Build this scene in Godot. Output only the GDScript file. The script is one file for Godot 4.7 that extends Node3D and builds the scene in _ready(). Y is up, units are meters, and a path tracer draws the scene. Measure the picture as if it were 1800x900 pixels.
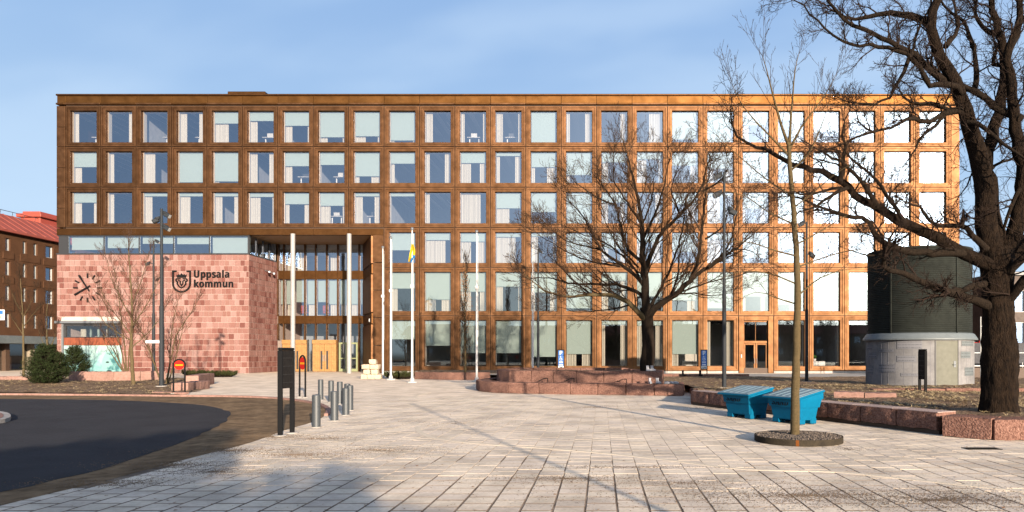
extends Node3D
# A town-hall square on a low winter sun. Camera at the origin, looking along -z; the facade stands at z = -60.

const CX := 1057.0        # principal point and focal length of the photograph, in its pixels
const HY := 622.0
const FL := 1200.0
const EYE := 1.7
const ALBEDO := 0.83       # the tones below were set for a slightly shorter exposure
const FZ := 60.0          # distance of the main facade
var SUN := Vector3(0.4467, 0.2058, 1.0).normalized()

var names := {}
var mats := {}
var texs := {}
var rng := RandomNumberGenerator.new()

# ---------------------------------------------------------------- mesh builder
class MB:
	var v := PackedVector3Array()
	var n := PackedVector3Array()
	var t := PackedVector2Array()
	var ix := PackedInt32Array()

	func tri(a: Vector3, b: Vector3, c: Vector3) -> void:      # counter-clockwise from outside
		var m := (b - a).cross(c - a).normalized()
		var k := v.size()
		v.append(a); v.append(b); v.append(c)
		n.append(m); n.append(m); n.append(m)
		t.append(Vector2.ZERO); t.append(Vector2.ZERO); t.append(Vector2.ZERO)
		ix.append(k); ix.append(k + 2); ix.append(k + 1)

	func quad(a: Vector3, b: Vector3, c: Vector3, d: Vector3, u := Rect2(0, 0, 1, 1)) -> void:
		var m := (c - a).cross(d - b).normalized()
		var k := v.size()
		v.append(a); v.append(b); v.append(c); v.append(d)
		for i in 4: n.append(m)
		t.append(Vector2(u.position.x, u.end.y)); t.append(u.end); t.append(Vector2(u.end.x, u.position.y)); t.append(u.position)
		ix.append(k); ix.append(k + 2); ix.append(k + 1)
		ix.append(k); ix.append(k + 3); ix.append(k + 2)

	func away(p: Array, c: Vector3) -> void:                     # a triangle or quad that faces away from c
		var m: Vector3 = (p[1] - p[0]).cross(p[2] - p[0])
		if m.dot(p[0] + p[1] + p[2] - c * 3.0) < 0: p.reverse()
		if p.size() == 3: tri(p[0], p[1], p[2])
		else: quad(p[0], p[1], p[2], p[3])

	func box(lo: Vector3, hi: Vector3, b := 0.0, x := Transform3D()) -> void:
		var c := (lo + hi) / 2.0
		var h := (hi - lo) / 2.0
		var o := x * c
		b = minf(b, minf(h.x, minf(h.y, h.z)) * 0.9)
		for ax in 3:
			var u := (ax + 1) % 3
			var w := (ax + 2) % 3
			for s in [-1.0, 1.0]:
				var p := []
				for q in [[-1, -1], [1, -1], [1, 1], [-1, 1]]:
					var e := Vector3.ZERO
					e[ax] = s * h[ax]
					e[u] = q[0] * (h[u] - b)
					e[w] = q[1] * (h[w] - b)
					p.append(x * (c + e))
				away(p, o)
				if b <= 0.0: continue
				for s2 in [-1.0, 1.0]:                            # the edge along ax, at signs s and s2
					p = []
					for q in [[-1, 0], [1, 0], [1, 1], [-1, 1]]:
						var e := Vector3.ZERO
						e[ax] = q[0] * (h[ax] - b)
						e[u] = s * (h[u] - (b if q[1] == 1 else 0.0))
						e[w] = s2 * (h[w] - (0.0 if q[1] == 1 else b))
						p.append(x * (c + e))
					away(p, o)
		if b <= 0.0: return
		for k in 8:
			var s := Vector3(1 if k & 1 else -1, 1 if k & 2 else -1, 1 if k & 4 else -1)
			away([x * (c + s * Vector3(h.x, h.y - b, h.z - b)), x * (c + s * Vector3(h.x - b, h.y, h.z - b)), x * (c + s * Vector3(h.x - b, h.y - b, h.z))], o)

	func slab(lo: Vector3, hi: Vector3, b: float) -> void:       # a box without bottom and with only its upper edges bevelled
		var A := [Vector3(lo.x, lo.y, lo.z), Vector3(hi.x, lo.y, lo.z), Vector3(hi.x, lo.y, hi.z), Vector3(lo.x, lo.y, hi.z)]
		var B := []
		var C := []
		for q in A:
			B.append(Vector3(q.x, hi.y - b, q.z))
		var m := (lo + hi) / 2.0
		for q in A:
			C.append(Vector3(q.x - signf(q.x - m.x) * b, hi.y, q.z - signf(q.z - m.z) * b))
		for i in 4:
			var j := (i + 1) % 4
			quad(A[j], A[i], B[i], B[j])
			quad(B[j], B[i], C[i], C[j])
		quad(C[3], C[2], C[1], C[0])

	func tube(p: PackedVector3Array, r: PackedFloat32Array, sides: int, cap := false) -> void:
		var k0 := v.size()
		var last := p.size() - 1
		var d := (p[1] - p[0]).normalized()
		var a := d.cross(Vector3.UP if absf(d.y) < 0.9 else Vector3.RIGHT).normalized()
		for i in p.size():
			if i > 0 and i < last: d = (p[i + 1] - p[i - 1]).normalized()
			elif i == last: d = (p[i] - p[i - 1]).normalized()
			a = (a - d * a.dot(d)).normalized()
			var b := d.cross(a)
			for s in sides:
				var f := TAU * s / sides
				var m := a * cos(f) + b * sin(f)
				v.append(p[i] + m * r[i])
				n.append(m)
				t.append(Vector2.ZERO)
		for i in last:
			for s in sides:
				var q := k0 + i * sides + s
				var w := k0 + i * sides + (s + 1) % sides
				ix.append(q); ix.append(q + sides); ix.append(w)
				ix.append(w); ix.append(q + sides); ix.append(w + sides)
		if cap:
			for e in [0, last]:
				var k := v.size()
				var m := (p[1] - p[0]).normalized() * -1.0 if e == 0 else (p[last] - p[last - 1]).normalized()
				for s in sides:
					v.append(v[k0 + e * sides + s]); n.append(m); t.append(Vector2.ZERO)
				for s in range(1, sides - 1):
					if e == 0: ix.append(k); ix.append(k + s); ix.append(k + s + 1)
					else: ix.append(k); ix.append(k + s + 1); ix.append(k + s)

	func rod(a: Vector3, b: Vector3, r: float, sides := 10, r2 := -1.0) -> void:
		tube(PackedVector3Array([a, b]), PackedFloat32Array([r, r if r2 < 0 else r2]), sides, true)

	func lathe(prof: Array, sides: int, at := Vector3.ZERO, a0 := 0.0, a1 := TAU) -> void:   # [radius, height] upwards, seen from outside; each step keeps its own normals
		for i in prof.size() - 1:
			var p: Vector2 = prof[i]
			var q: Vector2 = prof[i + 1]
			var k := v.size()
			var m2 := Vector2(q.y - p.y, p.x - q.x).normalized()
			for s in sides + 1:
				var f := lerpf(a0, a1, float(s) / sides)
				var e := Vector3(sin(f), 0, cos(f))
				v.append(at + e * p.x + Vector3.UP * p.y); v.append(at + e * q.x + Vector3.UP * q.y)
				var m := (e * m2.x + Vector3.UP * m2.y)
				n.append(m); n.append(m)
				t.append(Vector2.ZERO); t.append(Vector2.ZERO)
			for s in sides:
				var o := k + s * 2
				ix.append(o); ix.append(o + 1); ix.append(o + 2)
				ix.append(o + 2); ix.append(o + 1); ix.append(o + 3)

	func poly(p: PackedVector2Array, y: float) -> void:           # a horizontal sheet; points are (x, z)
		var f := Geometry2D.triangulate_polygon(p)
		for i in range(0, f.size(), 3):
			var a := Vector3(p[f[i]].x, y, p[f[i]].y)
			var b := Vector3(p[f[i + 1]].x, y, p[f[i + 1]].y)
			var c := Vector3(p[f[i + 2]].x, y, p[f[i + 2]].y)
			if (b - a).cross(c - a).y > 0: tri(a, b, c)
			else: tri(a, c, b)

	func extrude(p: PackedVector2Array, z0: float, z1: float, x := Transform3D()) -> void:   # an outline in x, y given depth
		var area := 0.0
		for i in p.size():
			area += p[i].cross(p[(i + 1) % p.size()])
		if area < 0: p.reverse()
		var f := Geometry2D.triangulate_polygon(p)
		for i in range(0, f.size(), 3):
			var a := Vector3(p[f[i]].x, p[f[i]].y, z1)
			var b := Vector3(p[f[i + 1]].x, p[f[i + 1]].y, z1)
			var c := Vector3(p[f[i + 2]].x, p[f[i + 2]].y, z1)
			if (b - a).cross(c - a).z < 0:
				var w := b; b = c; c = w
			tri(x * a, x * b, x * c)
			var dz := Vector3(0, 0, z0 - z1)
			tri(x * (a + dz), x * (c + dz), x * (b + dz))
		for i in p.size():
			var a := p[i]
			var b := p[(i + 1) % p.size()]
			quad(x * Vector3(a.x, a.y, z0), x * Vector3(b.x, b.y, z0), x * Vector3(b.x, b.y, z1), x * Vector3(a.x, a.y, z1))

	func stroke(p: PackedVector2Array, w: float, z0: float, z1: float, round_ := false) -> void:
		for q in Geometry2D.offset_polyline(p, w / 2.0, Geometry2D.JOIN_MITER, Geometry2D.END_ROUND if round_ else Geometry2D.END_BUTT):
			extrude(q, z0, z1)

	func mesh(m: Material = null, into: ArrayMesh = null) -> ArrayMesh:
		var am := into if into else ArrayMesh.new()
		if v.is_empty(): return am
		var a := []
		a.resize(Mesh.ARRAY_MAX)
		a[Mesh.ARRAY_VERTEX] = v
		a[Mesh.ARRAY_NORMAL] = n
		a[Mesh.ARRAY_TEX_UV] = t
		a[Mesh.ARRAY_INDEX] = ix
		am.add_surface_from_arrays(Mesh.PRIMITIVE_TRIANGLES, a)
		if m: am.surface_set_material(am.get_surface_count() - 1, m)
		return am

	func soften(limit := 0.5) -> void:                            # share normals between faces that meet at less than a sharp angle
		var acc := {}
		for i in v.size():
			var k := Vector3i((v[i] * 2000.0).round())
			if not acc.has(k): acc[k] = []
			acc[k].append(i)
		var out := n.duplicate()
		for k in acc:
			for i in acc[k]:
				var s := Vector3.ZERO
				for j in acc[k]:
					if n[i].dot(n[j]) > limit: s += n[j]
				out[i] = s.normalized()
		n = out

# ---------------------------------------------------------------- naming
func numbered(parent: Node, called: String) -> String:
	var k := "%d/%s" % [parent.get_instance_id(), called]
	var c: int = names.get(k, 0)
	names[k] = c + 1
	return called if c == 0 else "%s_%03d" % [called, c]

func thing(called: String, label: String, category: String, at := Vector3.ZERO, turn := 0.0, group := "") -> Node3D:
	var o := Node3D.new()
	o.name = numbered(self, called)
	add_child(o, true)
	o.position = at
	o.rotation.y = turn
	o.set_meta("label", label)
	o.set_meta("category", category)
	if group: o.set_meta("group", group)
	return o

func part(parent: Node3D, called: String, m: Mesh, material: Material = null, at := Vector3.ZERO, b := Basis.IDENTITY) -> MeshInstance3D:
	var o := MeshInstance3D.new()
	o.name = numbered(parent, called)
	o.mesh = m
	if material: o.material_override = material
	o.transform = Transform3D(b, at)
	parent.add_child(o, true)
	return o

func struct(called: String, m: Mesh, material: Material = null, parent: Node3D = self) -> MeshInstance3D:
	var o := part(parent, called, m, material)
	if parent == self: o.set_meta("kind", "structure")
	return o

func stuff(parent: Node3D, called: String, m: Mesh, xs: Array, material: Material) -> MultiMeshInstance3D:
	var mm := MultiMesh.new()
	mm.transform_format = MultiMesh.TRANSFORM_3D
	mm.mesh = m
	mm.instance_count = xs.size()
	for i in xs.size(): mm.set_instance_transform(i, xs[i])
	var o := MultiMeshInstance3D.new()
	o.name = numbered(parent, called)
	o.multimesh = mm
	if material: o.material_override = material
	o.set_meta("kind", "stuff")
	parent.add_child(o, true)
	return o

func copy_of(o: Node3D, at: Vector3, turn: float, label: String) -> Node3D:
	var c: Node3D = o.duplicate()
	c.name = numbered(self, str(o.name).rstrip("0123456789_"))
	add_child(c, true)
	c.position = at
	c.rotation.y = turn
	c.set_meta("label", label)
	return c

# ---------------------------------------------------------------- places
func P(x: float, y: float, z: float) -> Vector3:                  # the point at that distance which the photograph shows at x, y
	return Vector3((x - CX) * z / FL, EYE + (HY - y) * z / FL, -z)

func G(x: float, y: float, h := 0.0) -> Vector3:                  # the point of the ground, at height h, which the photograph shows there
	var z := (EYE - h) * FL / (y - HY)
	return Vector3((x - CX) * z / FL, h, -z)

func fx(x: float) -> float: return (x - CX) / 20.0                # photograph to the facade's own metres
func fy(y: float) -> float: return (HY - y) / 20.0 + EYE

# ---------------------------------------------------------------- materials
func noise_tex(key: String, freq: float, oct: int, ramp: Array, size := 512, kind := FastNoiseLite.TYPE_SIMPLEX_SMOOTH, stretch := Vector2.ONE) -> ImageTexture:
	if texs.has(key): return texs[key]
	var fn := FastNoiseLite.new()
	fn.noise_type = kind
	fn.seed = hash(key) % 10000
	fn.frequency = freq
	fn.fractal_octaves = oct
	fn.fractal_gain = 0.55
	var src := fn.get_seamless_image(int(size * stretch.x), int(size * stretch.y))
	if stretch != Vector2.ONE: src.resize(size, size, Image.INTERPOLATE_CUBIC)
	src.convert(Image.FORMAT_L8)
	var g := Gradient.new()
	g.offsets = PackedFloat32Array()
	var off := PackedFloat32Array()
	var col := PackedColorArray()
	for e in ramp:
		off.append(e[0])
		var c: Color = e[1]
		col.append(c.linear_to_srgb())
	g.offsets = off
	g.colors = col
	var lut := PackedByteArray()
	for i in 256:
		var c := g.sample(i / 255.0)
		lut.append(int(clampf(c.r, 0, 1) * 255)); lut.append(int(clampf(c.g, 0, 1) * 255)); lut.append(int(clampf(c.b, 0, 1) * 255))
	var d := src.get_data()
	var o := PackedByteArray()
	o.resize(d.size() * 3)
	for i in d.size():
		var k := d[i] * 3
		o[i * 3] = lut[k]; o[i * 3 + 1] = lut[k + 1]; o[i * 3 + 2] = lut[k + 2]
	texs[key] = ImageTexture.create_from_image(Image.create_from_data(size, size, false, Image.FORMAT_RGB8, o))
	return texs[key]

func grey(x: float) -> Color: return Color(x, x, x)
func lin(r: float, g: float, b: float) -> Color: return Color(r, g, b)

func plain(key: String, c: Color, rough := 0.6, metal := 0.0) -> StandardMaterial3D:
	if mats.has(key): return mats[key]
	var m := StandardMaterial3D.new()
	m.resource_name = key
	m.albedo_color = (c * ALBEDO).linear_to_srgb() if c != Color(1, 1, 1) else c
	m.roughness = rough
	m.metallic = metal
	if rough >= 0.8 and metal == 0.0: m.metallic_specular = 0.2
	mats[key] = m
	return m

# a surface of two tones in world-sized patches, with relief of bump centimetres and a coarse weathering over it
func surf(key: String, c1: Color, c2: Color, per_metre: float, rough := 0.8, bump := 0.0, weather := 0.0, metal := 0.0, freq := 0.02, oct := 4, stretch := Vector2.ONE) -> StandardMaterial3D:
	if mats.has(key): return mats[key]
	var m := plain(key, grey(1.0), rough, metal)
	c1 *= ALBEDO
	c2 *= ALBEDO
	var mid := c1.lerp(c2, 0.5)
	m.albedo_texture = noise_tex("n_" + key, freq, oct, [[0.12, c1], [0.45, mid], [0.55, mid], [0.88, c2]], 256 if freq > 0.015 else 512, FastNoiseLite.TYPE_SIMPLEX_SMOOTH, stretch)
	m.uv1_triplanar = true
	m.uv1_world_triplanar = true
	m.uv1_scale = Vector3.ONE * per_metre
	if bump != 0.0:
		m.heightmap_enabled = true
		m.heightmap_texture = noise_tex("bump", 0.035, 5, [[0.1, grey(0)], [0.9, grey(1)]], 512)
		m.heightmap_scale = bump
	if weather > 0.0:
		m.detail_enabled = true
		m.detail_blend_mode = BaseMaterial3D.BLEND_MODE_MUL
		m.detail_uv_layer = BaseMaterial3D.DETAIL_UV_2
		m.detail_albedo = noise_tex("weather%.2f" % weather, 0.012, 5, [[0.2, grey(1.0 - weather)], [0.7, grey(1.0)]], 512)
		m.detail_mask = noise_tex("white", 0.01, 1, [[0, grey(1)], [1, grey(1)]], 8)
		m.uv2_triplanar = true
		m.uv2_world_triplanar = true
		m.uv2_scale = Vector3.ONE * 0.11
	return m

func make_glass(key: String, tint: Color, alpha: float) -> StandardMaterial3D:   # a coated pane: a thin mirror film over clear glass
	if mats.has(key): return mats[key]
	var m := plain(key, tint, 0.0, 1.0)
	m.albedo_color = Color(tint.linear_to_srgb(), alpha)
	m.transparency = BaseMaterial3D.TRANSPARENCY_ALPHA
	m.albedo_texture = noise_tex("white", 0.01, 1, [[0, grey(1)], [1, grey(1)]], 8)
	return m

func with_mats() -> void:
	for k in 3:
		var q: float = [1.0, 0.9, 1.1][k]
		surf("brass%d" % k, lin(0.100, 0.0485, 0.0230) * q, lin(0.146, 0.0735, 0.0360) * q, 0.35, 0.55 + 0.015 * k, 0.0, 0.26, 1.0, 0.008, 3)
	mats["brass"] = mats["brass0"]
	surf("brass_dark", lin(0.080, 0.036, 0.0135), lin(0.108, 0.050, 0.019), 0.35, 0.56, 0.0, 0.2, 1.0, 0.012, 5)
	surf("brass_fascia", lin(0.112, 0.050, 0.0150), lin(0.148, 0.069, 0.0225), 0.12, 0.55, 0.0, 0.25, 1.0, 0.012, 5)
	plain("groove", lin(0.05, 0.025, 0.012), 0.7)
	plain("dark_metal", lin(0.03, 0.03, 0.032), 0.45, 0.3)
	plain("lamp_metal", lin(0.018, 0.021, 0.025), 0.7)
	mats["lamp_metal"].metallic_specular = 0.3
	plain("black_paint", lin(0.005, 0.005, 0.0055), 0.8)
	mats["black_paint"].metallic_specular = 0.25
	surf("black_panel", lin(0.010, 0.009, 0.009), lin(0.018, 0.016, 0.015), 1.5, 0.8, 0.1)
	mats["black_panel"].metallic_specular = 0.2
	plain("grey_metal", lin(0.16, 0.17, 0.18), 0.4, 0.5)
	surf("bollard_grey", lin(0.033, 0.038, 0.043), lin(0.045, 0.051, 0.057), 3.0, 0.5, 0.0, 0.15, 0.0)
	plain("white_paint", lin(0.42, 0.41, 0.40), 0.5)
	plain("off_white", lin(0.33, 0.33, 0.32), 0.6)
	surf("column_white", lin(0.215, 0.207, 0.198), lin(0.26, 0.252, 0.243), 1.0, 0.6, 0.0, 0.12)
	surf("concrete", lin(0.30, 0.275, 0.25), lin(0.37, 0.345, 0.32), 0.6, 0.85, 0.3, 0.25)
	surf("render_wall", lin(0.42, 0.40, 0.36), lin(0.48, 0.46, 0.42), 0.5, 0.9)
	plain("blind", lin(0.215, 0.265, 0.245), 0.8)
	mats["blind"].backlight_enabled = true
	mats["blind"].backlight = Color(0.25, 0.27, 0.25)
	surf("curtain", lin(0.29, 0.27, 0.225), lin(0.37, 0.345, 0.295), 2.0, 0.9)
	plain("desk_white", lin(0.5, 0.5, 0.5), 0.5)
	surf("ceiling", lin(0.42, 0.44, 0.47), lin(0.48, 0.50, 0.53), 0.5, 0.9)
	plain("reveal", lin(0.33, 0.31, 0.27), 0.9)
	plain("beam", lin(0.03, 0.035, 0.05), 0.9)
	surf("room_wall", lin(0.19, 0.20, 0.215), lin(0.25, 0.26, 0.275), 0.3, 0.9)
	surf("room_floor", lin(0.075, 0.078, 0.085), lin(0.11, 0.113, 0.12), 0.7, 0.8)
	plain("strip_light", lin(0.75, 0.75, 0.72), 0.5)
	make_glass("glass", lin(0.56, 0.68, 0.86), 0.295)
	make_glass("glass_low", lin(0.50, 0.56, 0.56), 0.295)
	make_glass("glass_dark", lin(0.30, 0.34, 0.36), 0.29)
	surf("oak_wood", lin(0.20, 0.098, 0.025), lin(0.28, 0.145, 0.042), 1.2, 0.65, 0.0, 0.0, 0.0, 0.02, 4, Vector2(0.25, 1.0))
	surf("red_wood", lin(0.125, 0.028, 0.009), lin(0.20, 0.05, 0.017), 1.0, 0.5, 0.0, 0.0, 0.0, 0.02, 4, Vector2(1.0, 0.25))
	surf("soffit_wood", lin(0.20, 0.10, 0.03), lin(0.26, 0.14, 0.045), 1.0, 0.6)
	surf("mortar", lin(0.38, 0.30, 0.265), lin(0.44, 0.35, 0.31), 1.0, 0.95)
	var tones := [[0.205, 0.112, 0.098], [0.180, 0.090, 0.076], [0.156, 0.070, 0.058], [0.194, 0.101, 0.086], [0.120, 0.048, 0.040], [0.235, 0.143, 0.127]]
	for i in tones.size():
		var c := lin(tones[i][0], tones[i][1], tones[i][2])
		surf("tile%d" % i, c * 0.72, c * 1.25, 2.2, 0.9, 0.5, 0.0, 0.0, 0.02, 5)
	surf("granite", lin(0.088, 0.040, 0.030), lin(0.315, 0.178, 0.138), 1.3, 0.9, 2.6, 0.25, 0.0, 0.045, 5)
	surf("granite_top", lin(0.30, 0.215, 0.18), lin(0.40, 0.30, 0.265), 1.2, 0.9, 0.5, 0.15, 0.0, 0.03, 5)
	surf("pink_stone", lin(0.20, 0.12, 0.095), lin(0.31, 0.18, 0.15), 0.8, 0.9, 0.6, 0.2, 0.0, 0.03, 5)
	surf("pale_stone", lin(0.36, 0.29, 0.21), lin(0.43, 0.36, 0.275), 1.5, 0.9, 0.8)
	surf("paver0", lin(0.593, 0.486, 0.372), lin(0.725, 0.609, 0.478), 1.3, 0.95, 0.35, 0.30, 0.0, 0.03, 5)
	surf("paver1", lin(0.563, 0.461, 0.360), lin(0.688, 0.578, 0.463), 1.3, 0.95, 0.35, 0.30, 0.0, 0.03, 5)
	surf("paver2", lin(0.611, 0.501, 0.378), lin(0.747, 0.627, 0.485), 1.3, 0.95, 0.35, 0.30, 0.0, 0.03, 5)
	surf("joint_sand", lin(0.085, 0.062, 0.045), lin(0.26, 0.20, 0.15), 0.35, 0.98, 0.0, 0.2, 0.0, 0.012, 5)
	surf("plaza_dust", lin(0.627, 0.499, 0.370), lin(0.808, 0.659, 0.503), 0.22, 0.95, 0.0, 0.25, 0.0, 0.012, 6)
	surf("joint_dust", lin(0.491, 0.397, 0.297), lin(0.714, 0.582, 0.445), 0.35, 0.98, 0.0, 0.2, 0.0, 0.012, 5)
	surf("strip_stone", lin(0.54, 0.45, 0.34), lin(0.64, 0.54, 0.41), 1.5, 0.95, 0.4)
	surf("asphalt", lin(0.013, 0.0125, 0.0145), lin(0.034, 0.0325, 0.036), 3.2, 0.85, 0.5, 0.30, 0.0, 0.06, 4)
	mats["asphalt"].metallic_specular = 0.3
	surf("road_sand", lin(0.12, 0.074, 0.038), lin(0.26, 0.172, 0.095), 0.5, 0.95, 0.4, 0.35, 0.0, 0.02, 5)
	surf("soil", lin(0.085, 0.052, 0.033), lin(0.30, 0.205, 0.13), 0.6, 0.98, 4.0, 0.3, 0.0, 0.03, 6)
	plain("straw", lin(0.48, 0.36, 0.19), 0.9)
	plain("straw_dark", lin(0.20, 0.13, 0.075), 0.9)
	plain("leaf_litter", lin(0.20, 0.10, 0.05), 0.9)
	surf("bark_oak", lin(0.0035, 0.0025, 0.002), lin(0.030, 0.019, 0.012), 1.6, 1.0, 4.5, 0.0, 0.0, 0.03, 5)
	mats["bark_oak"].uv1_scale = Vector3(2.6, 0.5, 2.6)
	surf("bark_dark", lin(0.005, 0.004, 0.003), lin(0.028, 0.019, 0.013), 2.0, 1.0, 2.0, 0.0, 0.0, 0.03, 5)
	mats["bark_dark"].uv1_scale = Vector3(3.0, 1.2, 3.0)
	plain("twig_dark", lin(0.020, 0.013, 0.010), 1.0)
	surf("bark_young", lin(0.045, 0.035, 0.017), lin(0.095, 0.068, 0.036), 3.0, 0.95, 0.5)
	surf("bark_pale", lin(0.062, 0.047, 0.024), lin(0.105, 0.078, 0.042), 3.0, 0.95, 0.3)
	plain("twig_mid", lin(0.036, 0.022, 0.014), 1.0)
	plain("twig_brown", lin(0.030, 0.020, 0.013), 1.0)
	plain("twig_red", lin(0.060, 0.035, 0.023), 1.0)
	surf("needles", lin(0.007, 0.013, 0.005), lin(0.034, 0.046, 0.015), 2.5, 0.9, 0.0, 0.0, 0.0, 0.03)
	surf("juniper", lin(0.022, 0.030, 0.010), lin(0.062, 0.065, 0.022), 2.0, 0.9)
	plain("dead_leaf", lin(0.22, 0.11, 0.05), 0.9)
	surf("brick", lin(0.055, 0.026, 0.014), lin(0.110, 0.055, 0.030), 2.2, 0.95, 0.8, 0.2, 0.0, 0.08, 3, Vector2(0.4, 1.0))
	surf("red_roof", lin(0.215, 0.055, 0.042), lin(0.265, 0.075, 0.058), 0.3, 0.8, 0.0, 0.2)
	plain("red_paint", lin(0.25, 0.04, 0.022), 0.6)
	surf("tan_wall", lin(0.19, 0.155, 0.115), lin(0.23, 0.195, 0.15), 0.4, 0.9, 0.0, 0.2)
	surf("brown_wall", lin(0.10, 0.08, 0.07), lin(0.125, 0.103, 0.09), 0.4, 0.9, 0.0, 0.2)
	surf("grey_wall", lin(0.05, 0.05, 0.055), lin(0.075, 0.075, 0.08), 0.5, 0.9, 0.0, 0.2)
	surf("drum_steel", lin(0.013, 0.015, 0.013), lin(0.022, 0.025, 0.021), 0.5, 0.8, 0.0, 0.25, 0.0)
	surf("drum_grey", lin(0.165, 0.16, 0.165), lin(0.215, 0.21, 0.21), 0.8, 0.85, 0.0, 0.3)
	plain("drum_panel", lin(0.155, 0.155, 0.168), 0.8)
	surf("drum_ledge", lin(0.085, 0.10, 0.105), lin(0.115, 0.13, 0.135), 0.6, 0.6, 0.0, 0.15, 0.0)
	surf("door_green", lin(0.070, 0.070, 0.050), lin(0.095, 0.094, 0.070), 0.6, 0.7)
	surf("bin_blue", lin(0.0, 0.090, 0.178), lin(0.0, 0.115, 0.222), 1.2, 0.6, 0.0, 0.25)
	mats["bin_blue"].metallic_specular = 0.2
	surf("bin_lid", lin(0.12, 0.20, 0.24), lin(0.22, 0.27, 0.30), 1.8, 0.7, 0.0, 0.3)
	mats["bin_lid"].metallic_specular = 0.2
	surf("rust_ring", lin(0.018, 0.015, 0.012), lin(0.042, 0.033, 0.022), 1.0, 0.85, 0.3)
	plain("rust", lin(0.12, 0.040, 0.010), 0.95)
	surf("gravel_dark", lin(0.025, 0.024, 0.023), lin(0.24, 0.19, 0.155), 1.6, 0.95, 2.0, 0.0, 0.0, 0.09, 3)
	plain("sign_red", lin(0.34, 0.012, 0.008), 0.8)
	plain("sign_yellow", lin(0.45, 0.19, 0.008), 0.8)
	plain("sign_blue", lin(0.012, 0.10, 0.36), 0.45)
	plain("sign_white", lin(0.5, 0.51, 0.53), 0.45)
	plain("flag_yellow", lin(0.45, 0.30, 0.018), 0.8)
	plain("flag_blue", lin(0.02, 0.16, 0.40), 0.8)
	plain("boot_silver", lin(0.28, 0.28, 0.30), 0.6, 0.0)
	plain("red_chair", lin(0.20, 0.035, 0.016), 0.8)
	plain("olive_frame", lin(0.20, 0.215, 0.11), 0.5, 0.3)
	plain("plant_green", lin(0.06, 0.14, 0.03), 0.8)

# ---------------------------------------------------------------- scene
func _ready() -> void:
	rng.seed = 7
	set_camera()
	set_sky()
	with_mats()
	build_ground()
	build_hall()
	build_pavilion()
	build_entrance()
	build_brick_house()
	build_right_side()
	build_beds()
	build_drum()
	build_poles()
	build_signs()
	build_plaza_things()
	build_trees()
	build_behind()

func set_camera() -> void:
	var c := Camera3D.new()
	c.name = "camera"
	add_child(c)
	c.position = Vector3(0, EYE, 0)
	c.keep_aspect = Camera3D.KEEP_HEIGHT
	var near := 0.1
	c.set_frustum(near * 900.0 / FL, Vector2(near * (900.0 - CX) / FL, near * (HY - 450.0) / FL), near, 900.0)
	c.current = true

func set_sky() -> void:
	var e := Environment.new()
	e.background_mode = Environment.BG_SKY
	e.tonemap_mode = Environment.TONE_MAPPER_LINEAR
	e.tonemap_exposure = 3.2
	e.sdfgi_enabled = true
	e.ssao_enabled = true
	e.ssil_enabled = true
	var w := 1024
	var h := 512
	var fn := FastNoiseLite.new()
	fn.seed = 11
	fn.frequency = 1.0
	fn.fractal_octaves = 5
	var data := PackedFloat32Array()
	data.resize(w * h * 3)
	for j in h:
		var el := (0.5 - (j + 0.5) / h) * PI
		var y := sin(el)
		var up := maxf(y, 0.0)
		var base := Vector3(0.255, 0.33, 0.385).lerp(Vector3(0.055, 0.115, 0.255), pow(clampf(up * 1.0, 0, 1), 0.62))
		var haze := exp(-up * 7.0)
		base = base.lerp(Vector3(0.34, 0.38, 0.405), haze * 0.75)
		for i in w:
			var az := (i + 0.5) / w * TAU
			var d := Vector3(sin(az) * cos(el), y, -cos(az) * cos(el))
			var c := base
			var th := rad_to_deg(acos(clampf(d.dot(SUN), -1, 1)))
			if y > 0.0:
				var q := Vector2(d.x, d.z) / (y + 0.16)                # a sheet of thin high cloud
				var k := 0.7 * fn.get_noise_3d(q.x * 0.9 + q.y * 0.5, q.y * 2.6 - q.x * 0.8, 3.0) + 0.7 * fn.get_noise_3d(q.x * 0.35, q.y * 0.6, 9.0)
				var cl := smoothstep(-0.05, 0.75, k + 0.08) * 0.25 * smoothstep(0.0, 0.12, y)
				c = c.lerp(Vector3(0.36, 0.395, 0.425), cl)
			var glow := 8.0 * exp(-th / 5.0) + 2.7 * exp(-th / 11.0) + 0.40 * exp(-th / 26.0)
			c += Vector3(1.16, 1.0, 0.82) * glow * smoothstep(-0.04, 0.02, y)
			if y < 0: c = Vector3(0.13, 0.12, 0.105)
			var o := (j * w + i) * 3
			c *= Vector3(0.69, 0.758, 0.823)
			data[o] = c.x; data[o + 1] = c.y; data[o + 2] = c.z
	var im := Image.create_from_data(w, h, false, Image.FORMAT_RGBF, data.to_byte_array())
	var pm := PanoramaSkyMaterial.new()
	pm.panorama = ImageTexture.create_from_image(im)
	e.sky = Sky.new()
	e.sky.sky_material = pm
	var we := WorldEnvironment.new()
	we.name = "surroundings"
	we.environment = e
	add_child(we)
	var s := DirectionalLight3D.new()
	s.name = "sun"
	s.light_color = Color(1.0, 0.925, 0.83)
	s.light_energy = 1.6
	s.light_angular_distance = 0.5
	s.shadow_enabled = true
	add_child(s)
	s.look_at_from_position(Vector3.ZERO, -SUN)

# ---------------------------------------------------------------- ground
func px_poly(pts: Array, h := 0.0) -> PackedVector2Array:
	var o := PackedVector2Array()
	for p in pts:
		var g := G(p[0], p[1], h)
		o.append(Vector2(g.x, g.z))
	return o

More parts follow.
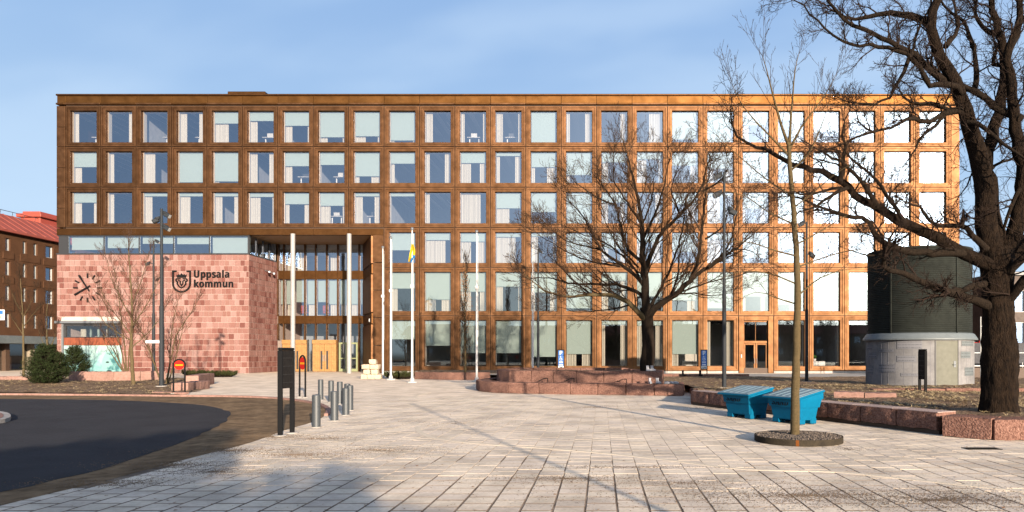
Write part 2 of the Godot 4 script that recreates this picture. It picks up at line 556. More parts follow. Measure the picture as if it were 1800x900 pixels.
func ribbon(mb: MB, pts: Array, w: float, y0: float, y1: float) -> void:    # a band of stones along points (x, z)
	var n := pts.size()
	var L := []
	var R := []
	for i in n:
		var d: Vector2 = (pts[mini(i + 1, n - 1)] - pts[maxi(i - 1, 0)]).normalized()
		var o := Vector2(-d.y, d.x) * w / 2.0
		L.append(pts[i] + o)
		R.append(pts[i] - o)
	for i in n - 1:
		var a := Vector3(L[i].x, y1, L[i].y)
		var b := Vector3(R[i].x, y1, R[i].y)
		var c := Vector3(R[i + 1].x, y1, R[i + 1].y)
		var e := Vector3(L[i + 1].x, y1, L[i + 1].y)
		var dn := Vector3(0, y0 - y1, 0)
		var mid := (a + b + c + e) / 4.0 + dn * 0.5
		mb.away([a, b, c, e], mid)
		mb.away([a, e, e + dn, a + dn], mid)
		mb.away([b, c, c + dn, b + dn], mid)

func smooth2(pts: PackedVector2Array, step: float) -> Array:
	var cv := Curve2D.new()
	for i in pts.size():
		var t := (pts[mini(i + 1, pts.size() - 1)] - pts[maxi(i - 1, 0)]) / 6.0
		cv.add_point(pts[i], -t, t)
	var o := []
	var l := cv.get_baked_length()
	var k := maxi(2, int(l / step))
	for i in k + 1: o.append(cv.sample_baked(l * i / k, true))
	return o

func build_ground() -> void:
	var g := MB.new()
	g.quad(Vector3(-420, -0.05, 120), Vector3(420, -0.05, 120), Vector3(420, -0.05, -700), Vector3(-420, -0.05, -700))
	struct("ground", g.mesh(), mats.soil)
	var q := MB.new()
	q.quad(Vector3(-110, 0, 30), Vector3(90, 0, 30), Vector3(90, 0, -110), Vector3(-110, 0, -110))
	struct("plaza", q.mesh(), mats.plaza_dust)

	# the road that bends round on the left: sandy edge, worn asphalt inside it
	var outer := [[-500, 697], [0, 695], [150, 696], [290, 697.5], [400, 698.5], [470, 701], [520, 705.5], [556, 712], [574, 721], [571, 731], [548, 743], [500, 757], [440, 779], [347, 803], [260, 826], [173, 849], [58, 876], [-60, 905], [-300, 960]]
	var inner := [[-500, 704], [0, 702], [173, 703.5], [289, 708], [345, 712], [385, 718], [404, 727], [392, 745], [347, 767], [289, 790], [202, 819], [87, 848], [0, 868], [-90, 889], [-350, 950]]
	var ob := PackedVector2Array(smooth2(px_poly(outer), 0.5))
	var ib := PackedVector2Array(smooth2(px_poly(inner), 0.5))
	var rs := MB.new()
	rs.poly(ob, 0.010)
	struct("road_shoulder", rs.mesh(), mats.road_sand)
	# ragged inner edge, so that the sand thins out over the asphalt
	var ragged := PackedVector2Array()
	var fn := FastNoiseLite.new()
	fn.frequency = 0.6
	for p in ib: ragged.append(p + Vector2(fn.get_noise_2d(p.x * 3, p.y * 3), fn.get_noise_2d(p.x * 3 + 50, p.y * 3)) * 0.10)
	var rd := MB.new()
	rd.poly(ragged, 0.014)
	struct("road", rd.mesh(), mats.asphalt)
	# kerb stones along the far side and round the bollards
	var kp := smooth2(px_poly([[-500, 696.5], [0, 694.5], [150, 695.5], [290, 697], [400, 698], [470, 700.5], [520, 705], [558, 711.5], [577, 721], [574, 731.5]]), 1.0)
	var kerb := Node3D.new()
	kerb.name = "kerb"
	kerb.set_meta("kind", "structure")
	add_child(kerb)
	for i in kp.size() - 1:
		var m := MB.new()
		var a: Vector2 = kp[i]
		var b: Vector2 = kp[i + 1]
		m.box(Vector3(-(a - b).length() / 2 + 0.006, -0.05, -0.07), Vector3((a - b).length() / 2 - 0.006, 0.075, 0.07), 0.015)
		var d := b - a
		part(kerb, "kerb_stone", m.mesh(), mats.pink_stone, Vector3((a.x + b.x) / 2, 0, (a.y + b.y) / 2), Basis(Vector3.UP, -atan2(d.y, d.x)))
	# the tip of the traffic island at the left edge
	var ip := PackedVector2Array(smooth2(px_poly([[-220, 742], [-100, 727], [-30, 727.5], [8, 731], [19, 737], [12, 743], [-20, 748], [-110, 757], [-260, 770]]), 0.3))
	var im := MB.new()
	var ipoly := PackedVector2Array()
	for p in ip: ipoly.append(Vector2(p.x, -p.y))
	im.extrude(ipoly, 0.0, 0.11, Transform3D(Basis(Vector3.RIGHT, -PI / 2), Vector3.ZERO))
	var isl := thing("traffic_island", "rounded tip of the grey kerbed traffic island in the dark road at the left edge", "traffic island")
	part(isl, "kerb_ring", im.mesh(), mats.concrete)
	var it := MB.new()
	var shrunk := Geometry2D.offset_polygon(ip, -0.14)
	if shrunk.is_empty(): shrunk = Geometry2D.offset_polygon(ip, 0.14)
	it.poly(shrunk[0], 0.116)
	part(isl, "gravel_top", it.mesh(), mats.pink_stone)

	# paving slabs in running bond, square to the facade: bed of joint sand, then the slabs
	var S := 0.35
	var x_mid := 0.0
	var bed := MB.new()
	var road_poly := PackedVector2Array(ob)
	var edge := PackedVector2Array()
	bed.quad(Vector3(-7.0, 0.004, 1.0), Vector3(12.0, 0.004, 1.0), Vector3(12.0, 0.004, -13.2), Vector3(-7.0, 0.004, -13.2))
	var paving := Node3D.new()
	paving.name = "paving"
	paving.set_meta("kind", "structure")
	add_child(paving)
	part(paving, "paving_bed", bed.mesh(), mats.joint_sand)
	bed = MB.new()
	bed.quad(Vector3(-13.2, 0.004, -13.2), Vector3(12.0, 0.004, -13.2), Vector3(12.0, 0.004, -27.2), Vector3(-13.2, 0.004, -27.2))
	part(paving, "paving_bed", bed.mesh(), mats.joint_dust)
	var variants := []
	for k in 6:                                                      # three tones, each with dark and with dusty edges
		var m := MB.new()
		var gx2 := 0.005 if k < 3 else 0.002                            # further off the joints are swept full
		var gz2 := 0.007 if k < 3 else 0.002
		m.slab(Vector3(-S / 2 + gx2, -0.02, -S / 2 + gz2), Vector3(S / 2 - gx2, 0.0, S / 2 - gz2), 0.008 if k < 3 else 0.004)
		var top := MB.new()
		var h2 := S / 2
		var ex := h2 - gx2 - (0.0072 if k < 3 else 0.0035)
		var ez := h2 - gz2 - (0.0076 if k < 3 else 0.0035)
		top.quad(Vector3(-ex, 0.0004, ez), Vector3(ex, 0.0004, ez), Vector3(ex, 0.0004, -ez), Vector3(-ex, 0.0004, -ez))
		for i in m.v.size():
			if m.v[i].y < -0.003 and m.v[i].y > -0.011: m.v[i].y = -0.0018 if k < 3 else -0.0006
		variants.append(top.mesh(mats["paver%d" % (k % 3)], m.mesh(mats.joint_sand if k < 3 else mats.joint_dust)))
	var r2 := RandomNumberGenerator.new()
	r2.seed = 5
	var en := FastNoiseLite.new()
	en.seed = 3
	en.frequency = 0.22
	var edge_of := func(x: float, z: float) -> float: return -10.3 + 3.4 * en.get_noise_2d(x, z * 1.5) + r2.randf_range(-0.9, 0.9)
	var near_cells := []
	var far_cells := [[], [], [], [], [], []]
	for c in range(-46, 52):
		for r in range(-8, 72):
			var x := c * S + x_mid
			var z := -(r * S + (S / 2 if c % 2 else 0.0)) - 3.0
			var p := Vector2(x, z)
			if z < -27.0 or x < -13.0 or x > 11.8: continue
			if Geometry2D.is_point_in_polygon(p, road_poly): continue
			var on := x > -z * (-1060.0 / FL) - 0.3 and x < -z * (745.0 / FL) + 0.3 and z < -7.1
			if on: near_cells.append(Vector3(x, 0, z))
			else: far_cells[r2.randi() % 3 + (0 if z > edge_of.call(x, z) else 3)].append(Transform3D(Basis(), Vector3(x, 0.0068 + r2.randf_range(-0.0008, 0.0008), z)))
	near_cells.sort_custom(func(a, b): return a.z > b.z)
	for i in near_cells.size():
		var p: Vector3 = near_cells[i]
		var deep := clampf((p.z + 13.0) / 5.0, 0.0, 1.0)            # further off the joints are swept full
		var y := 0.0068 + r2.randf_range(-0.0008, 0.0008)
		var b := Basis.from_euler(Vector3(r2.randf_range(-0.003, 0.003), r2.randf_range(-0.010, 0.010), r2.randf_range(-0.003, 0.003)))
		b = b.scaled(Vector3.ONE * r2.randf_range(0.982, 1.0))
		var k := r2.randi() % 3 + (0 if p.z > edge_of.call(p.x, p.z) else 3)
		if i < 300: part(paving, "paving_slab", variants[k], null, Vector3(p.x, y, p.z), b)
		else: far_cells[k].append(Transform3D(b, Vector3(p.x, y, p.z)))
	for k in 6: stuff(paving, "paving_field", variants[k], far_cells[k], null)

	# the long curved bands of pale stone
	var band := MB.new()
	ribbon(band, smooth2(px_poly([[737, 750.5], [734.5, 754], [738, 760], [748, 766], [765, 771], [800, 776], [850, 781], [950, 788], [1060, 797], [1180, 810], [1300, 825], [1450, 829], [1550, 838], [1680, 852], [1900, 875]]), 0.4), 0.13, -0.01, 0.011)
	struct("paving_band", band.mesh(), mats.strip_stone)
	var band2 := MB.new()
	ribbon(band2, smooth2(px_poly([[755, 690], [735, 695], [728, 698.5], [745, 702], [800, 704], [900, 704.5], [1000, 703.5], [1200, 702.5]]), 0.4), 0.13, -0.01, 0.008)
	struct("paving_band", band2.mesh(), mats.strip_stone)
	var gp := px_poly([[1480, 850], [1540, 838], [1900, 874], [1990, 935], [1700, 935], [1560, 890]])
	# drain grate
	var dg := thing("drain_grate", "black slotted drain grate let into the paving before the granite blocks", "drain grate", G(1726, 789.5, 0.0))
	var f := MB.new()
	f.box(Vector3(-0.30, 0.0, -0.13), Vector3(0.30, 0.016, -0.105)); f.box(Vector3(-0.30, 0.0, 0.105), Vector3(0.30, 0.016, 0.13))
	f.box(Vector3(-0.30, 0.0, -0.104), Vector3(-0.275, 0.016, 0.104)); f.box(Vector3(0.275, 0.0, -0.104), Vector3(0.30, 0.016, 0.104))
	part(dg, "frame", f.mesh(), mats.rust_ring)
	for i in 11:
		var sl := MB.new()
		sl.box(Vector3(-0.012, 0.0, -0.104), Vector3(0.012, 0.012, 0.104))
		part(dg, "slat", sl.mesh(), mats.rust_ring, Vector3(-0.25 + i * 0.05, 0.002, 0))
	# brown winter grit swept into drifts on the slabs
	var gm := MB.new()
	gm.lathe([Vector2(0.0, -0.3), Vector2(1.0, 0.0), Vector2(0.0, 0.6)], 4)
	var gx := [[], []]
	for e in [[1420, 872, 3.4, 0.9, 5200], [1650, 880, 2.6, 0.8, 3600], [1000, 842, 1.6, 0.35, 1300], [1100, 822, 2.2, 0.25, 900], [300, 818, 1.3, 0.5, 2600], [400, 793, 1.3, 0.5, 2600], [180, 850, 1.0, 0.4, 2000], [480, 768, 1.3, 0.6, 2400], [520, 800, 2.0, 0.8, 2200], [560, 772, 1.6, 0.9, 1500], [660, 792, 2.2, 0.9, 1700], [1045, 716, 1.1, 0.7, 900], [1240, 718, 1.2, 0.7, 900], [1490, 790, 0.5, 0.4, 300], [380, 830, 1.6, 0.7, 1500], [800, 745, 2.8, 2.0, 900], [1200, 850, 3.0, 0.7, 1500]]:
		var c0 := G(e[0], e[1])
		for i in e[4]:
			var turn := r2.randf() * TAU
			var reach := absf(r2.randfn(0.0, 0.55))
			var spot := Vector3(c0.x + cos(turn) * reach * e[2], 0.0085, c0.z + sin(turn) * reach * e[3])
			if Geometry2D.is_point_in_polygon(Vector2(spot.x, spot.z), ob): spot.y = 0.016
			gx[i % 2].append(Transform3D(Basis(Vector3.UP, turn * 7.0).scaled(Vector3.ONE * r2.randf_range(0.003, 0.010)), spot))
	for k in 2:
		var gr := stuff(self, "grit", gm.mesh(), gx[k], mats.road_sand if k == 0 else mats.joint_sand)
		gr.set_meta("label", ["brown grit swept into drifts over the paving slabs", "darker stone grit mixed into the drifts on the paving"][k])
		gr.set_meta("category", "grit")
	# blown leaves and grit on the plaza
	var lm := MB.new()
	lm.quad(Vector3(-0.02, 0, 0.012), Vector3(0.02, 0.004, 0.012), Vector3(0.018, 0.0, -0.012), Vector3(-0.016, 0.006, -0.014))
	var xs := []
	for i in 900:
		var z := -7.0 - 26.0 * pow(r2.randf(), 1.5)
		var x := r2.randf_range(-0.8, 0.62) * -z
		if Geometry2D.is_point_in_polygon(Vector2(x, z), road_poly): continue
		xs.append(Transform3D(Basis.from_euler(Vector3(r2.randf_range(-0.3, 0.3), r2.randf() * TAU, 0)).scaled(Vector3.ONE * r2.randf_range(0.3, 1.0)), Vector3(x, 0.012, z)))
	var lv := stuff(self, "leaf_litter", lm.mesh(), xs, mats.leaf_litter)
	lv.set_meta("label", "scattered brown leaves and grit lying on the pale paving")
	lv.set_meta("category", "leaf litter")

# ---------------------------------------------------------------- the brass-clad town hall; its own axes are the facade's, z outwards
const ROWS := [186.0, 257.6, 329.0, 400.0, 470.0, 555.0, 652.0]     # storey joints and bay joints, in the photograph's pixels
const BAY0 := 114.35
const BAY := 62.3

func ring(mb: MB, w: float, h: float, prof: Array) -> void:           # a mitred frame: [inset, z] steps from the outside in
	var cs := []
	for p in prof:
		var x: float = w / 2 - p[0]
		var y: float = h / 2 - p[0]
		cs.append([Vector3(-x, -y, p[1]), Vector3(x, -y, p[1]), Vector3(x, y, p[1]), Vector3(-x, y, p[1])])
	for k in cs.size() - 1:
		for s in 4:
			mb.quad(cs[k][s], cs[k][(s + 1) % 4], cs[k + 1][(s + 1) % 4], cs[k + 1][s])

func cloth(w: float, h: float, folds: int, amp: float, seed_: int) -> ArrayMesh:
	var mb := MB.new()
	var r := RandomNumberGenerator.new()
	r.seed = seed_
	var n := folds * 6
	var zs := []
	for i in n + 1: zs.append(amp * sin(TAU * i / 6.0 + 0.7 * sin(i * 0.37 + seed_)) + r.randf_range(-0.15, 0.15) * amp)
	for i in n:
		var x0 := -w / 2 + w * i / n
		var x1 := -w / 2 + w * (i + 1) / n
		mb.quad(Vector3(x0, 0, zs[i]), Vector3(x1, 0, zs[i + 1]), Vector3(x1, h, zs[i + 1] * 0.7), Vector3(x0, h, zs[i] * 0.7))
	mb.soften(0.2)
	return mb.mesh()

func build_hall() -> void:
	var hall := thing("town_hall", "long six-storey office hall clad in brass coloured metal with a grid of square windows", "building", Vector3(0, 0, -FZ))
	var depth := 18.0
	var xl := fx(99)
	var xr := fx(1687)
	var top := fy(165)
	# window frames, one mesh for each storey height
	var pw := BAY / 20.0
	var frames := {}
	for r in 6:
		var h: float = (ROWS[r + 1] - ROWS[r]) / 20.0
		if frames.has(h): continue
		var mb := MB.new()
		ring(mb, pw, h, [[0.024, -0.10], [0.024, -0.010], [0.032, 0.0], [0.165, 0.0], [0.168, -0.006], [0.168, -0.065], [0.200, -0.066], [0.203, -0.030], [0.285, -0.032], [0.289, -0.048], [0.385, -0.054], [0.392, -0.062], [0.394, -0.27], [0.43, -0.27], [0.43, -0.30]])
		frames[h] = mb.mesh()
	var blinds := [
		[0, 0, 0, 0, .35, .27, .42, .78, .75, .88, 0, 0, 0, 1, 0, 0, 0, .85, 1, .4, .25, .6, .35, .2, .5],
		[.45, 0, 0, .93, .9, 0, .42, .38, .74, .34, 0, .32, .1, .45, .7, .3, .2, .4, .5, .9, .3, .6, 1, .8, 1],
		[.3, 0, .1, .1, .1, .12, .35, .4, .1, .1, 0, 0, .48, .6, 1, .3, 0, .35, .1, .5, 1, .4, .6, 1, .8],
		[0, 0, 0, 0, 0, 0, 0, 0, 0, .55, .22, .27, .12, .1, 1, .5, .3, .6, .2, .8, .5, .3, .9, .5, .7],
		[0, 0, 0, 0, 0, 0, 0, 0, 0, .4, .68, .48, .35, .5, .9, .2, .6, .7, .9, .6, .8, .7, .4, .6, .5],
		[0, 0, 0, 0, 0, 0, 0, 0, 0, .4, .54, .7, .7, .78, .72, .08, .1, .72, .0, 0, 0, 0, 0, 0, 0]]
	# left and right curtain, as a share of the width
	var drapes := [
		["11", ".22", ".12", "22", "4.", "2.", "21", "21", "31", "11", "2.", "11", "21", "..", "12", ".2", ".4", "..", "..", "21", ".3", "2.", ".2", "12", "21"],
		["2.", "1.", "3.", "..", "1.", "22", "2.", "..", "13", "1.", "12", "32", "12", "13", "1.", "2.", "31", ".2", "22", "..", ".3", "2.", "..", "11", ".."],
		["22", "1.", "2.", "3.", "22", "31", "12", "31", "22", "..", "1.", "6.", "4.", "..", "..", "22", "12", ".3", "4.", "12", "..", "31", "12", "..", "1."],
		["", "", "", "", "", "", "", "", "", "..", "6.", "33", "6.", "21", "..", "22", "13", "..", "41", "..", "22", "12", "..", "31", "11"],
		["", "", "", "", "", "", "", "", "", "2.", "33", "32", "21", "12", "..", "22", "..", ".3", "..", "12", ".4", "..", "31", "3.", "22"],
		["", "", "", "", "", "", "", "", "", "..", "..", "..", "..", "..", "33", "12", "22", "2.", "12", "..", "..", "..", "..", "2.", "11"]]
	var gw := pw - 0.86
	var cloths := {}
	var rg := RandomNumberGenerator.new()
	rg.seed = 21
	for r in 6:
		var h: float = (ROWS[r + 1] - ROWS[r]) / 20.0
		var gh := h - 0.86
		var pane := MB.new()
		pane.quad(Vector3(-gw / 2, -gh / 2, 0), Vector3(gw / 2, -gh / 2, 0), Vector3(gw / 2, gh / 2, 0), Vector3(-gw / 2, gh / 2, 0))
		var pm := pane.mesh()
		var lining := MB.new()
		ring(lining, pw, h, [[0.431, -0.301], [0.431, -0.44], [0.44, -0.80]])
		var lm2 := lining.mesh()
		for c in 25:
			if r >= 3 and c < 9: continue
			if r == 5 and c == 19: continue
			var at := Vector3(fx(BAY0 + BAY * (c + 0.5)), (fy(ROWS[r]) + fy(ROWS[r + 1])) / 2, 0)
			var win := part(hall, "window", frames[h], mats["brass%d" % (rg.randi() % 3)], at)
			part(win, "pane", pm, mats.glass if r < 4 else mats.glass_low, Vector3(0, 0, -0.285), Basis.from_euler(Vector3(rg.randf_range(-1, 1) * 0.0012, rg.randf_range(-1, 1) * 0.0012, 0)))
			part(win, "reveal", lm2, mats.reveal, Vector3.ZERO)
			var b: float = blinds[r][c]
			if b > 0.0:
				var bm := MB.new()
				bm.box(Vector3(-gw / 2 + 0.04, -b * (gh + 0.1), -0.008), Vector3(gw / 2 - 0.04, 0, 0.008))
				bm.box(Vector3(-gw / 2 + 0.04, -b * (gh + 0.1) - 0.035, -0.016), Vector3(gw / 2 - 0.04, -b * (gh + 0.1), 0.016), 0.006)
				part(win, "blind", bm.mesh(), mats.blind, Vector3(0, gh / 2 + 0.04, -0.46))
			var dr: String = drapes[r][c]
			for s in 2:
				var ch := dr[s] if dr.length() > s else "."
				if not ch.is_valid_int(): continue
				var sh := int(ch) * 0.125
				var key := "%d_%.2f_%d" % [r, sh, c % 3]
				if not cloths.has(key): cloths[key] = cloth(gw * sh, gh + 0.2, maxi(2, int(sh * 16)), 0.05, c % 3)
				part(win, "curtain", cloths[key], mats.curtain, Vector3((-1 if s == 0 else 1) * (gw / 2 - gw * sh / 2 - 0.03), -gh / 2 - 0.1, -0.62))
	# carrier grid behind the joints
	for c in 26:
		var y1 := fy(ROWS[3] if c < 9 else ROWS[6])
		var m := MB.new()
		m.box(Vector3(-0.25, y1, -0.34), Vector3(0.25, fy(ROWS[0]), -0.102))
		part(hall, "upright_rail", m.mesh(), mats.groove, Vector3(fx(BAY0 + BAY * c), 0, 0))
	for r in 7:
		var m := MB.new()
		var x0 := fx(BAY0) if r <= 3 else fx(BAY0 + BAY * 9)
		m.box(Vector3(x0, -0.25, -0.338), Vector3(fx(BAY0 + BAY * 25), 0.25, -0.106))
		part(hall, "cross_rail", m.mesh(), mats.groove, Vector3(0, fy(ROWS[r]), 0))
	# corner panels, left and right
	for side in 2:
		var x0 := xl if side == 0 else fx(BAY0 + BAY * 25)
		var x1 := fx(BAY0) if side == 0 else xr
		for r in 6:
			if side == 0 and r > 2: continue
			for k in 2:
				var ya := lerpf(fy(ROWS[r]), fy(ROWS[r + 1]), k * 0.52)
				var yb := lerpf(fy(ROWS[r]), fy(ROWS[r + 1]), 0.52 if k == 0 else 1.0)
				var m := MB.new()
				m.box(Vector3(x0 + 0.02, yb + 0.012, -0.20), Vector3(x1 - 0.02, ya - 0.012, -0.004 + 0.004 * k), 0.01)
				part(hall, "corner_panel", m.mesh(), mats.brass)
	# flat piers beside the entrance recess
	for k in 5:
		var m := MB.new()
		m.box(Vector3(fx(655.5), lerpf(fy(413), 0.0, k / 5.0) - 2.4 + 0.008, -0.2), Vector3(fx(674.3), lerpf(fy(413), 0.0, k / 5.0) - 0.008, 0.0), 0.01)
		part(hall, "pier_panel", m.mesh(), mats.brass)
	# fascia over the windows: coping, panels, ledge
	for i in range(-1, 26):
		var a := fx(BAY0 + BAY * i) if i >= 0 else xl
		var b := fx(BAY0 + BAY * (i + 1)) if i < 25 else xr
		var m := MB.new()
		m.box(Vector3(a + 0.012, fy(181), -0.3), Vector3(b - 0.012, fy(168.3), -0.07), 0.008)
		part(hall, "fascia_panel", m.mesh(), mats.brass_fascia)
		var lg := MB.new()
		lg.box(Vector3(a + 0.008, fy(184.2), -0.3), Vector3(b - 0.008, fy(181.2), 0.10), 0.02)
		part(hall, "ledge", lg.mesh(), mats.brass_dark if i % 2 else mats.brass)
	var cop := MB.new()
	cop.box(Vector3(xl - 0.05, fy(168), -0.5), Vector3(xr + 0.05, top, 0.04), 0.03)
	part(hall, "coping", cop.mesh(), mats.brass_dark)
	var back := MB.new()
	back.box(Vector3(xl + 0.02, fy(186.5), -0.6), Vector3(xr - 0.02, fy(168), -0.31))
	part(hall, "parapet", back.mesh(), mats.groove)
	# lower fascia of the part that overhangs
	for i in 9:
		var a := xl if i == 0 else fx(BAY0 + BAY * i)
		var b := fx(BAY0 + BAY * (i + 1)) if i < 8 else fx(674.3)
		var m := MB.new()
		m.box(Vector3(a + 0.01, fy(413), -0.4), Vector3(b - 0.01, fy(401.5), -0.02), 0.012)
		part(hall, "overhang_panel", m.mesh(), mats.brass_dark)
	# body: roof, side and rear walls, storey slabs, room walls
	var roof := MB.new()
	roof.box(Vector3(xl + 0.03, fy(172), -depth), Vector3(xr - 0.03, fy(170), -0.61))
	part(hall, "roof", roof.mesh(), mats.brass_dark)
	for s in 2:
		var m := MB.new()
		var x := xl + 0.02 if s == 0 else xr - 0.32
		m.box(Vector3(x, fy(400) if s == 0 else 0.0, -depth), Vector3(x + 0.3, fy(173), -0.35))
		part(hall, "side_wall", m.mesh(), mats.brass)
	var rear := MB.new()
	rear.box(Vector3(xl + 0.02, 0, -depth - 0.3), Vector3(xr - 0.02, fy(172), -depth))
	part(hall, "rear_wall", rear.mesh(), mats.brass_dark)
	var rx := RandomNumberGenerator.new()
	rx.seed = 4
	for r in 7:
		var x0 := xl + 0.33 if r <= 3 else fx(656)
		var m := MB.new()
		m.box(Vector3(x0, fy(ROWS[r]) - 0.28, -depth + 0.01), Vector3(xr - 0.33, fy(ROWS[r]) + 0.26, -0.36))
		part(hall, "storey_slab", m.mesh(), mats.ceiling if r < 6 else mats.room_floor)
		if r == 6: continue
		if r == 3: x0 = fx(656)
		var fl := MB.new()
		fl.quad(Vector3(x0, fy(ROWS[r + 1]) + 0.27, -0.7), Vector3(xr - 0.33, fy(ROWS[r + 1]) + 0.27, -0.7), Vector3(xr - 0.33, fy(ROWS[r + 1]) + 0.27, -depth), Vector3(x0, fy(ROWS[r + 1]) + 0.27, -depth))
		part(hall, "room_floor", fl.mesh(), mats.room_floor)
		var bw := MB.new()
		var zb := -7.5 if r < 5 else -9.5
		bw.box(Vector3(x0, fy(ROWS[r + 1]) + 0.28, zb - 0.2), Vector3(xr - 0.33, fy(ROWS[r]) - 0.29, zb))
		part(hall, "corridor_wall", bw.mesh(), mats.room_wall if r < 5 else mats.render_wall)
		var c := 0
		while c < 25:
			c += rx.randi_range(1, 4)
			if c >= 25 or (r >= 3 and c < 10): continue
			var pt := MB.new()
			pt.box(Vector3(-0.06, fy(ROWS[r + 1]) + 0.28, zb + 0.01), Vector3(0.06, fy(ROWS[r]) - 0.29, -0.37))
			part(hall, "partition_wall", pt.mesh(), mats.room_wall, Vector3(fx(BAY0 + BAY * c), 0, 0))
		for k in range(0 if r < 3 else 9, 25):                        # pendant light rails and ceiling beams
			var lm := MB.new()
			for b3 in 3: lm.box(Vector3(-0.2 + b3 * 1.03, -0.12, -7.4), Vector3(0.3 + b3 * 1.03, 0, -1.0))
			part(hall, "ceiling_beam", lm.mesh(), mats.beam, Vector3(fx(BAY0 + BAY * (k + 0.2)), fy(ROWS[r]) - 0.285, 0))
			lm = MB.new()
			lm.box(Vector3(-0.04, -0.05, -4.4), Vector3(0.04, 0, -2.6))
			part(hall, "light_rail", lm.mesh(), mats.strip_light, Vector3(fx(BAY0 + BAY * (k + 0.6)), fy(ROWS[r]) - 0.55, 0))
	# concrete plinth
	for i in range(9, 25):
		if i == 19: continue
		var m := MB.new()
		m.box(Vector3(fx(BAY0 + BAY * i) + 0.006, -0.05, -0.3), Vector3(fx(BAY0 + BAY * (i + 1)) - 0.006, fy(652.4), -0.03), 0.01)
		part(hall, "plinth_stone", m.mesh(), mats.concrete)
	# plant room on the roof
	var pl := MB.new()
	pl.box(Vector3((400 - CX) * 66.0 / FL, 24.0, -9), Vector3((466 - CX) * 66.0 / FL, EYE + (HY - 160.5) * 66.0 / FL, -6), 0.03)
	part(hall, "plant_room", pl.mesh(), mats.brass_dark)
	# the small door in the twentieth bay
	var dw := MB.new()
	var h5 := fy(555) - 0.0
	var cx := fx(BAY0 + BAY * 19.5)
	var dn := MB.new()
	for e in [[-pw / 2 + 0.03, -1.06], [1.06, pw / 2 - 0.03]]:
		dn.box(Vector3(cx + e[0], 0.0, -0.3), Vector3(cx + e[1], fy(555) - 0.03, 0.0), 0.02)
	dn.box(Vector3(cx - 1.06, fy(563.5), -0.3), Vector3(cx + 1.06, fy(555) - 0.03, -0.002), 0.02)
	var door := part(hall, "door_frame", dn.mesh(), mats.brass)
	var tr := MB.new()
	tr.box(Vector3(cx - 1.06, fy(603), -0.36), Vector3(cx + 1.06, fy(599), -0.2), 0.01)
	tr.box(Vector3(cx - 1.06, fy(566), -0.36), Vector3(cx + 1.06, fy(563.6), -0.2), 0.01)
	tr.box(Vector3(cx - 1.06, fy(599), -0.359), Vector3(cx - 0.99, fy(566), -0.2), 0.01)
	tr.box(Vector3(cx + 0.99, fy(599), -0.359), Vector3(cx + 1.06, fy(566), -0.2), 0.01)
	tr.box(Vector3(cx - 0.015, fy(599), -0.358), Vector3(cx + 0.015, fy(566), -0.26))
	part(door, "transom", tr.mesh(), mats.brass)
	var tp := MB.new()
	tp.quad(Vector3(cx - 0.99, fy(599), -0.3), Vector3(cx + 0.99, fy(599), -0.3), Vector3(cx + 0.99, fy(566), -0.3), Vector3(cx - 0.99, fy(566), -0.3))
	part(door, "pane", tp.mesh(), mats.glass_dark)
	for s in [-1, 1]:
		var lf := MB.new()
		var a := -1.05 if s < 0 else 0.012
		var b := -0.012 if s < 0 else 1.05
		var y0 := 0.03
		var y1 := fy(603.2)
		lf.box(Vector3(cx + a, y0, -0.33), Vector3(cx + a + 0.15, y1, -0.24), 0.01)
		lf.box(Vector3(cx + b - 0.15, y0, -0.33), Vector3(cx + b, y1, -0.24), 0.01)
		lf.box(Vector3(cx + a + 0.15, y0, -0.328), Vector3(cx + b - 0.15, y0 + 0.25, -0.242), 0.01)
		lf.box(Vector3(cx + a + 0.15, y1 - 0.15, -0.328), Vector3(cx + b - 0.15, y1, -0.242), 0.01)
		part(door, "door_leaf", lf.mesh(), mats.brass)
		var gp := MB.new()
		gp.quad(Vector3(cx + a + 0.15, y0 + 0.25, -0.285), Vector3(cx + b - 0.15, y0 + 0.25, -0.285), Vector3(cx + b - 0.15, y1 - 0.15, -0.285), Vector3(cx + a + 0.15, y1 - 0.15, -0.285))
		part(door, "pane", gp.mesh(), mats.glass_dark)
		var hd := MB.new()
		hd.rod(Vector3(cx + s * 0.11, 0.85, -0.19), Vector3(cx + s * 0.11, 1.3, -0.19), 0.018)
		part(door, "handle", hd.mesh(), mats.grey_metal)
	var kp := MB.new()
	kp.box(Vector3(cx - 1.35, 1.35, 0.0), Vector3(cx - 1.25, 1.65, 0.05), 0.01)
	part(door, "door_call_panel", kp.mesh(), mats.off_white)
	# white desks, red chairs and a plant seen through the glass
	for d in [[1, 0, 0.2, "first"], [3, 0, 0.4, "fourth"], [4, 0, 0.2, "fifth"], [6, 0, 0.0, "seventh"], [8, 0, 0.1, "ninth"], [12, 0, -0.2, "thirteenth"], [13, 0, 0.1, "fourteenth"]]:
		white_desk(d[0] - 1, d[1], d[2], "white office desk behind the %s top-floor window from the left" % d[3])
	for d in [[7, 1, 0.1, "seventh"], [8, 1, 0.2, "eighth"]]:
		white_desk(d[0] - 1, d[1], d[2], "white office desk behind the %s window from the left, second row from the roof" % d[3])
	for d in [[8, 2, -0.2, "eighth"], [9, 2, 0.1, "ninth"]]:
		white_desk(d[0] - 1, d[1], d[2], "white office desk behind the %s window from the left, third row from the roof" % d[3])
	var pt := thing("potted_plant", "small green potted plant behind the ground-floor window right of the brass door", "potted plant", Vector3(fx(1437), 1.05, -FZ - 1.0))
	var pot := MB.new()
	pot.lathe([Vector2(0.0, 0.0), Vector2(0.17, 0.0), Vector2(0.2, 0.22), Vector2(0.0, 0.22)], 14)
	part(pt, "pot", pot.mesh(), mats.white_paint)
	var lv := MB.new()
